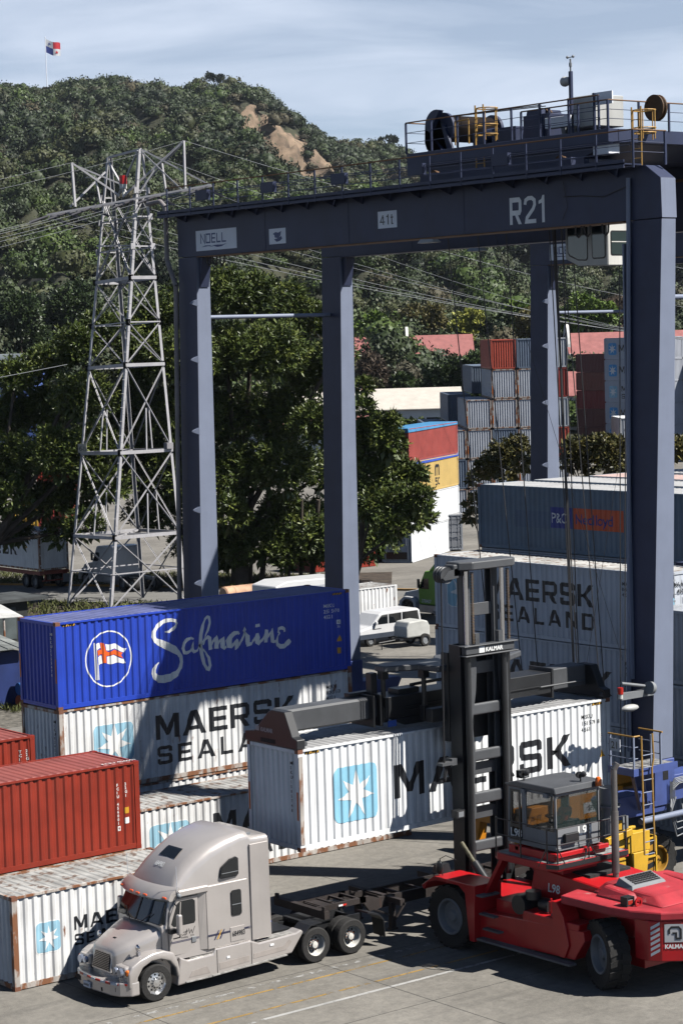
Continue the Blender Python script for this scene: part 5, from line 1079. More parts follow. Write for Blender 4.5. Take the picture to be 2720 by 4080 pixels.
# driver seen through the glass
ORV = paint('orange_vest', (.75, .10, .02), .7, .1); SKIN = paint('skin_brown', (.16, .075, .045), .6, .1); HAIR = paint('black_hair', (.012, .01, .009), .8); JEAN = paint('dark_trousers', (.03, .035, .05), .8)
def person(label, loc, rz, top, trousers, scale=1.0, reach=(.38, .42)):
    """seated figure grown as one skin from hips, spine, limbs, hands and head; local +y is forward"""
    t = thing('person', label, 'person', loc, rz)
    V = []; E = []; RR = []
    def n(p, r, par=None):
        V.append(Vector(p)*scale); RR.append((r[0]*scale, r[1]*scale) if isinstance(r, tuple) else (r*scale, r*scale))
        if par is not None: E.append((par, len(V)-1))
        return len(V)-1
    hip = n((0, 0, .50), (.15, .12)); bel = n((0, -.01, .66), (.135, .105), hip); ch = n((0, -.02, .86), (.16, .115), bel); sh = n((0, -.02, 1.0), (.13, .09), ch)
    nk = n((0, 0, 1.09), .052, sh); hd0 = n((0, .02, 1.18), (.068, .08), nk); hd1 = n((0, .03, 1.27), (.078, .095), hd0); hd2 = n((0, .02, 1.35), (.055, .07), hd1); n((0, .125, 1.225), .014, hd1)
    for s in (-1, 1):
        a = n((s*.19, -.02, .97), .062, sh); b_ = n((s*.25, .05, .72), .045, a); c_ = n((s*.17, reach[0]-.06, reach[1]+.26), .034, b_); h = n((s*.15, reach[0], reach[1]+.28), (.036, .018), c_)
        for k, (dx, L_) in enumerate(((-.028, .07), (-.010, .085), (.008, .08), (.026, .062))): f1 = n((s*.15+dx, reach[0]+.045, reach[1]+.275), .009, h); n((s*.15+dx, reach[0]+.03+L_*.6, reach[1]+.24), .008, f1)
        n((s*.15-s*.045, reach[0]+.015, reach[1]+.27), .010, h)
        k1 = n((s*.11, .20, .52), .078, hip); k2 = n((s*.14, .46, .50), .058, k1); k3 = n((s*.14, .52, .20), .042, k2); k4 = n((s*.14, .50, .07), .040, k3); n((s*.14, .64, .04), .035, k4)
    me = bpy.data.meshes.new('body'); me.from_pydata([tuple(v) for v in V], E, []); ob = bpy.data.objects.new('body', me); COL.objects.link(ob)
    sk = ob.modifiers.new('skin', 'SKIN'); sk.use_smooth_shade = True
    for i, q in enumerate(me.skin_vertices[0].data): q.radius = RR[i]
    me.skin_vertices[0].data[0].use_root = True
    sub = ob.modifiers.new('sub', 'SUBSURF'); sub.levels = 1; sub.render_levels = 1
    dg = bpy.context.evaluated_depsgraph_get(); dg.update(); nm = bpy.data.meshes.new_from_object(ob.evaluated_get(dg)); ob.modifiers.clear(); ob.data = nm
    nm.materials.clear()
    for m in (top, SKIN, trousers, HAIR): nm.materials.append(m)
    for p in nm.polygons:
        c = p.center/scale; k = 0
        if c.z < .60 and c.y < .75 and not (c.z > .5 and c.y > reach[0]-.12 and False): k = 2
        if c.z > 1.05: k = 1
        if c.z > 1.22 and (c.y < .03 or c.z > 1.33): k = 3
        if (c.y > .22 and c.z > .6) or (abs(c.x) > .20 and c.z < .80 and c.z > .58): k = 1
        p.material_index = k; p.use_smooth = True
    ob.parent = t
    return t
DRV = person('driver in orange vest sitting in the grey cab of the red handler', (42.15, 44.35, 3.36), 0, ORV, JEAN)
flat(font('4884', -.13, .82, .10, .02, 1.0), 'vest_number', BLACKP, DRV, lambda u, z: (u*1.0, -.150, z), org=(0, 0, 0))
ORG = (42.8, 44.6, 0)
s_ = MB(); s_.box(41.9, 44.1, 3.72, 42.4, 44.6, 3.84); s_.box(41.92, 43.98, 3.8, 42.38, 44.08, 4.08); s_.build('seat', BLKM, CB, bevel=.02)
s_ = MB(); s_.tube((42.15, 45.0, 3.5), (42.15, 44.9, 4.02), .03, n=8); s_.lathe([(.15, -.012), (.175, -.012), (.175, .012), (.15, .012), (.15, -.012)], (42.15, 44.88, 4.05), 'z', 16, close=False); s_.build('steering_wheel', BLKM, CB)
# platform handrail
h_ = MB(); zt = 4.02
PTS = [(41.1, 46.0), (41.0, 45.9), (41.0, 43.85), (41.15, 43.6), (43.7, 43.55)]
for zz in (zt, 3.58): h_.path([(x_, y_, zz) for x_, y_ in PTS], .018, 6)
for (x_, y_) in [(41.0, 45.9), (41.0, 44.9), (41.0, 43.85), (41.15, 43.6), (42.3, 43.58), (43.7, 43.55)]: h_.tube((x_, y_, 2.95), (x_, y_, zt), .022, n=6)
for (a, b_) in (((41.0, 43.85, 3.5), (40.95, 44.15, 2.95)), ((41.15, 43.6, 3.5), (41.4, 43.52, 2.95)), ((42.3, 43.58, 3.5), (42.6, 43.5, 2.95)), ((42.3, 43.58, 3.5), (42.0, 43.5, 2.95))): h_.tube(a, b_, .016, n=6)
h_.build('platform_handrail', BLKM, HT)
m_ = MB(); m_.tube((40.95, 48.15, 2.02), (40.9, 48.2, 2.5), .015, n=6); m_.path([(40.9, 48.2, 2.5), (41.0, 48.05, 2.6), (41.0, 47.6, 2.55)], .012, 5); m_.sphere((40.9, 48.22, 2.25), .17, 12, sq=(.5, .8, 1.2)); m_.build('mirror', BLKM, HT, smooth=.8)
# --- mast: outer uprights, inner (raised) uprights, cross members
MY0, MY1 = 48.52, 49.02
o_ = MB()
for xa in (42.14, 43.72):
    o_.box(xa, MY0, .55, xa+.34, MY0+.06, 8.45); o_.box(xa, MY1-.06, .55, xa+.34, MY1, 8.45); o_.box(xa+(.0 if xa < 43 else .28), MY0+.06, .55, xa+(.06 if xa < 43 else .34), MY1-.06, 8.45)
MAST = o_.build('outer_mast', BLKM, HT)
for zc, r_ in ((2.55, .16), (3.95, .18), (5.2, .17), (6.55, .17)):
    MB().box(42.45, MY0-.10, zc-r_, 43.70, MY0+.05, zc+r_).build('mast_crossbar', BLKG, MAST, bevel=.06, seg=3)
sp_ = MB()
for s in (0, 1):
    xx = 42.44 if s == 0 else 43.74
    P = [(0, 2.0), (0, 3.3), (.08, 3.6), (.02, 4.4), (.10, 5.1), (.0, 6.2), (.16, 7.1), (.20, 7.6), (.20, 8.3)]
    Q = [(xx+(q[0] if s == 0 else -q[0]), q[1]) for q in P]
    poly = Q+[(xx+(-.12 if s == 0 else .12), 8.3), (xx+(-.12 if s == 0 else .12), 2.0)]
    sp_.prism(poly, 'y', MY0-.12, MY0-.02)
sp_.build('mast_side_plate', BLKG, MAST)
i_ = MB()
for xa in (42.44, 43.50):
    i_.box(xa, MY0+.10, 1.4, xa+.22, MY0+.16, 10.6); i_.box(xa, MY1-.12, 1.4, xa+.22, MY1-.07, 10.6); i_.box(xa+(.0 if xa < 43 else .17), MY0+.16, 1.4, xa+(.05 if xa < 43 else .22), MY1-.12, 10.6)
for z_ in (9.25, 7.55, 4.6, 3.3): i_.box(42.66, MY0+.12, z_, 43.50, MY0+.18, z_+.36)
INN = i_.build('inner_mast', BLKG, HT, bevel=.01)
t_ = MB(); t_.prism([(42.10, MY0-.05), (42.45, MY0-.3), (44.0, MY0-.3), (44.25, MY0-.1), (44.25, MY1), (42.1, MY1)], 'z', 10.62, 10.86); t_.box(41.95, MY0-.02, 10.45, 42.3, MY1-.1, 10.80)
t_.build('mast_top', BLKG, INN, bevel=.03)
for k in range(3): MB().lathe([(.001, -.03), (.20, -.03), (.24, -.05), (.24, -.03), (.20, 0), (.24, .03), (.24, .05), (.20, .03), (.001, .03)], (41.75-.0, 48.6+.13*k, 10.52), 'y', 20, close=False).build('hose_pulley', BLKG, INN, smooth=.5)
MB().prism([(41.55, 10.45), (41.62, 10.38), (42.2, 10.42), (42.2, 10.72), (41.75, 10.62)], 'y', 48.50, 48.54).build('pulley_bracket', BLKG, INN)
kb_ = MB(); kb_.box(42.02, MY0-.34, 8.42, 44.1, MY0-.04, 8.46); kb_.box(42.12, MY0-.28, 8.20, 44.0, MY0-.08, 8.42); kb_.box(42.05, MY0-.36, 8.14, 44.1, MY0-.04, 8.18); KB = kb_.build('carriage_crossbeam', BLKG, HT, bevel=.015)
flat([[(42.62, 8.22), (42.83, 8.22), (42.83, 8.40), (42.62, 8.40)]], 'maker_emblem', WLT, KB, lambda u, z: (u, MY0-.286, z)); flat(font('KALMAR', 42.87, 8.24, .135, .05, .92), 'maker_name', WLT, KB, lambda u, z: (u, MY0-.286, z))
for xa in (42.28, 43.66):
    MB().tube((xa, MY0-.15, 8.46), (xa, MY0-.15, 10.6), .065, n=12).build('lift_cylinder_rod', CHROME, HT, smooth=.7); MB().tube((xa, MY0-.15, 1.6), (xa, MY0-.15, 8.16), .10, n=12).build('lift_cylinder', BLKM, HT, smooth=.7)
    c_ = MB()
    for k in range(46): c_.box(xa+.17, MY0-.22, 8.5+k*.045, xa+(.25 if k % 2 else .235), MY0-.14, 8.53+k*.045)
    c_.build('lift_chain', CHAIN, HT)
    MB().box(xa+.26 if xa < 43 else xa-.22, MY0-.22, 8.46, xa+.42 if xa < 43 else xa-.06, MY0-.06, 8.78).build('chain_anchor', BLKG, KB)
hs = MB()
for k in range(5): hs.tube((41.56+.05*k, 48.6+.06*k, 10.4), (41.50+.05*k, 48.6+.05*k, 5.0 if k < 3 else 6.3), .022, n=6)
hs.path([(41.55, 48.6, 5.0), (41.5, 48.62, 4.7), (41.6, 48.7, 4.55), (41.75, 48.75, 4.9)], .03, 6)
hs.build('hydraulic_hoses', CABLE, HT)
hs = MB(); hs.box(41.35, 48.5, 5.05, 41.8, 48.75, 5.13); hs.box(41.8, 48.6, 5.0, 42.0, 48.9, 5.2); hs.build('hose_clamp', BLKG, HT)
for (xa, z_) in ((41.72, 3.55), (44.25, 4.35)):
    l_ = MB(); l_.box(xa-.15, MY0-.35, z_, xa+.15, MY0-.1, z_+.22); l_.box(xa-.1, MY0-.36, z_+.03, xa+.1, MY0-.351, z_+.19, 1); l_.build('mast_work_lamp', [BLKM, GREYM], MAST, bevel=.005)
tc_ = MB()
for xa in (41.95, 43.95):
    tc_.tube((xa, 46.9, 1.35), (xa, 47.9, 2.25), .13, n=14); 
tc_.build('tilt_cylinder', BLKM, HT, smooth=.7)
MB().tube((41.95, 47.9, 2.25), (41.95, 48.45, 2.75), .07, n=12).build('tilt_cylinder_rod', paint('rod_sleeve', (.10, .09, .05), .5, .6, scale=8), HT, smooth=.7)
# --- side-shift frame and telescopic spreader over the held container (top at 5.93)
ZT = 3.03+HC
fr = MB(); fr.prism([(40.75, 50.75), (40.75, 50.3), (41.7, 49.85), (41.8, 49.1), (44.4, 49.08), (45.6, 49.7), (45.6, 50.75), (44.2, 51.0), (43.2, 50.95), (42.85, 50.55), (42.3, 50.45), (41.7, 50.75), (41.3, 50.95)], 'z', 7.66, 7.84)
FRM = fr.build('side_shift_frame', BLKG, HT, bevel=.03)
v_ = MB()
for (x_, y_) in ((40.95, 50.6), (41.95, 49.95), (45.2, 50.3)):
    v_.tube((x_, y_, 6.6), (x_, y_, 7.62), .075, n=12); v_.box(x_-.12, y_-.12, 7.42, x_+.12, y_+.12, 7.655); v_.box(x_-.10, y_-.10, 6.15, x_+.10, y_+.10, 6.6)
v_.box(40.62, 50.75, 6.9, 40.85, 51.0, 7.6)
v_.build('hanger_cylinders', BLKM, FRM, bevel=.01)
v_ = MB(); v_.tube((41.95, 49.95, 6.2), (41.95, 49.95, 6.9), .035, n=8); v_.build('cylinder_rod', CHROME, FRM)
fc = MB(); fc.box(42.1, 49.04, 5.6, 43.9, 49.35, 8.2); fc.box(41.6, 49.2, 6.2, 44.5, 49.5, 6.6); fc.box(42.3, 49.04, 7.5, 43.7, 49.5, 7.65); fc.build('carriage', BLKM, HT, bevel=.02)
mb_ = MB(); mb_.box(40.9, 50.45, 6.25, 47.5, 51.4, 6.88); mb_.box(40.0, 51.0, 6.6, 40.95, 51.25, 7.05); mb_.box(41.6, 50.7, 6.88, 42.4, 51.2, 7.02); mb_.tube((42.3, 51.0, 7.05), (43.6, 51.0, 7.08), .05, n=8)
mb_.prism([(41.1, 6.24), (42.9, 6.24), (42.6, 6.0), (41.6, 6.0)], 'y', 50.45, 50.6); mb_.tube((41.6, 50.42, 6.45), (47.0, 50.42, 6.5), .02, n=6); mb_.tube((41.6, 50.42, 6.55), (43.6, 50.42, 6.58), .02, n=6)
SB = mb_.build('spreader_main_frame', BLKM, HT, bevel=.02)
mb_ = MB()
for x_ in (40.40, 40.68, 47.5): mb_.box(x_, 50.42, 6.08, x_+.09, 51.45, 7.0)
mb_.build('guide_plate', BLKM, SB, bevel=.01)
bl = MB(); bl.box(37.38, 50.6, 6.28, 40.88, 51.3, 6.93); br_ = MB(); br_.box(47.6, 50.6, 6.28, 49.2, 51.3, 6.93); br_.box(47.0, 50.38, 6.45, 48.9, 50.44, 6.5)
bl.build('telescopic_beam', BLKG, SB, bevel=.06); br_.build('telescopic_beam', BLKG, SB, bevel=.06)
for x_, s in ((37.17, 1), (49.37, -1)):
    e_ = MB(); xa, xb = sorted((x_-s*.03, x_+s*.26))
    e_.prism([(49.78, ZT+.01), (52.26, ZT+.01), (52.26, ZT+.28), (51.80, ZT+.34), (51.10, ZT+.96), (50.95, ZT+1.02), (50.34, ZT+1.02), (50.0, ZT+.34), (49.78, ZT+.28)], 'x', xa, xb)
    EB = e_.build('end_beam', BLKM, SB, bevel=.015)
    if s > 0:
        flat(font('KALMAR', -51.78+.3, ZT+.36, .12, .05, .9), 'maker_name', paint('dusty_white', (.45, .40, .40), .6), EB, lambda u, z: (xa-.006, -u, z)); flat([[(-51.72, ZT+.36), (-51.55, ZT+.36), (-51.55, ZT+.50), (-51.72, ZT+.50)]], 'maker_emblem', MATS['dusty_white'], EB, lambda u, z: (xa-.006, -u, z))
        MB().box(xa-.004, 50.8, ZT+.06, xa+.05, 51.5, ZT+.18).build('slot', DARKHOLE, EB, bevel=.0)
    for y_ in (49.84, 52.08):
        tw = MB(); tw.box(x_-s*.01 if s > 0 else x_-.16, y_, ZT-.02, x_+.17 if s > 0 else x_+.01, y_+.14, ZT+.20); tw.tube((x_+s*.30, y_-.02, ZT+.14), (x_+s*.30, y_+.05, ZT+.14), .07, n=10); tw.build('twistlock', BLKG, EB)
MB().box(40.95, 50.40, 6.02, 41.25, 50.44, 6.2).build('blue_label', paint('label_blue', (.05, .12, .45), .5), SB)
# ---------------------------------------------------------------- road tractor and its skeletal trailer
SILV = paint('champagne_paint', (0.46, 0.425, 0.40), 0.30, 0.05, 0.15, 0.0, metal=0.35, coat=.6)
SILD = paint('dusty_lower_paint', (0.37, 0.33, 0.30), 0.5, 0.15, 0.4, metal=0.2)
TG = glass('dark_window', (.008, .010, .012), .06)
TT = thing('tractor_truck', 'silver beige sleeper cab truck numbered 684983, at the front left of the lane', 'truck', (34.0, 50.45, 0), 0, None, world=True)
YN, YF = 49.19, 51.66; YC = (YN+YF)/2
def loft(secs, n_close=True):
    """secs: list of (x, [(y,z)...]) rings with the same count -> skinned body"""
    m = MB(); n = len(secs[0][1]); V = []; F = []
    for x, r in secs: V += [(x if not isinstance(x, (list, tuple)) else x[i], q[0], q[1]) for i, q in enumerate(r)]
    for k in range(len(secs)-1):
        for i in range(n): F.append((k*n+i, k*n+(i+1) % n, (k+1)*n+(i+1) % n, (k+1)*n+i))
    F += [tuple(range(n)), tuple((len(secs)-1)*n+i for i in range(n-1, -1, -1))]
    return m.add(V, F)
def ring(hw, z0, z1, rt, rs=.03, tum=.0, hwt=None):
    """closed ring: flat bottom, straight sides leaning in by tum, rounded shoulders rt"""
    hwt = hw-tum if hwt is None else hwt; P = [(YC-hw, z0)]
    zs = z1-rt
    P += [(YC-hw-(hwt-hw)*.5, (z0+zs)/2)]
    for k in range(5):
        a = math.pi-k*math.pi/8; P.append((YC-hwt+rt+rt*math.cos(a), zs+rt*math.sin(a)))
    P += [(YC, z1+.02)]
    for k in range(5):
        a = math.pi/2-k*math.pi/8; P.append((YC+hwt-rt+rt*math.cos(a), zs+rt*math.sin(a)))
    P += [(YC+hw-(hw-hwt)*.5, (z0+zs)/2), (YC+hw, z0)]
    return P
# bonnet
b = loft([(30.98, ring(.50, .62, 1.30, .12)), (31.06, ring(.60, .58, 1.43, .16)), (31.35, ring(.74, .60, 1.56, .20)), (31.8, ring(.90, .62, 1.74, .24)), (32.25, ring(1.02, .64, 1.90, .26)), (32.42, ring(1.05, .64, 1.95, .26))])
HD = b.build('bonnet', SILV, TT, smooth=.9)
fd = MB()       # front fenders as swept arches over the wheel
for (ya, yb) in ((YN-.02, YN+.52), (YF-.52, YF+.02)):
    P = [(30.98, .50), (30.98, .92), (31.08, 1.08), (31.35, 1.22), (31.75, 1.33), (32.1, 1.34), (32.42, 1.22), (32.55, .95), (32.62, .60), (32.52, .52), (32.46, .80), (32.28, 1.02), (32.0, 1.12), (31.72, 1.12), (31.44, 1.0), (31.28, .78), (31.24, .50)]
    fd.prism(P, 'y', ya, yb)
FD = fd.build('front_fender', SILV, TT, smooth=.6, bevel=.05, seg=3)
bp = MB(); bp.prism([(YN-.03+0, 31.30), (YN-.03, 31.05), (YN+.18, 30.82), (YN+.5, 30.70), (YC, 30.64), (YF-.5, 30.70), (YF-.18, 30.82), (YF+.03, 31.05), (YF+.03, 31.30)], 'z', .30, .68)
for i, v_ in enumerate(bp.v): bp.v[i] = (v_[1], v_[0], v_[2])
BP = bp.build('bumper', SILV, TT, bevel=.04, seg=2)
def bump_front(y):   # x of the bumper face at y
    P = [(YN-.03, 31.05), (YN+.18, 30.82), (YN+.5, 30.70), (YC, 30.64), (YF-.5, 30.70), (YF-.18, 30.82), (YF+.03, 31.05)]
    for a, c_ in zip(P[:-1], P[1:]):
        if a[0] <= y <= c_[0]: return a[1]+(c_[1]-a[1])*(y-a[0])/(c_[0]-a[0])
    return 31.05
RW = [paint('reflector_red', (.55, .03, .02), .3), paint('reflector_white', (.75, .75, .75), .3)]
for k in range(11):
    y0 = YN+.05+k*.215
    m = MB(); m.hexa([(bump_front(y0)-.012, y0, .60), (bump_front(y0)+.02, y0, .60), (bump_front(y0+.2)+.02, y0+.2, .60), (bump_front(y0+.2)-.012, y0+.2, .60), (bump_front(y0)-.012, y0, .655), (bump_front(y0)+.02, y0, .655), (bump_front(y0+.2)+.02, y0+.2, .655), (bump_front(y0+.2)-.012, y0+.2, .655)])
    m.build('reflector', RW[k % 2], BP)
for y0, z0, w_, h_ in ((YC-.42, .36, .84, .10), (YN+.32, .42, .22, .12), (YF-.54, .42, .22, .12)):
    m = MB(); m.box(bump_front(y0)-.006, y0, z0, bump_front(y0)+.05, y0+w_, z0+h_); m.build('air_slot', DARKHOLE, BP)
m = MB(); m.box(30.60, YC+.10, .34, 30.63, YC+.42, .50); PLt = m.build('number_plate', PALE, BP); flat(font('684983', -YC-.40, .385, .065, .03), 'number', BLACKP, PLt, lambda u, z: (30.595, -u, z))
# grille
g = MB(); g.hexa([(30.90, YC-.47, .78), (31.0, YC-.47, .78), (31.0, YC+.47, .78), (30.90, YC+.47, .78), (31.02, YC-.42, 1.36), (31.1, YC-.42, 1.36), (31.1, YC+.42, 1.36), (31.02, YC+.42, 1.36)])
GR = g.build('grille_surround', SILV, TT, bevel=.03, seg=2)
g = MB(); g.hexa([(30.885, YC-.40, .84), (30.93, YC-.40, .84), (30.93, YC+.40, .84), (30.885, YC+.40, .84), (30.99, YC-.36, 1.31), (31.03, YC-.36, 1.31), (31.03, YC+.36, 1.31), (30.99, YC+.36, 1.31)]); g.build('grille_recess', DARKHOLE, GR)
g = MB()
for k in range(11):
    z = .86+k*.042; x = 30.875+(z-.84)*.22; g.bar((x, YC-.40+.003*k, z), (x, YC+.40-.003*k, z), .02, .014)
g.build('grille_bars', paint('grille_chrome', (.4, .38, .36), .3, .1, metal=.8), GR)
for s, yc in ((-1, YN), (1, YF)):
    y_ = yc-s*.36
    h = MB(); h.lathe([(.001, -.02), (.10, -.015), (.12, .02), (.12, .14), (.001, .14)], (30.86, y_+s*.10, .92), 'x', 18); h.lathe([(.001, -.02), (.08, -.015), (.09, .02), (.09, .14), (.001, .14)], (30.86, y_-s*.13, .94), 'x', 18)
    h.build('headlight', [paint('lamp_glass', (.30, .33, .40), .08, 0, metal=.6)], TT, smooth=.6)
    h = MB(); h.box(30.95, yc+s*-.02, .84, 31.12, yc-s*.18, 1.0); h.build('turn_signal', paint('amber_lens', (.75, .17, .02), .2), TT, bevel=.03)
    h = MB(); h.box(30.93, yc-s*.10, .76, 31.2, yc-s*.62, 1.08); h.build('headlight_housing', SILV, TT, bevel=.06, seg=2)
# cab body: one loft from the cowl to the back of the sleeper, with the high roof
cab = [
 (32.18, ring(1.06, 1.00, 1.93, .10)), (32.30, ring(1.10, .98, 1.97, .10)), (32.44, ring(1.12, .98, 2.62, .12, tum=.06)), (32.56, ring(1.14, .98, 2.80, .14, tum=.06)), (32.75, ring(1.15, .98, 3.10, .30, tum=.08)), (33.0, ring(1.16, .98, 3.38, .38, tum=.10)),
 (33.35, ring(1.17, .98, 3.64, .40, tum=.10)), (33.8, ring(1.2, .98, 3.86, .36, tum=.10)), (34.3, ring(1.225, .98, 3.99, .30, tum=.10)), (34.75, ring(1.23, .98, 4.06, .22, tum=.08)), (34.98, ring(1.23, .98, 4.06, .20, tum=.06)), (35.05, ring(1.235, 1.05, 3.93, .16, tum=.03)), (35.62, ring(1.235, 1.08, 3.90, .14, tum=.03)), (35.66, ring(1.20, 1.10, 3.86, .12, tum=.03))]
CABT = loft(cab).build('cab', SILV, TT, smooth=.75)
# windscreen: dark raked panel with visor over it
m = MB(); m.hexa([(32.10, YC-1.02, 1.96), (32.3, YC-1.02, 1.96), (32.3, YC+1.02, 1.96), (32.10, YC+1.02, 1.96), (32.40, YC-.97, 2.64), (32.6, YC-.97, 2.64), (32.6, YC+.97, 2.64), (32.40, YC+.97, 2.64)])
m.hexa([(32.04, YC-.5, 1.955), (32.2, YC-.5, 1.955), (32.2, YC+.5, 1.955), (32.04, YC+.5, 1.955), (32.35, YC-.5, 2.64), (32.5, YC-.5, 2.64), (32.5, YC+.5, 2.64), (32.35, YC+.5, 2.64)])
WS = m.build('windscreen', TG, CABT, bevel=.03)
MB().bar((32.03, YC, 1.96), (32.34, YC, 2.64), .035, .02).build('windscreen_divider', BLKM, WS)
for s in (-1, 1):
    MB().path([(32.02, YC+s*.25, 1.93), (32.17, YC+s*.62, 2.22)], .012, 5).build('wiper', BLKM, WS)
vz = MB(); ys = np.linspace(-1, 1, 13); V = []; F = []
for i, t_ in enumerate(ys):
    y = YC+t_*1.17; xx = 32.12+.20*t_**2*(1 if abs(t_) < .8 else 1.15)
    V += [(xx+.04, y, 2.58), (xx, y, 2.63), (xx+.10, y, 2.80), (xx+.34, y, 2.92), (xx+.40, y, 2.80), (xx+.22, y, 2.60)]
for i in range(12):
    for k in range(6): F.append((i*6+k, i*6+(k+1) % 6, (i+1)*6+(k+1) % 6, (i+1)*6+k))
F += [tuple(range(6)), tuple(12*6+k for k in range(5, -1, -1))]
VZ = vz.add(V, F).build('sun_visor', SILV, CABT, smooth=.7)
for t_ in (-.93, -.30, 0, .30, .93):
    y = YC+t_*1.1; xx = 32.115+.20*t_**2; m = MB(); m.box(xx, y-.08, 2.645, xx+.05, y+.08, 2.70); m.build('marker_light', paint('marker_orange', (.75, .10, .02), .25), VZ, bevel=.01)
# side glazing etc. on the near side
def yn(off, base=None): return lambda u, z: ((u, YC-1.148-off+max(0, (z-1.9))*.035, z))
def ynb(off): return lambda u, z: ((u, YC-1.232-off+max(0, (z-2.2))*.022, z))
DW = [[(32.42, 1.96), (32.50, 1.88), (33.16, 1.88), (33.20, 1.94), (33.20, 2.48), (33.12, 2.54), (32.72, 2.54), (32.62, 2.48)]]
m = MB(); m.prism([(32.36, 1.10), (33.30, 1.10), (33.30, 2.62), (32.60, 2.62), (32.40, 2.30), (32.34, 1.8)], 'y', YC-1.150, YC-1.10); DR_ = m.build('door', SILV, CABT, bevel=.012)
flat(DW, 'door_window_seal', BLKM, DR_, lambda u, z: (u, YC-1.154, z)); flat([[(u_*.96+32.83*.04, z_*.95+2.2*.05) for u_, z_ in DW[0]]], 'door_window', TG, DR_, lambda u, z: (u, YC-1.160, z))
flat([[(32.66, 1.9), (32.69, 1.9), (32.75, 2.52), (32.72, 2.52)]], 'vent_divider', SILV, DR_, lambda u, z: (u, YC-1.166, z))
m = MB(); m.box(33.05, YC-1.175, 1.36, 33.20, YC-1.153, 1.52); m.build('door_handle', GREYM, DR_, bevel=.01)
flat(stroke([(32.76, 1.60), (32.86, 1.64), (32.92, 1.76), (32.90, 1.62), (32.84, 1.60)], .014)+stroke([(32.80, 1.685), (32.96, 1.70)], .012)+stroke([(32.98, 1.76), (33.0, 1.62), (33.06, 1.72), (33.09, 1.61), (33.17, 1.79)], .014), 'script_initials', BLACKP, DR_, lambda u, z: (u, YC-1.157, z))
flat(font('Trucking', 32.72, 1.53, .045, .01)+font('Corp', 33.02, 1.55, .04, .01), 'script_line', BLACKP, DR_, lambda u, z: (u, YC-1.157, z))
m = MB(); m.hexa([(33.30, YC-1.16, 1.10), (33.52, YC-1.235, 1.10), (33.52, YC-1.1, 1.10), (33.3, YC-1.1, 1.10), (33.30, YC-1.10, 2.72), (33.52, YC-1.21, 2.72), (33.52, YC-1.0, 2.72), (33.3, YC-1.0, 2.72)]); m.hexa([(33.52, YC-1.242, 1.08), (34.90, YC-1.242, 1.08), (34.90, YC-1.15, 1.08), (33.52, YC-1.15, 1.08), (33.52, YC-1.205, 2.80), (34.90, YC-1.205, 2.80), (34.90, YC-1.1, 2.80), (33.52, YC-1.1, 2.80)]); m.build('sleeper_side_panel', SILV, CABT, bevel=.02)
m = MB(); m.box(32.62, YC-1.245, 2.66, 33.60, YC-1.10, 2.84); m.build('side_deflector', SILV, CABT, bevel=.03)
def slpane(poly, nm):
    flat(poly, nm+'_seal', BLKM, CABT, lambda u, z: (u, YC-1.248+max(0,(z-1.9))*.02, z)); cx = sum(p[0] for p in poly[0])/len(poly[0]); cz = sum(p[1] for p in poly[0])/len(poly[0])
    flat([[(cx+(p[0]-cx)*.88, cz+(p[1]-cz)*.92) for p in poly[0]]], nm, TG, CABT, lambda u, z: (u, YC-1.253+max(0,(z-1.9))*.02, z))
slpane(rrect(34.32, 1.86, 34.66, 2.56, .07), 'sleeper_window'); flat([[(34.34, 2.16), (34.64, 2.16), (34.64, 2.18), (34.34, 2.18)]], 'window_bar', GREYM, CABT, lambda u, z: (u, YC-1.257, z))
UW = [[(34.02, 2.98), (34.06, 2.92), (34.56, 2.92), (34.62, 2.98), (34.62, 3.40), (34.54, 3.46), (34.36, 3.42), (34.08, 3.24)]]
mm_ = MB(); mm_.prism(UW[0], 'y', YC-1.205, YC-1.15); mm_.build('upper_window_seal', BLKM, CABT); flat([[(34.32+(p[0]-34.32)*.88, 3.17+(p[1]-3.17)*.86) for p in UW[0]]], 'upper_window', TG, CABT, lambda u, z: (u, YC-1.210, z)); flat([[(34.06, 3.05), (34.6, 3.05), (34.6, 3.07), (34.06, 3.07)]], 'window_bar', GREYM, CABT, lambda u, z: (u, YC-1.216, z))
m = MB(); m.hexa([(34.97, YC-1.262, 1.08), (35.60, YC-1.262, 1.08), (35.60, YC-1.2, 1.08), (34.97, YC-1.2, 1.08), (34.99, YC-1.232, 3.72), (35.60, YC-1.232, 3.72), (35.60, YC-1.15, 3.72), (34.99, YC-1.15, 3.72)]); m.build('rear_fairing', SILV, CABT, bevel=.01)
ln = MB()
for z_ in (1.44, 1.47): ln.box(32.4, YC-1.157, z_, 33.3, YC-1.151, z_+.012); ln.box(33.52, YC-1.249, z_, 34.95, YC-1.243, z_+.012)
ln.build('pinstripe', paint('stripe_navy', (.03, .03, .08), .4), CABT)
for k in range(3): flat([[(33.72+.09*k, 1.32), (33.76+.09*k, 1.32), (33.90+.09*k, 1.56), (33.87+.09*k, 1.56)]], 'stripe_accent', MATS['stripe_navy'] if k % 2 == 0 else YMK, CABT, lambda u, z: (u, YC-1.250, z))
m = MB(); m.box(34.26, YC-1.252, 1.16, 34.72, YC-1.244, 1.56); LK = m.build('locker_door', SILV, CABT, bevel=.004); flat(font('684983', 34.31, 1.30, .145, .03, .72), 'number', BLACKP, LK, lambda u, z: (u, YC-1.257, z))
flat(font('Transportes', 34.30, 1.075, .035, .01), 'script_line', BLACKP, CABT, lambda u, z: (u, YC-1.250, z))
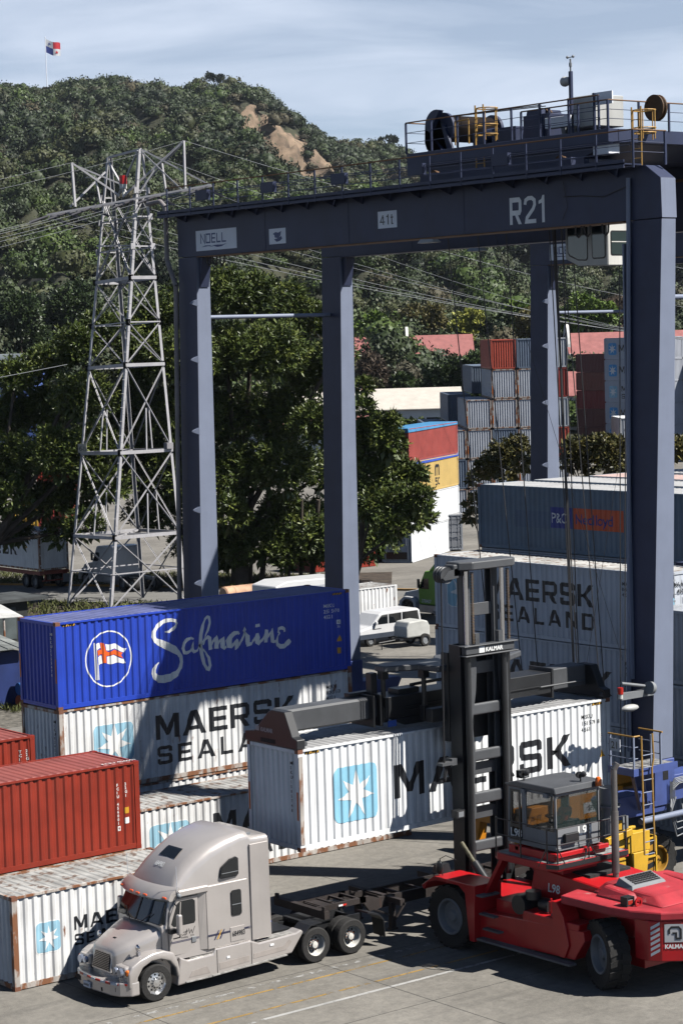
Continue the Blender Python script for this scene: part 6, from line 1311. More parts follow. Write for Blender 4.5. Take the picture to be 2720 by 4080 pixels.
# roof hatch window and number on the raked roof
def roofp(u, z, off=.012):      # u across (y), z along x ; height from the loft top line
    xs = [32.75, 33.0, 33.35, 33.8, 34.3]; zs = [3.12, 3.40, 3.66, 3.88, 4.01]
    return (z, YC-u, float(np.interp(z, xs, zs))+off+.006)
def rp_(poly, nm, mat, off=.012):
    P = [[(q[1], -q[0]) for q in p] for p in poly]    # fold along x
    flat([[(q[0], q[1]) for q in p] for p in P], nm, mat, CABT, lambda u, z: roofp(-z, u, off), [33.0, 33.35, 33.8])
rp_([[(-.38, 33.12), (.38, 33.12), (.34, 33.42), (-.34, 33.42)]], 'roof_window', TG)
rp_([[(q[0], 32.87+q[1]) for q in p] for p in font('684983', -.26, 0, .10, .03)], 'roof_number', WLT, .016)
# mirrors, aerials, horns
m = MB(); m.box(32.42, YC-1.52, 1.72, 32.56, YC-1.36, 2.28); MR = m.build('mirror', SILV, TT, bevel=.05, seg=3); m = MB(); m.path([(32.55, YC-1.15, 2.5), (32.5, YC-1.42, 2.42), (32.5, YC-1.44, 1.66), (32.45, YC-1.2, 1.58)], .018, 6); m.box(32.3, YC-1.30, 1.74, 32.5, YC-1.16, 1.86); m.build('mirror_arm', BLKM, MR)
m = MB(); m.box(32.42, YC+1.36, 1.72, 32.56, YC+1.52, 2.28); m.build('mirror', SILV, TT, bevel=.05, seg=3)
for s in (-1, 1):
    m = MB(); m.sphere((31.45 if s < 0 else 31.5, YC+s*.98, 1.48), .10, 12, sq=(.5, 1, 1)); m.tube((31.5, YC+s*.85, 1.28), (31.45, YC+s*.98, 1.45), .012, n=5); m.box(31.46, YC+s*.93-.05, 1.26, 31.54, YC+s*.93+.05, 1.36); m.build('hood_mirror', paint('mirror_chrome', (.5, .5, .52), .15, 0, metal=1), TT, smooth=.7)
    m = MB(); m.tube((32.62, YC+s*1.2, 2.6), (32.6, YC+s*1.2, 3.5), .008, n=4); m.build('aerial', PALE, TT)
m = MB(); m.sphere((32.62, YC-1.26, 2.72), .07, 10); m.box(35.2, YC-1.0, 4.0-.12, 35.0, YC-.95, 3.99); m.build('horn', GREYM, TT, smooth=.8)
m = MB(); m.box(31.35, YC-.06, 1.575, 31.5, YC+.06, 1.60); m.build('bonnet_badge', DARKHOLE, HD)
# side fairings / steps
fr = MB(); fr.prism([(32.50, .30), (33.0, .33), (36.30, .46), (36.72, .98), (36.64, 1.06), (36.45, 1.0), (35.2, .96), (34.9, 1.08), (33.75, 1.08), (33.66, .95), (32.85, .93), (32.60, 1.06)], 'y', YN-.02, YN+.42)
FRG = fr.build('side_fairing', SILV, TT, bevel=.04, seg=2)
m = MB(); m.prism([(32.78, .50), (35.9, .60), (36.25, .85), (36.0, .80), (33.6, .70), (32.9, .72)], 'y', YN-.024, YN-.0195) if False else None
m = MB()
for (xa, xb, z0) in ((32.95, 33.62, .935), (35.15, 36.4, .985)): m.box(xa, YN+.02, z0+.005, xb, YN+.34, z0+.022)
m.box(32.75, YN-.06, .345, 33.6, YN+.1, .375); m.bar((33.6, YN-.04, .37), (36.1, YN-.04, .46), .08, .03); m.build('tread_plate', paint('tread_alu', (.34, .33, .31), .5, .4, scale=9), FRG)
m = MB(); m.prism([(32.86, .46), (33.55, .46), (33.45, .66), (32.98, .62)], 'y', YN-.027, YN-.021); m.prism([(34.98, .56), (36.12, .60), (36.3, .80), (36.2, .86), (36.0, .72), (35.0, .70)], 'y', YN-.027, YN-.021); m.prism([(33.85, .48), (34.85, .52), (34.85, .68), (33.85, .66)], 'y', YN-.027, YN-.021); m.build('fairing_recess', SILD, FRG)
m = MB(); m.box(34.1, YN-.035, .74, 34.2, YN-.021, .80); m.box(35.55, YN-.035, .80, 35.68, YN-.021, .86); m.build('side_reflector', RW[1], FRG)
m = MB(); m.box(33.78, YN-.024, .40, 33.80, YN-.0205, 1.04); m.box(34.92, YN-.024, .42, 34.94, YN-.0205, 1.02); m.build('panel_gap', DARKHOLE, FRG)
# frame, deck, fifth wheel
fm = MB()
for y_ in (YC-.45, YC+.37): fm.box(31.2, y_, .62, 39.35, y_+.08, .88)
for x_ in (35.9, 36.6, 37.8, 39.1): fm.box(x_, YC-.37, .66, x_+.1, YC+.37, .84)
fm.box(35.8, YC-.44, .885, 36.9, YC+.44, .915); fm.box(37.3, YC-.5, .885, 38.3, YC+.5, 1.0)
fm.tube((37.18, YN+.1, .52), (37.18, YF-.1, .52), .09, n=10); fm.tube((38.46, YN+.1, .52), (38.46, YF-.1, .52), .09, n=10); fm.tube((31.86, YN+.1, .5), (31.86, YF-.1, .5), .06, n=10)
fm.build('truck_frame', BLKM, TT)
m = MB(); m.path([(35.68, YC-.3, 1.25), (35.9, YC-.35, 1.05), (36.2, YC-.2, 1.1), (36.5, YC, 1.05)], .015, 5); m.build('air_line', paint('air_line_red', (.5, .03, .02), .4), TT)
m = MB(); m.path([(35.68, YC-.15, 1.28), (35.85, YC-.25, 1.08), (36.2, YC-.1, 1.0), (36.6, YC+.1, 1.05)], .015, 5); m.build('air_line', paint('air_line_blue', (.03, .08, .5), .4), TT)
m = MB()
for ya, yb in ((YN+.02, YN+.55), (YF-.55, YF-.02)):
    m.prism([(39.05, 1.10), (39.45, .98), (39.62, .80), (39.66, .28), (39.64, .28), (39.59, .78), (39.43, .94), (39.03, 1.06)], 'y', ya, yb)
m.build('mud_flap', BLKM, TT)
MB().box(35.35, YN+.0, 1.10, 35.55, YN+.05, 1.17).build('side_marker_light', MATS['marker_orange'], TT)
ALU = paint('alu_wheel', (.62, .62, .62), .25, .06, metal=.85); WWH = paint('white_wheel', (.62, .60, .55), .4, .12)
def truck_wheel(x, y, front, s):
    r, w = .505, .29; c = (x, y, r)
    prof = [(r*.56, -w/2*.8), (r*.62, -w/2), (r*.92, -w/2), (r*.985, -w/2*.8), (r*.992, -w/2*.35), (r*.975, -w/2*.3), (r*.992, -w/2*.25), (r*.992, w/2*.25), (r*.975, w/2*.3), (r*.992, w/2*.35), (r*.985, w/2*.8), (r*.92, w/2), (r*.62, w/2), (r*.56, w/2*.8)]
    o = MB().lathe(prof, c, 'y', 40, close=False).build('wheel', TYRE, TT, smooth=.6)
    f = s    # outward direction
    if front: pr = [(r*.57, .13), (r*.60, .145), (r*.55, .12), (r*.50, .07), (r*.34, .085), (r*.22, .10), (r*.20, .15), (.001, .16)]
    else: pr = [(r*.57, .13), (r*.60, .145), (r*.55, .12), (r*.50, -.02), (r*.34, -.05), (r*.30, -.05), (r*.28, .02), (r*.20, .03), (r*.18, .10), (.001, .11)]
    rm = MB().lathe([(a, h*f) for a, h in pr], c, 'y', 32, close=False); ro = rm.build('rim', ALU if front else WWH, o, smooth=.5)
    hl = MB()
    for i in range(10):
        a = 2*math.pi*(i+.5)/10; rr = r*.42; hh = .079 if front else -.032; hl.lathe([(.001, hh*f+.004*f), (.030 if front else .04, hh*f+.004*f)], (x+rr*math.cos(a), y, r+rr*math.sin(a)), 'y', 10, close=False)
    hl.build('rim_holes', DARKHOLE, ro)
    nt = MB()
    for i in range(10):
        a = 2*math.pi*i/10; rr = r*.27; h0 = .09 if front else .02; nt.tube((x+rr*math.cos(a), y+h0*f, r+rr*math.sin(a)), (x+rr*math.cos(a), y+(h0+.03)*f, r+rr*math.sin(a)), .018, n=6)
    nt.build('wheel_nuts', BLKM if front else RUSTF, ro)
for s, y in ((-1, YN+.17), (1, YF-.17)):
    truck_wheel(31.86, y, True, s)
    for x in (37.18, 38.46): truck_wheel(x, y, False, s); truck_wheel(x, y-s*.33, False, s)
m = MB(); m.prism([(36.75, .90), (37.0, 1.10), (37.4, 1.12), (37.4, 1.09), (37.02, 1.07), (36.78, .88)], 'y', YN+.03, YN+.6); m.build('rear_mudguard', BLKM, TT)
drv = person('truck driver in orange shirt behind the side window of the silver truck', (33.0, YC-.62, 1.05), R(90), ORV, JEAN)
ORG = (34.0, 50.45, 0)
# --- skeletal trailer
TRL = thing('container_chassis', 'empty black skeleton trailer coupled to the silver truck, under the held container', 'trailer', (42, 50.6, 0), 0, None, world=True)
CHM = paint('chassis_black', (0.035, 0.028, 0.026), 0.6, 0.3, 0.3, 0.08)
m = MB()
for s in (-1, 1):
    y_ = 50.55+s*.48
    m.box(37.75, y_-.05, 1.14, 39.62, y_+.05, 1.30); m.prism([(39.4, 1.30), (39.75, 1.30), (40.1, 1.18), (40.1, .86), (39.75, .86), (39.55, 1.12), (39.4, 1.14)], 'y', y_-.05, y_+.05); m.box(40.1, y_-.05, .88, 46.6, y_+.05, 1.20)
m.box(37.6, 49.35, 1.12, 37.78, 51.75, 1.34); m.box(37.62, 49.38, 1.34, 37.70, 49.5, 1.46); m.box(37.62, 51.6, 1.34, 37.70, 51.72, 1.46)
for x_ in (38.1, 38.55, 39.0, 39.4, 40.3, 41.0, 41.8, 42.6, 43.4, 44.2, 45.0, 45.8): m.box(x_, 50.12, 1.22 if x_ < 39.5 else 1.08, x_+.07, 50.98, 1.28 if x_ < 39.5 else 1.16)
for x_ in (40.35, 43.0, 46.4): m.box(x_, 49.35, 1.02, x_+.16, 51.75, 1.20)
m.box(41.6, 49.36, .90, 42.35, 49.42, 1.16)
m.box(38.05, 50.2, 1.20, 38.5, 50.9, 1.26)
m.build('chassis_rails', CHM, TRL)
for y_ in (49.75, 51.35):
    m = MB(); m.box(40.28, y_-.07, .30, 40.44, y_+.07, 1.05); m.box(40.24, y_-.1, .26, 40.48, y_+.1, .32); m.bar((40.44, y_, .50), (40.85, y_, .95), .05, .05); m.bar((40.28, y_, .7), (39.8, y_+(.4 if y_ < 50 else -.4), .92), .05, .05); m.build('landing_leg', CHM, TRL)
m = MB(); m.box(41.95, 49.35, 1.0, 42.10, 49.358, 1.08, 1); m.box(42.10, 49.35, 1.0, 42.18, 49.358, 1.08, 0); m.box(38.6, 49.98, 1.20, 38.75, 49.985, 1.25, 1); m.box(38.75, 49.98, 1.20, 38.88, 49.985, 1.25, 0); m.build('reflector', RW, TRL)
for x_ in (45.6, 46.9):
    for y_ in (49.72, 51.38): 
        w_ = MB().lathe([(.28, -.12), (.47, -.14), (.50, -.1), (.50, .1), (.47, .14), (.28, .12)], (x_, y_, .5), 'y', 28, close=False); wo = w_.build('wheel', TYRE, TRL, smooth=.6); MB().lathe([(.29, -.1), (.2, .0), (.001, -.04)], (x_, y_, .5), 'y', 20, close=False).build('rim', WWH, wo)
# ---------------------------------------------------------------- container blocks farther back
NUM = ['top', 'second', 'third', 'fourth', 'fifth', 'sixth']
GB = 'containers stacked beyond the cranes'
MSB = paint('stack_grey_white', (0.50, 0.53, 0.58), 0.5, 0.08, 0.5, 0.03)
# lengthwise block right of the tall mast: long dark faces turned to the camera
def yrow(label, X, Yl, z, H, mat, L=L40, **k):    # long side faces -x, left end (in the picture) at Yl
    return container(label, X+CW/2, Yl-L/2, z, L, H, mat, rotz=R(-90), centre=True, **k)
t = yrow('grey white container lettered in two lines, highest of those behind the tall black mast', 57.9, 68.1, 2*HC, HC, MSB, door='+', cast=RUSTF, roof=WHRR, group=GB)
side_decal(t, word('MAERSK', 3.10, 1.42, .83, fit=5.85), BLK); side_decal(t, word('SEALAND', 3.12, .56, .62, fit=5.8, gap=.36), BLK); emblem(t, .75, .9, 2.3, 2.2, LB2, WLT, True)
serial_side(t, ['MSKU', '866611', '45G1'], BLK, 10.4, 2.35)
ORG = (0, 0, 0)
flat(font('MSKU 866 611', -1.05, 2.35, .16, .03)+font('45G1', -.2, 2.1, .16, .03), 'serial_number', BLK, t, lambda u, z: (L40/2+.02, u, z)); flat(rrect(-1.0, 1.35, -.35, 1.95, .05), 'emblem', LB, t, lambda u, z: (L40/2+.005, u, z)); flat(star(-.67, 1.65, .3), 'emblem_star', WLT, t, lambda u, z: (L40/2+.012, u, z))
t = yrow('grey white container with large letters, directly under the two line one behind the mast', 57.9, 68.15, HC, HC, MSB, cast=RUSTF, group=GB)
side_decal(t, word('MAERSK', 2.85, 1.13, .88, fit=7.0), BLK); serial_side(t, ['MSKU', '0981', '451'], BLK, 10.5, 2.35)
yrow('lowest grey container of the block behind the tall black mast', 57.9, 68.1, 0, HC, MSB, group=GB)
t = yrow('slate blue container with a blue and orange name panel left of the crane leg', 61.0, 68.9, 3*HC, ST, TEAL, cast=RUSTF, roof=WROOF, group=GB)
side_decal(t, [[(4.24, 1.0), (5.52, 1.0), (5.52, 1.82), (4.24, 1.82)]], paint('name_panel_blue', (.02, .035, .22), .5, .1), 'name_panel', .006); side_decal(t, [[(5.53, 1.0), (8.26, 1.0), (8.26, 1.82), (5.53, 1.82)]], paint('name_panel_orange', (.62, .10, .03), .5, .1), 'name_panel', .006)
def serif(txt, x, z, h, sx, bold=.045):
    P = font(txt, x, z, h, bold, sx); return P
side_decal(t, serif('P&O', 4.30, 1.20, .42, .84, .01), WLT, 'lettering', .012); side_decal(t, serif('Nedlloyd', 5.62, 1.20, .42, .98, .012), MATS['name_panel_blue'], 'lettering', .012)
side_decal(t, [[(2.2, .95), (4.2, .95), (4.2, 1.62), (2.2, 1.62)]], paint('faded_patch', (.085, .13, .20), .5, .1), 'paint_patch', .005)
for k, (X, m_, d_) in enumerate(((64.0, WROOF, 'white roofed'), (66.9, paint('pinkish_roof', (.42, .30, .27), .6, .15), 'pinkish roofed'), (69.9, WROOF, 'farther white roofed'))):
    yrow(f'{d_} container seen only from above, behind the slate blue one', X, 68.9-.3*k, 3*HC, ST, GRY2, roof=m_, detail=0, group=GB)
for k in range(3): yrow(f'grey container {["", "two below", "one below"][k] or "at the foot of the column under"} the slate blue one', 61.0, 68.9, k*HC, HC, GRY, detail=0, group=GB)
for k, nm in enumerate(('lowest', 'middle', 'upper')): container(f'pale container at the right edge low behind the crane leg, {nm} of three', 56.0, 51.9, ST*k, L40, ST, GRY2, detail=0, group=GB)
# far block seen end-on
A0 = math.atan2(.8, .6); DX, DN = Vector((.6, .8)), Vector((.8, -.6)); P0 = Vector((143.4, 167.1))
COLS = ['first', 'second', 'third', 'fourth', 'fifth']
GW = paint('end_white_grey', (0.42, 0.44, 0.48), 0.5, 0.12, 0.6, 0.06); GD = paint('end_slate', (0.13, 0.165, 0.22), 0.5, .1, .4)
LAY = {2: {0: (RED3, 'rust red'), 1: (GW, 'grey'), 2: (GW, 'grey'), 3: (GD, 'dark slate'), 4: (GW, 'grey')}, 3: {0: (GD, 'slate'), 1: (GW, 'grey'), 2: (GW, 'grey'), 3: (GW, 'grey'), 4: (GW, 'grey')},
       4: {0: (GRY2, 'white and grey'), 1: (RED2, 'red'), 2: (GRY2, 'white sided'), 3: (RED3, 'orange red'), 4: (GW, 'grey')}, 1: {2: (GW, 'grey'), 3: (GW, 'grey'), 4: (GW, 'grey'), 5: (GW, 'grey')}, 0: {3: (GW, 'grey'), 4: (GD, 'dark grey'), 5: (GW, 'grey')}}
for c, rows in LAY.items():
    for r_, (m_, nm) in rows.items():
        p = P0+DN*(2.52*c)+DX*(L40/2)+DN*(CW/2); z = 16.9-2.9*(r_+1)
        t = container(f'{nm} container end in the far block, {NUM[r_]} row, {COLS[c]} column from left', p.x, p.y, z, L40, HC, m_ if not (c == 4 and r_ in (0, 2)) else WH, rotz=A0, detail=0, endmat=m_, frame=RUSTW if m_ is GW else m_, centre=True, group=GB)
        if m_ is GW: end_decal(t, [[(.04, .5), (.10, .5), (.10, 1.3), (.04, 1.3)]], ORG_, 'height_marking', .05)
        if c == 4 and r_ in (0, 2): emblem(t, 1.24, .6, 2.84, 2.2, LB, WLT); side_decal(t, word('MAERSK', 3.47, 1.0, .98, fit=7.05), BLK)
for c, r_ in ((2, 1), (1, 2), (0, 3)):   # second slice behind, stepping up
    p = P0+DN*(2.52*c-.9)+DX*(L40*1.5+1.0)+DN*(CW/2); container(f'dark container behind the far block, just left of its {COLS[c]} column', p.x, p.y, 16.9-2.9*(r_+1)+.25, L40, HC, GD, rotz=A0, detail=0, centre=True, group=GB)
p = Vector((158.5, 156.0))+DX*3; t = container('small grey and white container right of the far block, low', p.x, p.y, 6.0, L20, HC, WH, rotz=A0, detail=0, endmat=GRY, centre=True, group=GB); side_decal(t, word('MAERSK', 1.6, 1.0, .8, fit=4.0), BLK); emblem(t, .4, .8, 1.5, 2.0, LB, WLT)
container('grey container under the small one right of the far block', p.x, p.y, 3.1, L20, HC, GRY, rotz=A0, detail=0, centre=True, group=GB); container('lowest grey container right of the far block', p.x, p.y, .2, L20, HC, GRY, rotz=A0, detail=0, centre=True, group=GB)
# five high block with star squares, far right
G5 = paint('far_pale_grey', (0.40, 0.42, 0.47), .5, .06, .2)
for k in range(6):
    t = yrow(f'{NUM[k]} one down of the far pale grey containers with star squares', 217.0, 218.6, 16.5-HC*(k+1), HC, G5, detail=0, group=GB)
    em = LB2 if k == 2 else LBB
    side_decal(t, rrect(.8, .6, 2.3, 2.2, .2), em, 'emblem', .02); side_decal(t, star(1.55, 1.4, .72), WLT, 'emblem_star', .05)
    if k == 2: side_decal(t, word('MAERSK', 3.1, 1.45, .75, fit=5.8), BLK, 'lettering', .02); side_decal(t, word('SEALAND', 3.1, .5, .62, fit=5.8), BLK, 'lettering', .02)
    else: side_decal(t, word('MAERSK', 2.75, 1.0, .95, fit=7.0), BLK, 'lettering', .02)
RD = [paint('maroon_container', (.10, .022, .022), .5, .1, .3), paint('brick_container', (.17, .045, .032), .5, .1, .3), paint('dark_red_container', (.17, .012, .015), .5, .1, .3), paint('maroon_container', 0), paint('maroon_container', 0)]
for k in range(5):
    t = yrow(f'{NUM[k]} one down of the dark red containers beside the star squares', 224.1, 231.5, 14.3-ST*(k+1), ST, RD[k], detail=0, group=GB); side_decal(t, [[(11.0, 1.0), (11.08, 1.0), (11.08, 2.2), (11.0, 2.2)]], WLT, 'marking', .02)
YC2 = paint('mustard_container', (.40, .25, .05), .5, .1, .2)
for k, (m_, nm) in enumerate(((WH, 'white'), (YC2, 'mustard'), (RD[0], 'maroon'), (YC2, 'mustard'), (RD[0], 'maroon'), (RD[2], 'dark red'))):
    yrow(f'{nm} container, {NUM[k]} one down in the far pile at the right edge', 221.2, 210.8, 16.4-HC*(k+1), HC, m_, detail=0, group=GB)
# turned stack with tarpaulins, right of the trees
A1 = R(31); C1 = Vector((110.5, 132.6)); D1 = Vector((math.cos(A1), math.sin(A1))); N1 = Vector((-math.sin(A1), math.cos(A1)))
def turned(label, z, m_, dx=0, **k):
    p = C1+D1*(L40/2+dx)+N1*(CW/2); return container(label, p.x, p.y, z, L40, k.pop('H', ST), m_, rotz=A1, centre=True, detail=k.pop('detail', 0), group=GB, **k)
turned('white refrigerated container at the bottom of the stack right of the trees', 0, WH, endmat=WH)
turned('white container, second from the ground in the stack right of the trees', ST, WH)
t = turned('cream yellow container with black logo letters and a blue cover, right of the trees', 2*ST, YEL)
side_decal(t, stroke([(6.3, 1.15), (6.3, 1.75), (6.42, 1.95), (6.6, 1.95), (6.72, 1.8), (6.72, 1.15)], .2)+stroke([(6.74, 1.8), (6.9, 1.95), (7.08, 1.95), (7.22, 1.8), (7.22, 1.15)], .2)+stroke([(6.7, .95), (6.35, .95), (6.35, .72), (6.7, .72), (6.7, .45), (6.3, .45)], .13)+stroke([(7.3, .95), (6.95, .9), (6.95, .5), (7.3, .45)], .13), BLK)
t2 = turned('red open top container with a blue tarpaulin, top of the stack right of the trees', 3*ST, paint('faded_red_container', (.30, .055, .045), .5, .15, .5))
for tt, m_ in ((t2, paint('tarp_blue', (.05, .20, .38), .6, .15)), (t, paint('tarp_dark_blue', (.03, .07, .35), .6, .15))):
    global_ = MB(); ORG = (0, 0, 0); global_.prism([(-L40/2-.02, 0-.0), (L40/2+.02, 0), (L40/2+.02, .02), (-L40/2-.02, .02)], 'y', -.01, .01) if False else None
    global_.hexa([(-6.14, -1.25, ST-.32), (6.14, -1.25, ST-.22), (6.14, 1.25, ST-.22), (-6.14, 1.25, ST-.32), (-6.14, -1.2, ST+.04), (6.14, -1.2, ST+.04), (6.14, 1.2, ST+.04), (-6.14, 1.2, ST+.04)])
    global_.build('tarpaulin', m_, tt, bevel=.03)
ORG = (0, 0, 0)
rf = MB(); x_ = -L40/2+.02; rf.box(x_-.05, -.95, .25, x_, .95, 2.35, 0); rf.box(x_-.09, -.8, 1.35, x_-.05, .3, 1.9, 1); rf.box(x_-.08, -.85, .3, x_-.05, .85, .85, 2); rf.box(x_-.10, -.2, 1.4, x_-.09, .25, 1.8, 2); 
tr = [o for o in COL.objects if o.get('label', '').startswith('white refrigerated')][0]; rf.build('cooling_unit', [WH, GRY, BLKM], tr)
container('grey container with barred doors and a small star, standing on the ground near the stack', *(Vector((117.4, 138.2))+Vector((.591, .807))*L40/2+Vector((.807, -.591))*CW/2), .1, L40, HC, WH, rotz=math.atan2(.807, .591), detail=1, endmat=paint('door_grey', (.30, .31, .33), .5, .1, .4), frame=GRY2, door='-', roof=WROOF, centre=True, group=GB)
t = [o for o in COL.objects if o.get('label', '').startswith('grey container with barred')][0]; emblem(t, 1.24, .6, 2.84, 2.2, LB, WLT); side_decal(t, word('MAERSK', 3.47, 1.0, .98, fit=7.05), BLK)
flat(rrect(-.45, 1.75, -.2, 2.0, .03), 'emblem', LB, t, lambda u, z: (-L40/2-.0, -u, z)) if False else None
end2 = lambda u, z: (-L40/2-.003, CW/2-u, z); flat(rrect(.62, 1.62, .86, 1.88, .03), 'emblem', LB2, t, end2); flat(star(.74, 1.75, .11), 'emblem_star', WLT, t, lambda u, z: (-L40/2-.008, CW/2-u, z)); flat(font('MRKU 272 083 0', 1.35, 2.42, .10, .02), 'serial_number', BLK, t, end2)
container('red container on the ground right of the second crane leg', 107.4-L20, 133.2, 0, L20, ST, RED, rotz=0, detail=1, group=GB)
container('maroon container beside the red one at the foot of the trees', 107.9, 134.5, 0, L20, ST, RED2, rotz=A1, detail=0, group=GB)
container('white container in leaf shade left of the green truck', 85.2-L40, 103.7, 0, L40, ST, WHR, detail=1, roof=WHRR, group=GB)
container('yellow container beyond the trees at the left edge', 104.4, 179.3, 1.0, L40, ST, paint('strong_yellow', (.55, .33, .05), .5, .1), rotz=A0, detail=0, centre=True, group=GB)
container('red container beyond the trees at the left, behind the leaves', 106.4, 177.9, 1.0, L40, HC, RED2, rotz=A0, detail=0, centre=True, group=GB)
container('red container on top of the red one hidden in the leaves at the left', 106.4, 177.9, 1.0+HC, L40, HC, RED, rotz=A0, detail=0, centre=True, group=GB)
# ---------------------------------------------------------------- background vehicles
WV = paint('white_vehicle', (.62, .62, .62), .35, .06, .2, coat=.3)
def small_wheel(x, y, z, r, w, par, ax='y'):
    o = MB().lathe([(r*.6, -w/2), (r*.95, -w/2), (r, -w*.3), (r, w*.3), (r*.95, w/2), (r*.6, w/2)], (x, y, z), ax, 22, close=False).build('wheel', TYRE, par, smooth=.6)
    MB().lathe([(r*.62, -w*.4), (r*.55, -w*.2), (.001, -w*.25), (.001, w*.25), (r*.55, w*.2), (r*.62, w*.4)], (x, y, z), ax, 16, close=False).build('rim', GREYM, o); return o
# trailer with container (along y), rear end towards -y
T = thing('semi_trailer', 'red framed semi trailer carrying a white container under the tree at the left edge', 'trailer', (83.4, 147, 0), 0, None, world=True)
m = MB(); m.box(82.3, 140.5, 1.0, 82.5, 152.8, 1.25); m.box(84.3, 140.5, 1.0, 84.5, 152.8, 1.25); m.box(82.2, 140.4, 1.05, 84.64, 140.7, 1.30); m.box(82.4, 140.4, .55, 84.4, 140.5, .65); m.box(82.6, 140.4, .55, 82.7, 140.5, 1.1); m.box(84.1, 140.4, .55, 84.2, 140.5, 1.1); m.build('trailer_frame', paint('trailer_red', (.22, .05, .03), .6, .2, .3, .1), T)
for y_ in (141.2, 142.5):
    for x_ in (82.45, 84.4): small_wheel(x_, y_, .52, .52, .5, T, 'x')
MB().box(84.1, 140.35, .4, 84.6, 140.42, 1.0).build('mud_flap', GREYM, T)
t = container('white container on the trailer at the left edge, black letters on its side', 82.2+CW/2, 140.4+L40/2, 1.32, L40, HC, WH, rotz=R(-90), centre=True, detail=1, door='+', frame=RUSTW, roof=WROOF)
side_decal(t, word('MAERSK', 2.0, 1.0, .95, fit=7.0), BLK); serial_side(t, ['MSKU', '831 978', '45G1'], BLK, 9.9, 2.4); side_decal(t, [[(10.2, 1.6), (10.45, 1.6), (10.32, 1.85)]], YMK, 'warning_triangle')
def tractor(label, x, y, colc, colh, stripe=None, number=None):
    """conventional tractor, nose towards +y, its left flank (-x) turned to the camera; x = flank, y = rear axle"""
    T = thing('tractor_truck', label, 'truck', (x+1.2, y+2.5, 0), 0, None, world=True)
    m = MB(); m.prism([(y+2.4, .9), (y+4.0, .9), (y+4.05, 1.9), (y+3.6, 2.65), (y+3.4, 3.0), (y+1.6, 3.1), (y+1.0, 3.05), (y+1.0, .9)], 'x', x+.1, x+2.3); CBB = m.build('cab', colc, T, bevel=.10, seg=2)
    m = MB(); m.prism([(y+4.06, .75), (y+4.06, 1.85), (y+5.6, 1.55), (y+5.85, 1.2), (y+5.85, .6), (y+4.06, .6)], 'x', x+.35, x+2.05); m.build('bonnet', colh, T, bevel=.10, seg=2)
    m = MB(); 
    for xa, xb in ((x, x+.5), (x+1.9, x+2.4)): m.prism([(y+4.2, .5), (y+4.25, 1.05), (y+4.6, 1.32), (y+5.3, 1.32), (y+5.8, 1.0), (y+5.8, .45), (y+5.65, .45), (y+5.55, .9), (y+5.2, 1.15), (y+4.75, 1.15), (y+4.45, .95), (y+4.4, .5)], 'x', xa, xb)
    m.box(x+.05, y+5.75, .45, x+2.35, y+5.95, .8); m.build('fender', colh, T, bevel=.03)
    flat([[(-(y+3.85), 1.9), (-(y+3.0), 1.9), (-(y+3.0), 2.55), (-(y+3.5), 2.55)]], 'side_window', TG, CBB, lambda u, z: (x+.092, u*-1, z))
    m = MB(); m.hexa([(x+.3, y+4.02, 1.92), (x+2.1, y+4.02, 1.92), (x+2.1, y+4.06, 1.92), (x+.3, y+4.06, 1.92), (x+.35, y+3.66, 2.6), (x+2.05, y+3.66, 2.6), (x+2.05, y+3.7, 2.6), (x+.35, y+3.7, 2.6)]); m.build('windscreen', TG, CBB)
    m = MB(); m.box(x+.55, y-1.4, .7, x+.7, y+4.2, .95); m.box(x+1.7, y-1.4, .7, x+1.85, y+4.2, .95); m.box(x+.05, y+1.0, .45, x+.5, y+3.9, .9); m.tube((x+.3, y+1.1, .62), (x+.3, y+2.6, .62), .28, n=14); m.build('truck_frame', paint('tank_alu', (.3, .3, .31), .4, .2, metal=.3), T)
    m = MB(); m.box(x-.12, y+3.7, 1.95, x-.02, y+3.85, 2.5); m.bar((x-.06, y+3.7, 2.3), (x+.12, y+3.6, 2.3), .03); m.build('mirror', BLKM, CBB)
    for yy in (y, y-1.25): small_wheel(x+.28, yy, .5, .5, .5, T, 'x'); small_wheel(x+2.1, yy, .5, .5, .5, T, 'x')
    for xx in (x+.2, x+2.2): small_wheel(xx, y+5.0, .5, .5, .28, T, 'x')
    if number: flat(font(number, -(y+3.7), 1.05, .22, .03), 'number', WLT, CBB, lambda u, z: (x+.092, -u, z))
    return T
tractor('white conventional truck parked behind the pylon under the trees', 85.6, 134.9, WV, WV)
GRN = paint('lime_green', (.13, .30, .03), .4, .08)
g_ = tractor('truck with lime green cab and white bonnet, half hidden behind the grey container block', 88.6, 101.9, GRN, WV, number='378407')
ORG = (89.8, 104.4, 0); m = MB(); m.box(88.55, 101.5, .9, 88.6, 103.2, 3.6); m.box(88.6, 102.9, .9, 90.9, 103.0, 3.7); m.build('sleeper_panel', WV, g_); m = MB(); m.prism([(102.9, 3.02), (105.0, 3.02), (104.2, 3.7), (103.4, 4.1), (102.9, 4.2)], 'x', 88.75, 90.85); m.build('roof_deflector', GRN, g_, bevel=.1, seg=2)
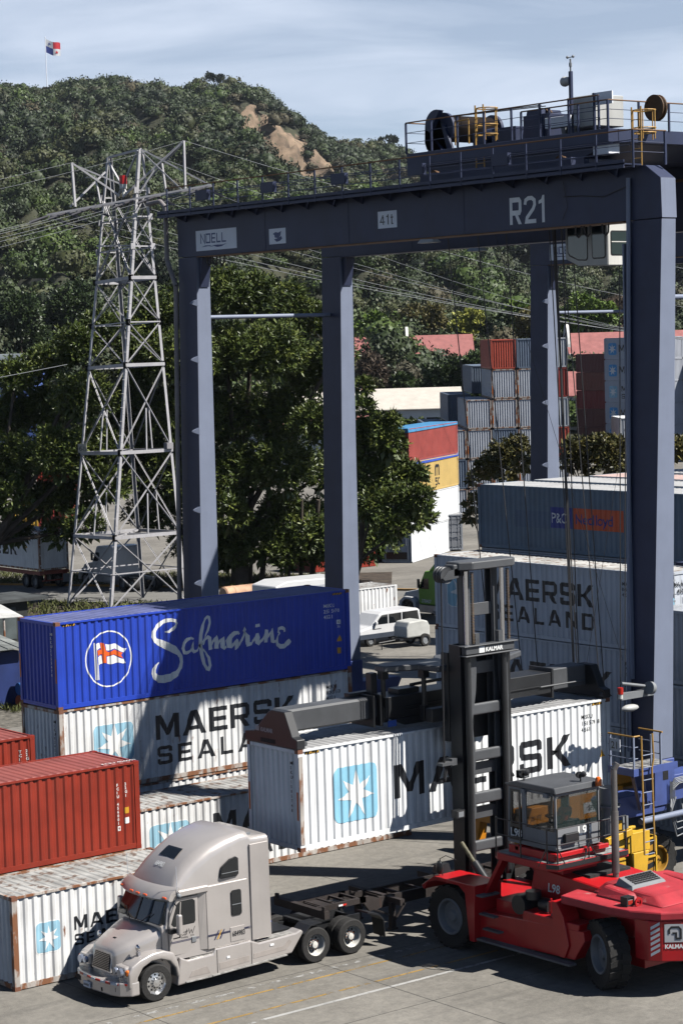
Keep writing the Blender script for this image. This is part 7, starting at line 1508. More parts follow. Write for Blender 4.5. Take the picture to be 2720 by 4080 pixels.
# van (front towards -x)
T = thing('passenger_van', 'white van with dark windows and dark lower body, parked beside the second crane leg', 'van', (79.9, 99.3, 0), 0, None, world=True)
m = MB(); m.prism([(78.0, .45), (78.05, .95), (78.9, 1.12), (79.5, 1.75), (79.8, 1.86), (82.3, 1.88), (82.5, 1.75), (82.6, 1.1), (82.6, .45)], 'y', 98.4, 100.1); VB = m.build('body', WV, T, bevel=.08, seg=2)
flat([[(79.15, 1.2), (79.65, 1.7), (80.1, 1.72), (80.1, 1.2)], [(80.18, 1.2), (80.18, 1.72), (81.1, 1.74), (81.1, 1.2)], [(81.18, 1.2), (81.18, 1.74), (82.3, 1.75), (82.42, 1.2)]], 'side_window', TG, VB, lambda u, z: (u, 98.39, z))
m = MB(); m.hexa([(78.98, 98.5, 1.16), (79.0, 98.5, 1.16), (79.0, 100.0, 1.16), (78.98, 100.0, 1.16), (79.5, 98.55, 1.75), (79.54, 98.55, 1.75), (79.54, 99.95, 1.75), (79.5, 99.95, 1.75)]); m.build('windscreen', TG, VB)
MB().box(78.02, 98.385, .42, 82.58, 100.12, .72).build('lower_body', paint('dark_slate_paint', (.05, .06, .08), .4), VB, bevel=.02)
MB().box(79.1, 98.2, 1.2, 79.25, 98.38, 1.4).build('mirror', WV, VB, bevel=.03); MB().box(79.0, 98.386, .95, 79.6, 98.39, .98).build('door_handle', BLKM, VB)
for x_ in (78.85, 81.65):
    for y_ in (98.5, 99.95): small_wheel(x_, y_, .35, .35, .22, T)
T = thing('compressor_trailer', 'small rounded white generator on two wheels, beside the white van', 'generator', (80.6, 96.9, 0), 0, None, world=True)
m = MB(); m.prism([(79.75, .55), (79.75, 1.1), (79.95, 1.45), (80.9, 1.5), (81.3, 1.4), (81.45, 1.1), (81.45, .55)], 'y', 96.3, 97.5); m.build('housing', paint('dull_white', (.50, .50, .47), .5, .15), T, bevel=.08, seg=2)
m = MB(); m.box(79.4, 96.5, .42, 81.4, 97.3, .54); m.tube((79.5, 96.9, .45), (78.2, 96.9, .4), .04, n=6); m.tube((78.4, 96.9, 0), (78.4, 96.9, .45), .03, n=6); m.build('frame', BLKM, T)
for y_ in (96.25, 97.55): small_wheel(81.0, y_, .36, .36, .2, T)
T = thing('white_truck_box', 'top of a white box body showing above the blue container, beside the rusty tank', 'truck', (80.4, 106.3, 0), 0, None, world=True)
m = MB(); m.prism([(77.3, .7), (77.3, 3.05), (78.2, 3.3), (82.4, 3.25), (83.1, 2.6), (83.1, .7)], 'y', 105.2, 107.6); wb = m.build('body', WV, T, bevel=.05); m = MB(); m.box(79.2, 105.19, 2.5, 81.6, 105.198, 2.9); m.build('side_panel', GRY2, wb)
for x_ in (78.4, 82.0): small_wheel(x_, 105.4, .45, .45, .25, T); small_wheel(x_, 107.4, .45, .45, .25, T)
RT = paint('rusted_tank', (.45, .27, .17), .7, .3, .3, .35)
m = MB(); m.lathe([(.001, 0), (.40, .04), (.48, .12), (.48, 2.5), (.40, 2.62), (.001, 2.66)], (78.4, 112.2, 2.0), 'x', 22); m.lathe([(.49, .7), (.50, .72), (.50, .8), (.49, .82)], (78.4, 112.2, 2.0), 'x', 22, close=False); m.box(78.8, 111.9, 0, 79.0, 112.5, 1.6); m.box(80.3, 111.9, 0, 80.5, 112.5, 1.6)
tag(m.build('rusty_tank', RT, smooth=.6), 'cylindrical rusty tank lying above the blue container, left of the white box body', 'tank')
# yard corner at the left edge: sheds, awning, drums, rubble
SHD = paint('shed_dark', (.035, .038, .036), .8, .4, .4)
T = thing('metal_shed', 'low dark metal shed with a flat roof at the left edge behind the blue container', 'shed', (64, 116, 0), 0, None, world=True)
m = MB(); m.box(58.0, 116.4, 0, 67.2, 119.5, 2.4); SB_ = m.build('walls', SHD, T); m = MB(); m.box(57.4, 116.0, 2.42, 68.4, 119.9, 2.6); m.build('roof', paint('shed_roof', (.06, .065, .065), .7, .4), T)
m = MB(); m.box(65.2, 116.37, .2, 66.4, 116.39, 2.1); m.build('door', paint('shed_door', (.07, .085, .085), .7, .3), SB_)
T = thing('awning', 'small white sheet awning on a post at the left edge above the drums', 'awning', (57.5, 102.5, 0), 0, None, world=True)
m = MB(); m.hexa([(54.0, 102.3, 3.55), (58.9, 102.5, 3.35), (58.9, 104.8, 3.8), (54.0, 104.8, 3.9), (54.0, 102.3, 3.58), (58.9, 102.5, 3.38), (58.9, 104.8, 3.83), (54.0, 104.8, 3.93)]); m.build('sheet', paint('zinc_white', (.45, .45, .43), .6, .2), T); m = MB(); m.tube((57.8, 102.6, 0), (57.8, 102.6, 3.4), .06, n=8); m.tube((55, 104.6, 0), (55, 104.6, 3.8), .06, n=8); m.build('post', RUSTW, T)
T = thing('blue_store_box', 'dark blue steel box under a corrugated sheet roof at the left edge', 'shed', (52, 96.5, 0), 0, None, world=True)
m = MB(); m.box(48, 95.4, 0, 54.5, 98, 2.7); m.build('walls', paint('store_blue', (.015, .03, .12), .6, .2), T); m = MB()
for k in range(24): m.hexa([(47.6+.3*k, 94.9, 2.86), (47.9+.3*k, 94.9, 2.86), (47.9+.3*k, 98.4, 3.3), (47.6+.3*k, 98.4, 3.3), (47.62+.3*k, 94.9, 2.93-.03*(k % 2)), (47.88+.3*k, 94.9, 2.93-.03*(k % 2)), (47.88+.3*k, 98.4, 3.37-.03*(k % 2)), (47.62+.3*k, 98.4, 3.37-.03*(k % 2))])
m.build('roof', paint('sheet_roof', (.20, .21, .20), .6, .4, .3, .1), T); MB().box(51.5, 95.0, 3.3, 52.2, 95.4, 3.75).build('yellow_can', paint('can_yellow', (.45, .25, .02), .5), T)
DC = [paint('drum_rust', (.17, .09, .06), .7, .3, .4, .4), paint('drum_black', (.03, .032, .035), .6, .2), paint('drum_orange', (.40, .09, .03), .6, .2), paint('drum_blue', (.03, .12, .35), .6, .2)]
dl = ['rusty brown steel drum lying on top of the pile at the left edge', 'drum with an orange band lying in the middle of the pile at the left edge', 'black steel drum lying lowest in the pile at the left edge', 'blue plastic drum wedged in the pile at the left edge', 'rusty drum at the back of the pile at the left edge']
for k, (x_, y_, z_, c_) in enumerate(((54.3, 95.9-1.2, 1.52, 0), (54.9, 94.0, .92, 0), (55.2, 93.9, .32, 1), (53.8, 94.4, 1.0, 3), (53.9, 94.6, .35, 2))):
    m = MB(); m.lathe([(.001, .0), (.28, .0), (.30, .02), (.29, .05), (.29, .3), (.305, .32), (.29, .34), (.29, .58), (.305, .60), (.29, .62), (.29, .86), (.30, .89), (.28, .9), (.001, .9)], (x_, y_, z_), 'x', 20, mi=0)
    if k == 1: m.lathe([(.297, .65), (.297, .84)], (x_, y_, z_), 'x', 20, mi=1, close=False)
    tag(m.build('steel_drum', [DC[c_], DC[2]], smooth=.6), dl[k], 'drum', 'drums piled at the left edge')
# ---------------------------------------------------------------- buildings
def gable_house(name, label, org, yaw, L, Wd, eave, ridge, wall, roof, group=None, parapet=False, hip=False):
    """ridge runs along local x, starting at org"""
    T = thing(name, label, 'building', (org[0], org[1], 0), yaw, group); w = Wd/2; o = .5
    m = MB(); m.prism([(-w, 0), (-w, eave), (0, ridge-.25), (w, eave), (w, 0)], 'x', 0, L); wl_ = m.build('wall', wall, T)
    m = MB()
    for s in (-1, 1): m.hexa([(-o, s*(w+o), eave-o*.25), (L+o, s*(w+o), eave-o*.25), (L+o, 0, ridge-.02), (-o, 0, ridge-.02), (-o, s*(w+o), eave-o*.25+.12), (L+o, s*(w+o), eave-o*.25+.12), (L+o, 0, ridge+.10), (-o, 0, ridge+.10)])
    m.build('roof', roof, T)
    if parapet:
        for x in parapet:
            P = [(-w-.8, eave-1.0), (-w-.8, eave+.6), (-w*.62, eave+.9)]; P += [(w*.62*math.cos(math.pi-a), eave+1.2+(ridge-eave+.6)*math.sin(a)) for a in np.linspace(0, math.pi, 13)]; P += [(w*.62, eave+.9), (w+.8, eave+.6), (w+.8, eave-1.0)]
            MB().prism(P, 'x', x, x+.5).build('curved_gable', paint('white_stucco', (.66, .64, .60), .7, .06), T)
    m = MB()
    for k in range(int(L/4)): m.box(2+4*k, -w-.03, eave-2.6, 3.4+4*k, -w-.004, eave-1.2)
    m.build('windows', TG, T)
    return T
WST = paint('white_stucco', (.66, .64, .60), .7, .06); PNK = paint('faded_red_roof', (.30, .115, .105), .7, .15, .2); WRF = paint('cream_metal_roof', (.50, .46, .40), .6, .08, .4, .08)
BLD = 'long low buildings at the foot of the hill'
d_ = Vector((9.5, -7.4, 0)).normalized(); yaw_ = math.atan2(d_.y, d_.x)
h_ = gable_house('long_building', 'long building with cream metal roof and a small vent, beyond the tarpaulin stack', (186.0-14*d_.x, 238.5-14*d_.y), yaw_, 30.5, 13, 8.0, 10.5, WST, WRF, BLD)
ORG = (0, 0, 0); m = MB(); m.tube((17.5, 0, 10.3), (17.5, 0, 11.1), .35, n=12); m.tube((17.5, 0, 11.1), (17.5, 0, 11.5), .6, n=12); m.build('roof_vent', RUSTW, h_)
MB().prism([(-7.8, 6.2), (-6.3, 6.5), (-6.3, 8.0)], 'x', 2, 22).build('lower_roof', PNK, h_)
gable_house('arched_gable_building', 'building with faded red roof and two white curved gables, behind the dark trees', (266.5, 339.0), math.atan2(-14, 17.5), 24.5, 14, 13.6, 17.6, WST, PNK, BLD, parapet=(-.4, 12.2))
gable_house('arched_gable_building', 'building with faded red roof and one white curved gable, above the far container block', (293.5, 305.2), math.atan2(-13, 16.4), 34, 16, 12.8, 17.2, WST, PNK, BLD, parapet=(-.4,))
gable_house('arched_gable_building', 'end of a white curved gable peeking out left of the far container block', (236.0, 250.5), math.atan2(-13, 16.4), 18, 12, 8.0, 11.4, WST, PNK, BLD, parapet=(-.4,))
T = thing('warehouse', 'blue walled warehouse with white roof edge beyond the trees at the left edge', 'building', (171, 299, 0), R(-38), BLD); m = MB(); m.box(-28, 0, 0, 3.6, 14, 14.6); m.build('wall', paint('wall_blue', (.07, .12, .33), .6, .1), T); m = MB(); m.box(-29, -.5, 14.6, 4.0, 14.5, 16.6); m.build('roof', paint('zinc_pale', (.42, .46, .47), .5, .2), T)
for k, (x_, y_, w_) in enumerate(((584.0, 692.2, 9), (592.0, 686.2, 7))):
    gable_house('hill_house', ['left one of two white roofed houses among trees on the lower hill', 'right one of two white roofed houses among trees on the lower hill'][k], (x_, y_), R(-38), w_, 6, 48.0+k, 50.6+k*.7, WST, WST, 'white houses on the lower hill')
# ---------------------------------------------------------------- foliage
def leafmat(name, col, var=.35, rough=.45, sc=.6):
    m = bpy.data.materials.new(name); m.use_nodes = True; n = m.node_tree.nodes; l = m.node_tree.links; b = n['Principled BSDF']
    b.inputs['Roughness'].default_value = rough; b.inputs['Specular IOR Level'].default_value = .35
    t = n.new('ShaderNodeTexCoord'); q = n.new('ShaderNodeTexNoise'); q.inputs['Scale'].default_value = sc; q.inputs['Detail'].default_value = 4; l.new(t.outputs['Object'], q.inputs['Vector'])
    r = n.new('ShaderNodeValToRGB'); r.color_ramp.elements[0].position = .3; r.color_ramp.elements[1].position = .72
    r.color_ramp.elements[0].color = (*[c*(1-var) for c in col], 1); r.color_ramp.elements[1].color = (*[min(1, c*(1+var)) for c in (col[0]*1.15, col[1], col[2]*.8)], 1); l.new(q.outputs['Fac'], r.inputs[0]); l.new(r.outputs[0], b.inputs['Base Color'])
    return m
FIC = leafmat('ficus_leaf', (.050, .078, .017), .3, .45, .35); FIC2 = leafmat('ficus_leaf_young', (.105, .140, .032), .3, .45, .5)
OLV = leafmat('olive_leaf', (.085, .082, .026), .3, .5); OLV2 = leafmat('olive_leaf_dark', (.045, .052, .018), .3)
HILL = [leafmat('hill_leaf_dark', (.018, .031, .012), .4, .6, .05), leafmat('hill_leaf_mid', (.027, .045, .014), .4, .6, .05), leafmat('hill_leaf_olive', (.038, .048, .017), .35, .6, .05), leafmat('hill_leaf_bright', (.045, .078, .016), .3, .55, .05), leafmat('hill_leaf_brown', (.048, .046, .026), .3, .7, .05)]
BRT = leafmat('bright_leaf', (.085, .150, .020), .25, .5, .5); YLT = leafmat('yellow_leaf', (.24, .27, .05), .25, .5, .5); BRN = leafmat('twig_brown', (.075, .060, .048), .3, .8, .5); DKT = leafmat('dark_leaf', (.028, .050, .016), .4, .45, .4)
BARK = paint('bark', (.075, .060, .045), .9, .3)
def unit(a): return a/np.maximum(1e-9, np.linalg.norm(a, axis=-1, keepdims=True))
def rosettes(P, Nrm, k, Ln, Wd, rg, droop=.0):
    """k pointed leaves radiating from each P around the outward direction Nrm"""
    n = len(P); d = unit(rg.normal(size=(n, k, 3))); d = unit(d+Nrm[:, None, :]*.75+np.array([0, 0, -droop])); s = unit(np.cross(d, rg.normal(size=(n, k, 3))))
    L_ = Ln*rg.uniform(.6, 1.25, (n, k, 1)); W_ = Wd*rg.uniform(.8, 1.2, (n, k, 1)); b = P[:, None, :]+d*L_*.12
    V = np.stack([b, b+d*L_*.5+s*W_*.5, b+d*L_, b+d*L_*.5-s*W_*.5], 2).reshape(-1, 3); F = np.arange(len(V)).reshape(-1, 4); return V, F
def crown(name, blobs_, per, k, Ln, Wd, mats, parent, seed=1, young=.25, squash=.85, org=(0, 0, 0), droop=0, core=True):
    rg = np.random.default_rng(seed); VS = []; FS_ = []; MI = []; off = 0
    for (x, y, z, r) in blobs_:
        n = max(8, int(per*r*r)); d = unit(rg.normal(size=(n, 3))); d[:, 2] = np.where(d[:, 2] < -.45, -d[:, 2], d[:, 2])
        rad = r*(1-rg.uniform(0, 1, n)**2*.35)*(1+.22*np.sin(d[:, 0]*5+x)*np.cos(d[:, 1]*6+y)+.10*rg.normal(size=n)); P = np.array([x, y, z])+d*rad[:, None]*np.array([1, 1, squash])
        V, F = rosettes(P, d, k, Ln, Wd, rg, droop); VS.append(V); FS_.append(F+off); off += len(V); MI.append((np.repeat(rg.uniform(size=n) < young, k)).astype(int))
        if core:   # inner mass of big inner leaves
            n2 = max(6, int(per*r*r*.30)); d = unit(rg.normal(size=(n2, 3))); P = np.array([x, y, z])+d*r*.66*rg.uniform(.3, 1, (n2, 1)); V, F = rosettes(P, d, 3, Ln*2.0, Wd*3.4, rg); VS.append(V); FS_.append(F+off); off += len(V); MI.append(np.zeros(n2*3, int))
    V = np.concatenate(VS)-np.array(org); me = npmesh(name, V, np.concatenate(FS_), mats, np.concatenate(MI)); ob = bpy.data.objects.new(name, me); COL.objects.link(ob); ob.parent = parent; return ob
def trunk(pts, parent, limbs=(), nm='trunk'):
    m = MB()
    for (a, b, r0_, r1_) in pts: m.tube(a, b, r0_, r1_, 9)
    for (a, b, r) in limbs: m.tube(a, b, r, r*.45, 7)
    return m.build(nm, BARK, parent, smooth=.9)
TC = [(89.7,135.5,18.8,2.2),(92.5,135.0,20.0,2.0),(92.3,131.0,20.8,2.0),(95.1,131.0,20.4,2.0),(98.6,132.1,19.8,2.0),(100.2,130.8,18.5,1.8),(97.5,124.8,16.3,1.4),(87.2,133.7,16.2,2.3),(88.7,130.9,16.1,2.5),(93.0,131.6,16.3,2.7),(93.6,126.9,16.3,2.6),(97.8,127.8,14.9,2.2),(88.3,137.0,12.5,2.4),(89.1,132.5,12.0,2.7),(93.8,132.9,11.8,2.7),(96.2,130.1,11.7,2.7),(95.8,124.6,11.4,1.9),(87.9,136.0,8.8,2.3),(89.1,132.0,8.1,2.7),(92.7,130.7,7.9,2.5),(94.8,127.8,8.3,2.5),(99.0,128.6,7.6,1.8),(88.3,134.2,5.4,2.0),(90.9,129.2,5.3,1.6),(95.8,129.3,4.9,1.8),(98.6,129.5,4.3,1.6),(86.6,135.4,18.3,1.4)]
TL = [(79.5,138.1,15.2,1.6),(81.9,137.9,16.0,1.6),(81.9,133.8,17.3,1.7),(84.2,134.2,18.3,1.6),(80.4,140.6,12.3,2.0),(82.4,139.1,12.8,2.1),(81.3,132.1,13.7,2.1),(77.7,135.4,9.6,2.1),(79.3,132.6,9.9,2.2),(83.0,133.7,10.2,1.9),(76.4,134.4,7.1,1.5),(80.0,135.8,6.6,1.6),(82.6,135.8,7.0,1.9),(82.8,132.0,7.6,1.6),(79.2,138.5,4.4,1.2),(81.3,136.0,4.4,1.1),(80.3,131.1,5.1,1.2),(77.2,139.6,12.1,2.1),(75.7,137.4,8.7,2.1)]
TR = [(87.7,109.4,11.7,0.8),(88.2,109.6,10.4,1.3),(88.0,107.7,10.8,1.1),(87.6,109.0,8.6,1.4),(89.9,109.1,8.7,1.3),(90.8,108.4,8.7,0.8),(86.6,107.6,7.0,1.1),(87.9,107.0,7.1,1.2),(88.7,105.7,7.4,0.9),(89.3,107.0,6.0,0.9),(87.3,106.5,5.7,0.9),(87.4,109.3,12.9,0.8),(88.0,109.9,14.3,0.6),(88.1,107.7,12.0,0.8),(90.5,107.2,5.9,0.6)]
TP1 = [(80.7,89.3,10.8,0.8),(81.8,89.2,11.2,0.8),(79.4,89.0,10.2,0.7),(80.7,89.0,10.0,0.7),(80.6,91.0,9.6,0.5),(80.4,91.0,8.3,0.5),(78.2,88.8,7.8,0.4),(80.7,87.5,10.5,0.5)]
TP2 = [(87.1,90.5,10.2,0.7),(88.2,90.6,10.8,0.8),(87.8,88.8,11.0,0.8),(89.1,88.9,10.8,0.8),(90.7,89.5,10.4,0.8),(89.0,90.8,9.9,0.8),(87.9,87.8,9.9,0.8),(91.1,85.7,10.9,0.7),(90.3,85.6,10.6,0.5),(86.8,90.3,11.0,0.5)]

def btree(label, blobs_, base, per, k, Ln, Wd, mats, seed, young=.25, roots=(), tw=.5, group='trees around the yard', **kw):
    T = thing('broadleaf_tree', label, 'tree', (base[0], base[1], 0), 0, group, world=True)
    crown('crown', blobs_, per, k, Ln, Wd, mats, T, seed, young, org=ORG, **kw)
    c = Vector((sum(b[0] for b in blobs_)/len(blobs_), sum(b[1] for b in blobs_)/len(blobs_), sum(b[2] for b in blobs_)/len(blobs_)))
    fork = Vector((base[0], base[1], 0)).lerp(c, .40); lim = [(fork, Vector(b[:3]), tw*.35) for b in blobs_[::3]]
    trunk([((base[0], base[1], -.1), fork, tw, tw*.7)]+[((r[0], r[1], -.1), (r[2], r[3], r[4]), r[5], r[5]*.7) for r in roots], T, lim); return T
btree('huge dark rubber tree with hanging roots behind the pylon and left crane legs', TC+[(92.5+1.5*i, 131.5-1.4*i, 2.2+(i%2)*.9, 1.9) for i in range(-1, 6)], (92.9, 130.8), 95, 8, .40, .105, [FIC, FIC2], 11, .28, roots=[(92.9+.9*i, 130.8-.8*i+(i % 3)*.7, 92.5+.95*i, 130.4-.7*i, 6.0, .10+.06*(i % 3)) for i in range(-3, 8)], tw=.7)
btree('large rubber tree spreading over the trailer at the left edge', TL, (72.0, 134.0), 95, 8, .40, .105, [FIC, FIC2], 12, .28, tw=.6)
btree('leaning rubber tree with glossy leaves right of the second crane leg', TR, (85.4, 109.5), 150, 8, .34, .10, [FIC, FIC2], 13, .34, tw=.3)
btree('small olive green tree behind the slate blue container, left of the far crane leg', TP1, (81.0, 89.8), 150, 7, .26, .10, [OLV, OLV2], 14, .4, tw=.16)
btree('olive green trees right of the far crane leg, above the container roofs', TP2, (88.5, 89.5), 150, 7, .26, .10, [OLV, OLV2], 15, .4, tw=.16)
MT = [('bright green round tree left of the curved gables', 287.1, 354.9, 19.3, 4.3, 2.2, BRT), ('dark tree in front of the red roof, its left part', 225.6, 262.1, 10.6, 3.6, 4.8, DKT), ('dark tree in front of the red roof, nearest the container block', 229.3, 259.3, 11.6, 3.6, 5.6, DKT), ('dark tree under the left curved gable', 225.2, 268.8, 10.2, 3.4, 4.5, DKT),
('leafless brown twiggy tree beside the dark trees', 222.2, 273.8, 11.3, 3.4, 3.5, BRN), ('grey green bush under the brown twiggy tree', 213.8, 264.8, 8.3, 3.2, 2.5, OLV2), ('pale yellow green tree beyond the red roof', 311.0, 355.3, 19.5, 3.6, 2.4, YLT), ('olive tree between the curved gables and the yellow tree', 311.4, 367.9, 20.5, 5.2, 2.5, OLV),
('broad bright green tree seen under the driver cabin of the crane', 317.6, 324.8, 20.6, 5.6, 2.6, BRT), ('bright green tree left of the far crane leg', 313.8, 340.5, 20.7, 3.6, 2.8, BRT), ('brownish tree right of the broad bright green one', 329.1, 328.5, 21.0, 3.2, 2.7, BRN), ('olive tree behind the hoist ropes', 302.7, 323.6, 19.0, 3.2, 2.2, OLV),
('low tree before the cream roof, next to the crane leg', 165.7, 203.0, 7.3, 2.2, 1.8, FIC), ('low tree before the middle of the cream roof', 165.8, 197.8, 7.1, 1.9, 1.5, FIC), ('low tree before the right end of the cream roof', 171.7, 198.3, 7.1, 2.3, 1.8, FIC), ('low tree between the tarpaulin stack and the far block', 162.0, 180.5, 6.6, 2.4, 1.9, FIC),
('dark tree at the left edge of the lower hill', 213.5, 368.2, 21.9, 6.6, 5.6, DKT), ('dark tree left of the pylon on the lower hill', 227.1, 370.6, 24.6, 5.8, 4.3, DKT)]
for i, (lb, x, y, z, rw, rh, mt) in enumerate(MT):
    if mt is DKT and y < 300: z -= 1.7
    if mt is FIC and y > 195: z -= .9
    rg = np.random.default_rng(50+i); bl_ = [(x+rg.uniform(-.65, .65)*rw, y+rg.uniform(-.65, .65)*rw, z+rg.uniform(-.7, .6)*rh, rw*rg.uniform(.38, .62)) for _ in range(11)]
    T = thing('broadleaf_tree', lb, 'tree', (x, y, 0), 0, 'trees at the foot of the hill', world=True); sz = .55 if y > 240 else .4
    crown('crown', bl_, 26 if y > 240 else 60, 6, sz*1.3, sz*(.25 if mt is BRN else .5), [mt, mt], T, 70+i, 0, org=ORG); trunk([((x, y, -.1), (x, y, z), .3, .15)], T)
# ---------------------------------------------------------------- hill
PH = [.40, .4842, .5166, .5384, .5636, .5934, .6111, .6267, .6378, .6511, .6655, .6822, .6955, .7266, .7597, .8167, .8470, .95]
ZC = [172, 181, 180, 178, 180, 175, 178, 177, 167, 151, 138, 135, 130, 106, 92, 70, 56, 40]
def hz(ph, r):
    zc = np.interp(ph, PH, ZC); t = np.clip((r-300)/1150, 0, 1.4)
    s = np.where(t < .15, .115*np.clip(t/.15, 0, 1)**1.2, .115+.885*np.clip((t-.15)/.85, 0, 1)**1.12); s = np.where(t > 1, 1-(t-1)*1.6, s)
    w0 = np.clip((.048-np.abs(ph-.660))/.018, 0, 1); w0 = w0*w0*(3-2*w0); dr = np.clip((r-1000)/240, 0, 1)*np.clip((1275+6*np.sin(ph*260)-r)/22, 0, 1)*w0; zc_ = -32*dr
    w = np.clip(t*4, 0, 1)*np.clip((1.02-t)*6, 0.15, 1)
    return zc*s+zc_+w*(5*np.sin(ph*95+r*.012)+4*np.sin(r*.03-ph*60)+3*np.sin(ph*210+r*.05))
nph, nr = 260, 240; PHg = np.linspace(.40, .95, nph); RRg = np.linspace(295, 1750, nr); A_, B_ = np.meshgrid(PHg, RRg, indexing='ij')
rockm = np.clip(1.25-np.abs(A_-.660)/.040, 0, 1)*np.clip(1.3-np.abs(B_-1262)/34, 0, 1)
Zg = hz(A_, B_); 
jit = rng.normal(size=Zg.shape)*2.2*rockm; Zg = Zg+jit
V = np.stack([np.sin(A_)*B_, np.cos(A_)*B_, Zg-.35], 2).reshape(-1, 3)
ii, jj = np.meshgrid(np.arange(nph-1), np.arange(nr-1), indexing='ij'); q = (ii*nr+jj).ravel(); F = np.stack([q, q+1, q+nr+1, q+nr], 1); mi = (rockm[:-1, :-1].ravel() > .35).astype(int)
SOIL = paint('forest_floor', (.040, .042, .020), .9, .4); ROCK = paint('cliff_rock', (.19, .135, .09), .9, .5, .9, .55, rustcol=(.055, .055, .03), bump=.8, scale=.13)
ob = bpy.data.objects.new('hill', npmesh('hill', V, F, [SOIL, ROCK], mi)); COL.objects.link(ob); tag(ob, kind='structure')
def proto(nc, kq, size, rg):
    d = unit(rg.normal(size=(nc, 3))); d[:, 2] = np.abs(d[:, 2])*.95-.18; c = d*np.array([1, 1, .78])*rg.uniform(.72, 1.08, (nc, 1))
    P = (c[:, None, :]+rg.normal(size=(nc, kq, 3))*.13).reshape(-1, 3); n = len(P); nn = unit(np.repeat(d, kq, 0)+rg.normal(size=(n, 3))*.55+np.array([0, 0, .3])); a = unit(np.cross(nn, rg.normal(size=(n, 3)))); b = np.cross(nn, a); s = size*rg.uniform(.6, 1.3, (n, 1))
    V = np.stack([P-a*s, P-b*s*.8, P+a*s, P+b*s*.8], 1).reshape(-1, 3)
    th = np.linspace(0, 2*math.pi, 7)[:-1]; rings = [(.50, -.35), (.72, 0), (.62, .30), (.30, .52)]; C = np.array([[r_*math.cos(t), r_*math.sin(t), h] for r_, h in rings for t in th])
    F = np.arange(len(V)).reshape(-1, 4); o = len(V); G = np.array([[o+k*6+i, o+k*6+(i+1) % 6, o+(k+1)*6+(i+1) % 6, o+(k+1)*6+i] for k in range(3) for i in range(6)]+[[o+18, o+19, o+20, o+21], [o+18, o+21, o+22, o+23]])
    return np.concatenate([V, C]), np.concatenate([F, G])
rgh = np.random.default_rng(5); NEARP = [proto(60, 9, .085, rgh) for _ in range(5)]; FARP = [proto(38, 7, .105, rgh) for _ in range(7)]
def forest(name, lab, n, r0_, r1_, rmin, rmax, protos, seed):
    rg = np.random.default_rng(seed); ph = rg.uniform(.425, .90, n); r = np.sqrt(rg.uniform(r0_**2, r1_**2, n)); keep = ~((np.abs(ph-.660) < .033) & (np.abs(r-1258) < 34) & ((np.sin(ph*900)+np.sin(ph*410+1)) > -.7) & (rg.uniform(size=n) < .93)); ph, r = ph[keep], r[keep]
    z = hz(ph, r); sz = rg.uniform(rmin, rmax, len(r)); VS, FS_, MI = [], [], []; off = 0
    cl = (np.sin(ph*70+r*.011)+np.sin(ph*31-r*.017+1.3)+rg.normal(size=len(r))*.9); mat_ = np.select([cl < -.9, cl < .5, cl < 1.35, cl < 2.1], [0, 1, 2, 3], 3); br = (rg.uniform(size=len(r)) < .04) | ((np.abs(ph-.660) < .045) & (np.abs(r-1230) < 70) & (rg.uniform(size=len(r)) < .5)); mat_ = np.where(br, 4, mat_); mat_ = np.where(r > 1000, np.where((mat_ == 3) & (rg.uniform(size=len(r)) < .6), 1, mat_), mat_)
    for i in range(len(r)):
        V, F = protos[rg.integers(len(protos))]; a = rg.uniform(0, 6.28); c, s = math.cos(a), math.sin(a); h = sz[i]*rg.uniform(.8, 1.35)
        W_ = np.stack([(V[:, 0]*c-V[:, 1]*s)*sz[i], (V[:, 0]*s+V[:, 1]*c)*sz[i], V[:, 2]*h], 1)+np.array([math.sin(ph[i])*r[i], math.cos(ph[i])*r[i], z[i]+h*.55]); VS.append(W_); FS_.append(F+off); off += len(V); MI.append(np.full(len(F), mat_[i]))
    me = npmesh(name, np.concatenate(VS), np.concatenate(FS_), HILL, np.concatenate(MI)); ob = bpy.data.objects.new(name, me); COL.objects.link(ob); tag(ob, lab, 'forest', kind='stuff'); return ob
forest('hill_forest', 'mixed green forest on the lower slopes behind the buildings', 1700, 335, 760, 2.8, 5.2, NEARP, 21); forest('hill_forest', 'dense dark forest covering the upper hill', 5600, 740, 1475, 3.4, 6.4, FARP, 22)
def palm(label, x, y, z, h, s=1.0):
    T = thing('palm_tree', label, 'palm', (x, y, z), 0, 'palms on the ridge'); m = MB(); m.tube((0, 0, -6), (.2, 0, h), .3, .2, 7); m.build('trunk', BARK, T, smooth=.9); m = MB()
    for k in range(15):
        a = 2*math.pi*k/15+.2*(k % 3); L_ = 4.6*s; el = .9 if k % 3 == 0 else (.45 if k % 3 == 1 else .1); P = [(.2+math.cos(a)*L_*t*math.cos(el*(1-t)), math.sin(a)*L_*t*math.cos(el*(1-t)), h+L_*(t*math.sin(el)*.9-1.0*t*t)) for t in (0, .25, .5, .75, 1)]
        for i in range(4):
            w = (.25, .85, .85, .6, .1)
            sx, sy = -math.sin(a), math.cos(a); p, q_ = P[i], P[i+1]
            for sg in (-1, 1): m.add([p, (p[0]+sx*w[i]*sg, p[1]+sy*w[i]*sg, p[2]-w[i]*.5), (q_[0]+sx*w[i+1]*sg, q_[1]+sy*w[i+1]*sg, q_[2]-w[i+1]*.5), q_], [(0, 1, 2, 3)])
    m.build('fronds', HILL[0], T)
PL = ['palm on the ridge nearest the thin masts', 'second palm along the falling ridge', 'third palm along the falling ridge', 'fourth palm along the falling ridge', 'fifth palm along the falling ridge', 'lowest palm on the right of the ridge', 'palm between the dome and the flagpole']
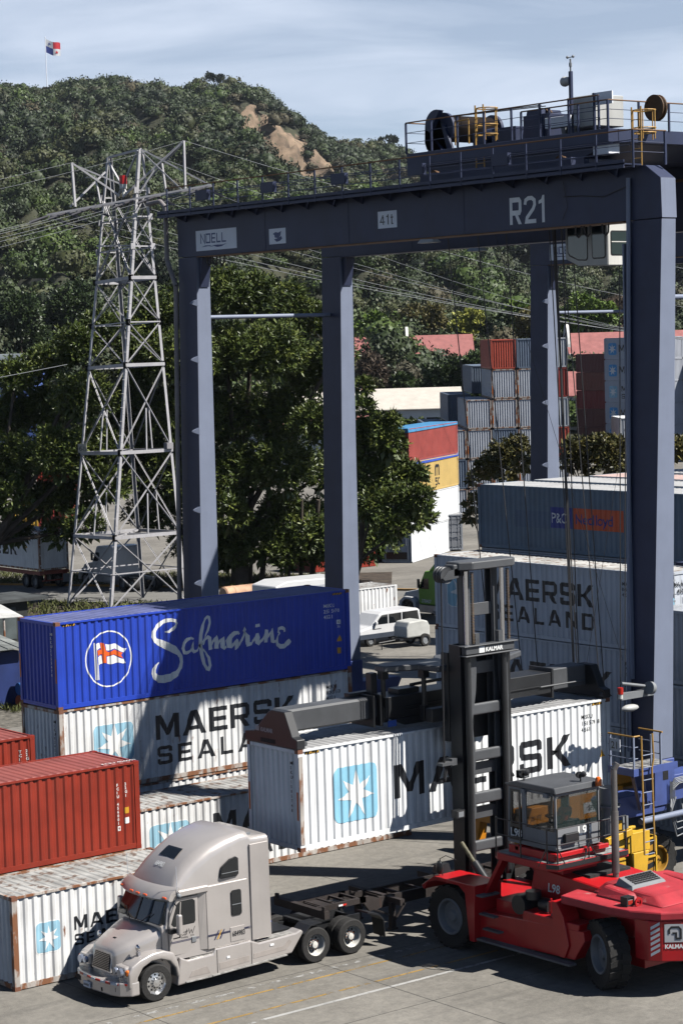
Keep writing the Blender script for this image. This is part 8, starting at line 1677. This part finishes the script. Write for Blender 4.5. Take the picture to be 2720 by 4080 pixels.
for lb, (x, y, ph_) in zip(PL, ((862, 1175, 5), (878, 1163, 5), (888, 1153, 6), (892, 1149, 5.5), (897, 1145, 6), (909, 1134, 5), (812, 1213, 4))):
    p_ = math.atan2(x, y); r_ = math.hypot(x, y); palm(lb, x, y, float(hz(np.array([p_]), np.array([r_]))[0])+4, ph_)
def ridgetree(label, x, y, up, rw, rh, mt):
    p_ = math.atan2(x, y); r_ = math.hypot(x, y); z0 = float(hz(np.array([p_]), np.array([r_]))[0]); rg = np.random.default_rng(int(x)); T = thing('broadleaf_tree', label, 'tree', (x, y, z0), 0, 'trees standing out on the ridge', world=True)
    crown('crown', [(x+rg.uniform(-1, 1)*rw, y+rg.uniform(-1, 1)*rw, z0+up+rg.uniform(-.4, .6)*rh, rw*.42) for _ in range(7)], 9, 6, 1.5, .8, [mt, mt], T, 3, 0, org=ORG, core=False); trunk([((x, y, z0-3), (x+.5, y, z0+up), .5, .3)], T, [((x, y, z0+up*.5), (x+rw*.8, y, z0+up), .3), ((x, y, z0+up*.5), (x-rw*.8, y, z0+up), .3)])
ridgetree('round topped tree standing out beside the thin masts on the ridge', 840, 1193, 9, 4.5, 4, HILL[0]); ridgetree('flat topped tree standing out on the ridge left of the dome', 789, 1234, 9, 6, 2.5, HILL[0]); ridgetree('flat topped tree on the low right end of the ridge', 925, 1122, 11, 4.5, 2, HILL[0]); ridgetree('pale thin tree at the left end of the ridge', 756, 1262, 8, 4, 4, HILL[4])
# flag, masts, dome
T = thing('flagpole', 'tall white flagpole on the hill top at the left', 'flagpole', (761.8, 1268.0, 176), 0, None, world=True)
m = MB(); m.tube((761.8, 1268, 170), (762.3, 1268.8, 216.5), .34, .2, 8); m.sphere((762.3, 1268.8, 216.8), .4, 8); m.build('pole', PALE, T)
T = thing('national_flag', 'red, white and blue quartered flag with two stars flying from the hilltop pole', 'flag', (762.4, 1268.6, 216), 0, None, world=True)
FW_ = paint('flag_white', (.65, .65, .66), .7, 0); FR_ = paint('flag_red', (.55, .02, .03), .7, 0); FB_ = paint('flag_blue', (.02, .04, .22), .7, 0)
def fp(u, v):   # u 0..1 along the fly, v 0..1 up
    x = u*9.2; w = .55*math.sin(u*7+.6)*u; return (762.5+x*.80+w*.6, 1268.7-x*.60+w*.8, 215.9-8.6*(1-v)-u*3.6-1.0*math.sin(u*5)*u)
for nm, u0, v0, mt in (('white_quarter', 0, .5, FW_), ('red_quarter', .5, .5, FR_), ('blue_quarter', 0, 0, FB_), ('white_quarter', .5, 0, FW_)):
    m = MB(); n = 8; m.add([fp(u0+.5*i/n, v0+.5*j/n) for i in range(n+1) for j in range(n+1)], [(i*(n+1)+j, (i+1)*(n+1)+j, (i+1)*(n+1)+j+1, i*(n+1)+j+1) for i in range(n) for j in range(n)]); m.build(nm, mt, T)
for cu, cv, mt in ((.25, .75, FB_), (.75, .25, FR_)): flat(star(cu, cv, .14, 5, .4), 'star', mt, T, lambda u, v: (fp(u, v)[0]-.12, fp(u, v)[1]-.16, fp(u, v)[2]))
for lb, x, y, z0, z1, w in (('thin lattice radio mast, tallest on the ridge', 840.5, 1204.6, 172, 191, .5), ('shorter lattice radio mast beside the dome', 832.5, 1210.8, 172, 186, .9), ('small radio mast with dishes', 835.5, 1209, 172, 182.5, .7)):
    m = MB()
    for (dx, dy) in ((0, 0), (w, 0), (w/2, w)): m.tube((x+dx, y+dy, z0), (x+w/2, y+w/3, z1), .12, .08, 5)
    for k in range(int((z1-z0)/1.6)): t_ = k*1.6/(z1-z0); m.tube((x+w/2*t_, y+w/3*t_, z0+k*1.6), (x+w-w/2*t_, y+w/3*t_, z0+k*1.6+.8), .07, n=4)
    if w > .55: m.sphere((x-.6, y, z1-5), .8, 8, sq=(.5, 1, 1)); m.sphere((x+.9, y, z1-3), .7, 8, sq=(.5, 1, 1))
    tag(m.build('radio_mast', PALE), lb, 'radio mast', 'masts on the ridge')
m = MB(); m.sphere((825.5, 1216, 179.0), 2.6, 20); m.tube((825.5, 1216, 172), (825.5, 1216, 178), 1.6, n=14); tag(m.build('radar_dome', PALE, smooth=True), 'small white dome on the ridge left of the masts', 'dome')
# ---------------------------------------------------------------- back road, verge, beds
RDM = paint('back_road', (.155, .15, .14), .9, .12, bump=.3); KB_ = paint('ochre_kerb', (.30, .17, .05), .8, .3)
def strip(nm, p, d, w0, w1, L0, L1, z, mat, h=None):
    d = Vector(d).normalized(); nrm = Vector((-d.y, d.x)); P = [Vector(p)+d*a+nrm*b for a, b in ((L0, w0), (L1, w0), (L1, w1), (L0, w1))]; m = MB()
    if h: m.hexa([(q.x, q.y, 0) for q in P]+[(q.x, q.y, h) for q in P])
    else: m.add([(q.x, q.y, z) for q in P], [(0, 1, 2, 3)])
    return tag(m.build(nm, mat), kind='structure')
strip('back_road', (79.0, 131.8), (.51, -.86), 0, 9.5, -120, 22, .004, RDM); strip('kerb', (79.0, 131.8), (.51, -.86), 9.5, 9.8, -120, 22, 0, KB_, .14); strip('kerb', (79.0, 131.8), (.51, -.86), -.2, 0, -120, 30, 0, paint('grey_kerb', (.2, .19, .18), .9, .2), .12)
EARTH = paint('bare_earth', (.060, .045, .032), .95, .5, scale=2)
strip('soil_ground', (79.0, 131.8), (.51, -.86), -9.0, -.2, -20, 16, .006, EARTH)
strip('gravel_ground', (50, 99), (.9, .1), -9, 14, -16, 14, .005, paint('gravel_dirt', (.13, .12, .10), .95, .5, scale=4))
strip('soil_ground', (92.5, 130.5), (.77, -.64), -2, 7, -6, 11, .007, EARTH)
def tufts(nm, lab, cat, n, fn, h, mats, seed):
    rg = np.random.default_rng(seed); P = np.array([fn(rg) for _ in range(n)]); V, F = rosettes(P, np.tile(np.array([[0, 0, 1.0]]), (n, 1)), 6, h, h*.16, rg); ob = bpy.data.objects.new(nm, npmesh(nm, V, F, mats)); COL.objects.link(ob); tag(ob, lab, cat, kind='stuff')
def on_strip(p, d, w0, w1, L0, L1):
    d = Vector(d).normalized(); nrm = Vector((-d.y, d.x)); return lambda rg: tuple((Vector(p)+d*rg.uniform(L0, L1)+nrm*rg.uniform(w0, w1)).to_3d())
GRS = leafmat('grass', (.07, .085, .025), .3, .7, .6)
tufts('verge_grass', 'grass on the verge behind the back road kerb', 'grass', 5000, on_strip((79.0, 131.8), (.51, -.86), 9.9, 18, -60, 12), .35, [GRS], 31)
tufts('weeds', 'low weeds around the foot of the pylon', 'weeds', 700, on_strip((79.0, 131.8), (.51, -.86), -7, -.5, -10, 12), .45, [GRS], 32)
tufts('weeds', 'thin weeds beside the drums', 'weeds', 260, lambda rg: (rg.uniform(53, 58), rg.uniform(92.5, 96.5), 0), .35, [GRS], 33)
# ---------------------------------------------------------------- the air
hzm = bpy.data.materials.new('haze_air'); hzm.use_nodes = True; n = hzm.node_tree.nodes; l = hzm.node_tree.links; n.clear()
o_ = n.new('ShaderNodeOutputMaterial'); v_ = n.new('ShaderNodeVolumePrincipled'); v_.inputs['Color'].default_value = (.80, .88, 1.0, 1); v_.inputs['Density'].default_value = .00003; v_.inputs['Anisotropy'].default_value = .2; l.new(v_.outputs[0], o_.inputs['Volume'])
m = MB(); m.box(-905, -305, -1.5, 2605, 2605, 240); ob = tag(m.build('haze', hzm), kind='stuff')
SC.cycles.volume_bounces = 0
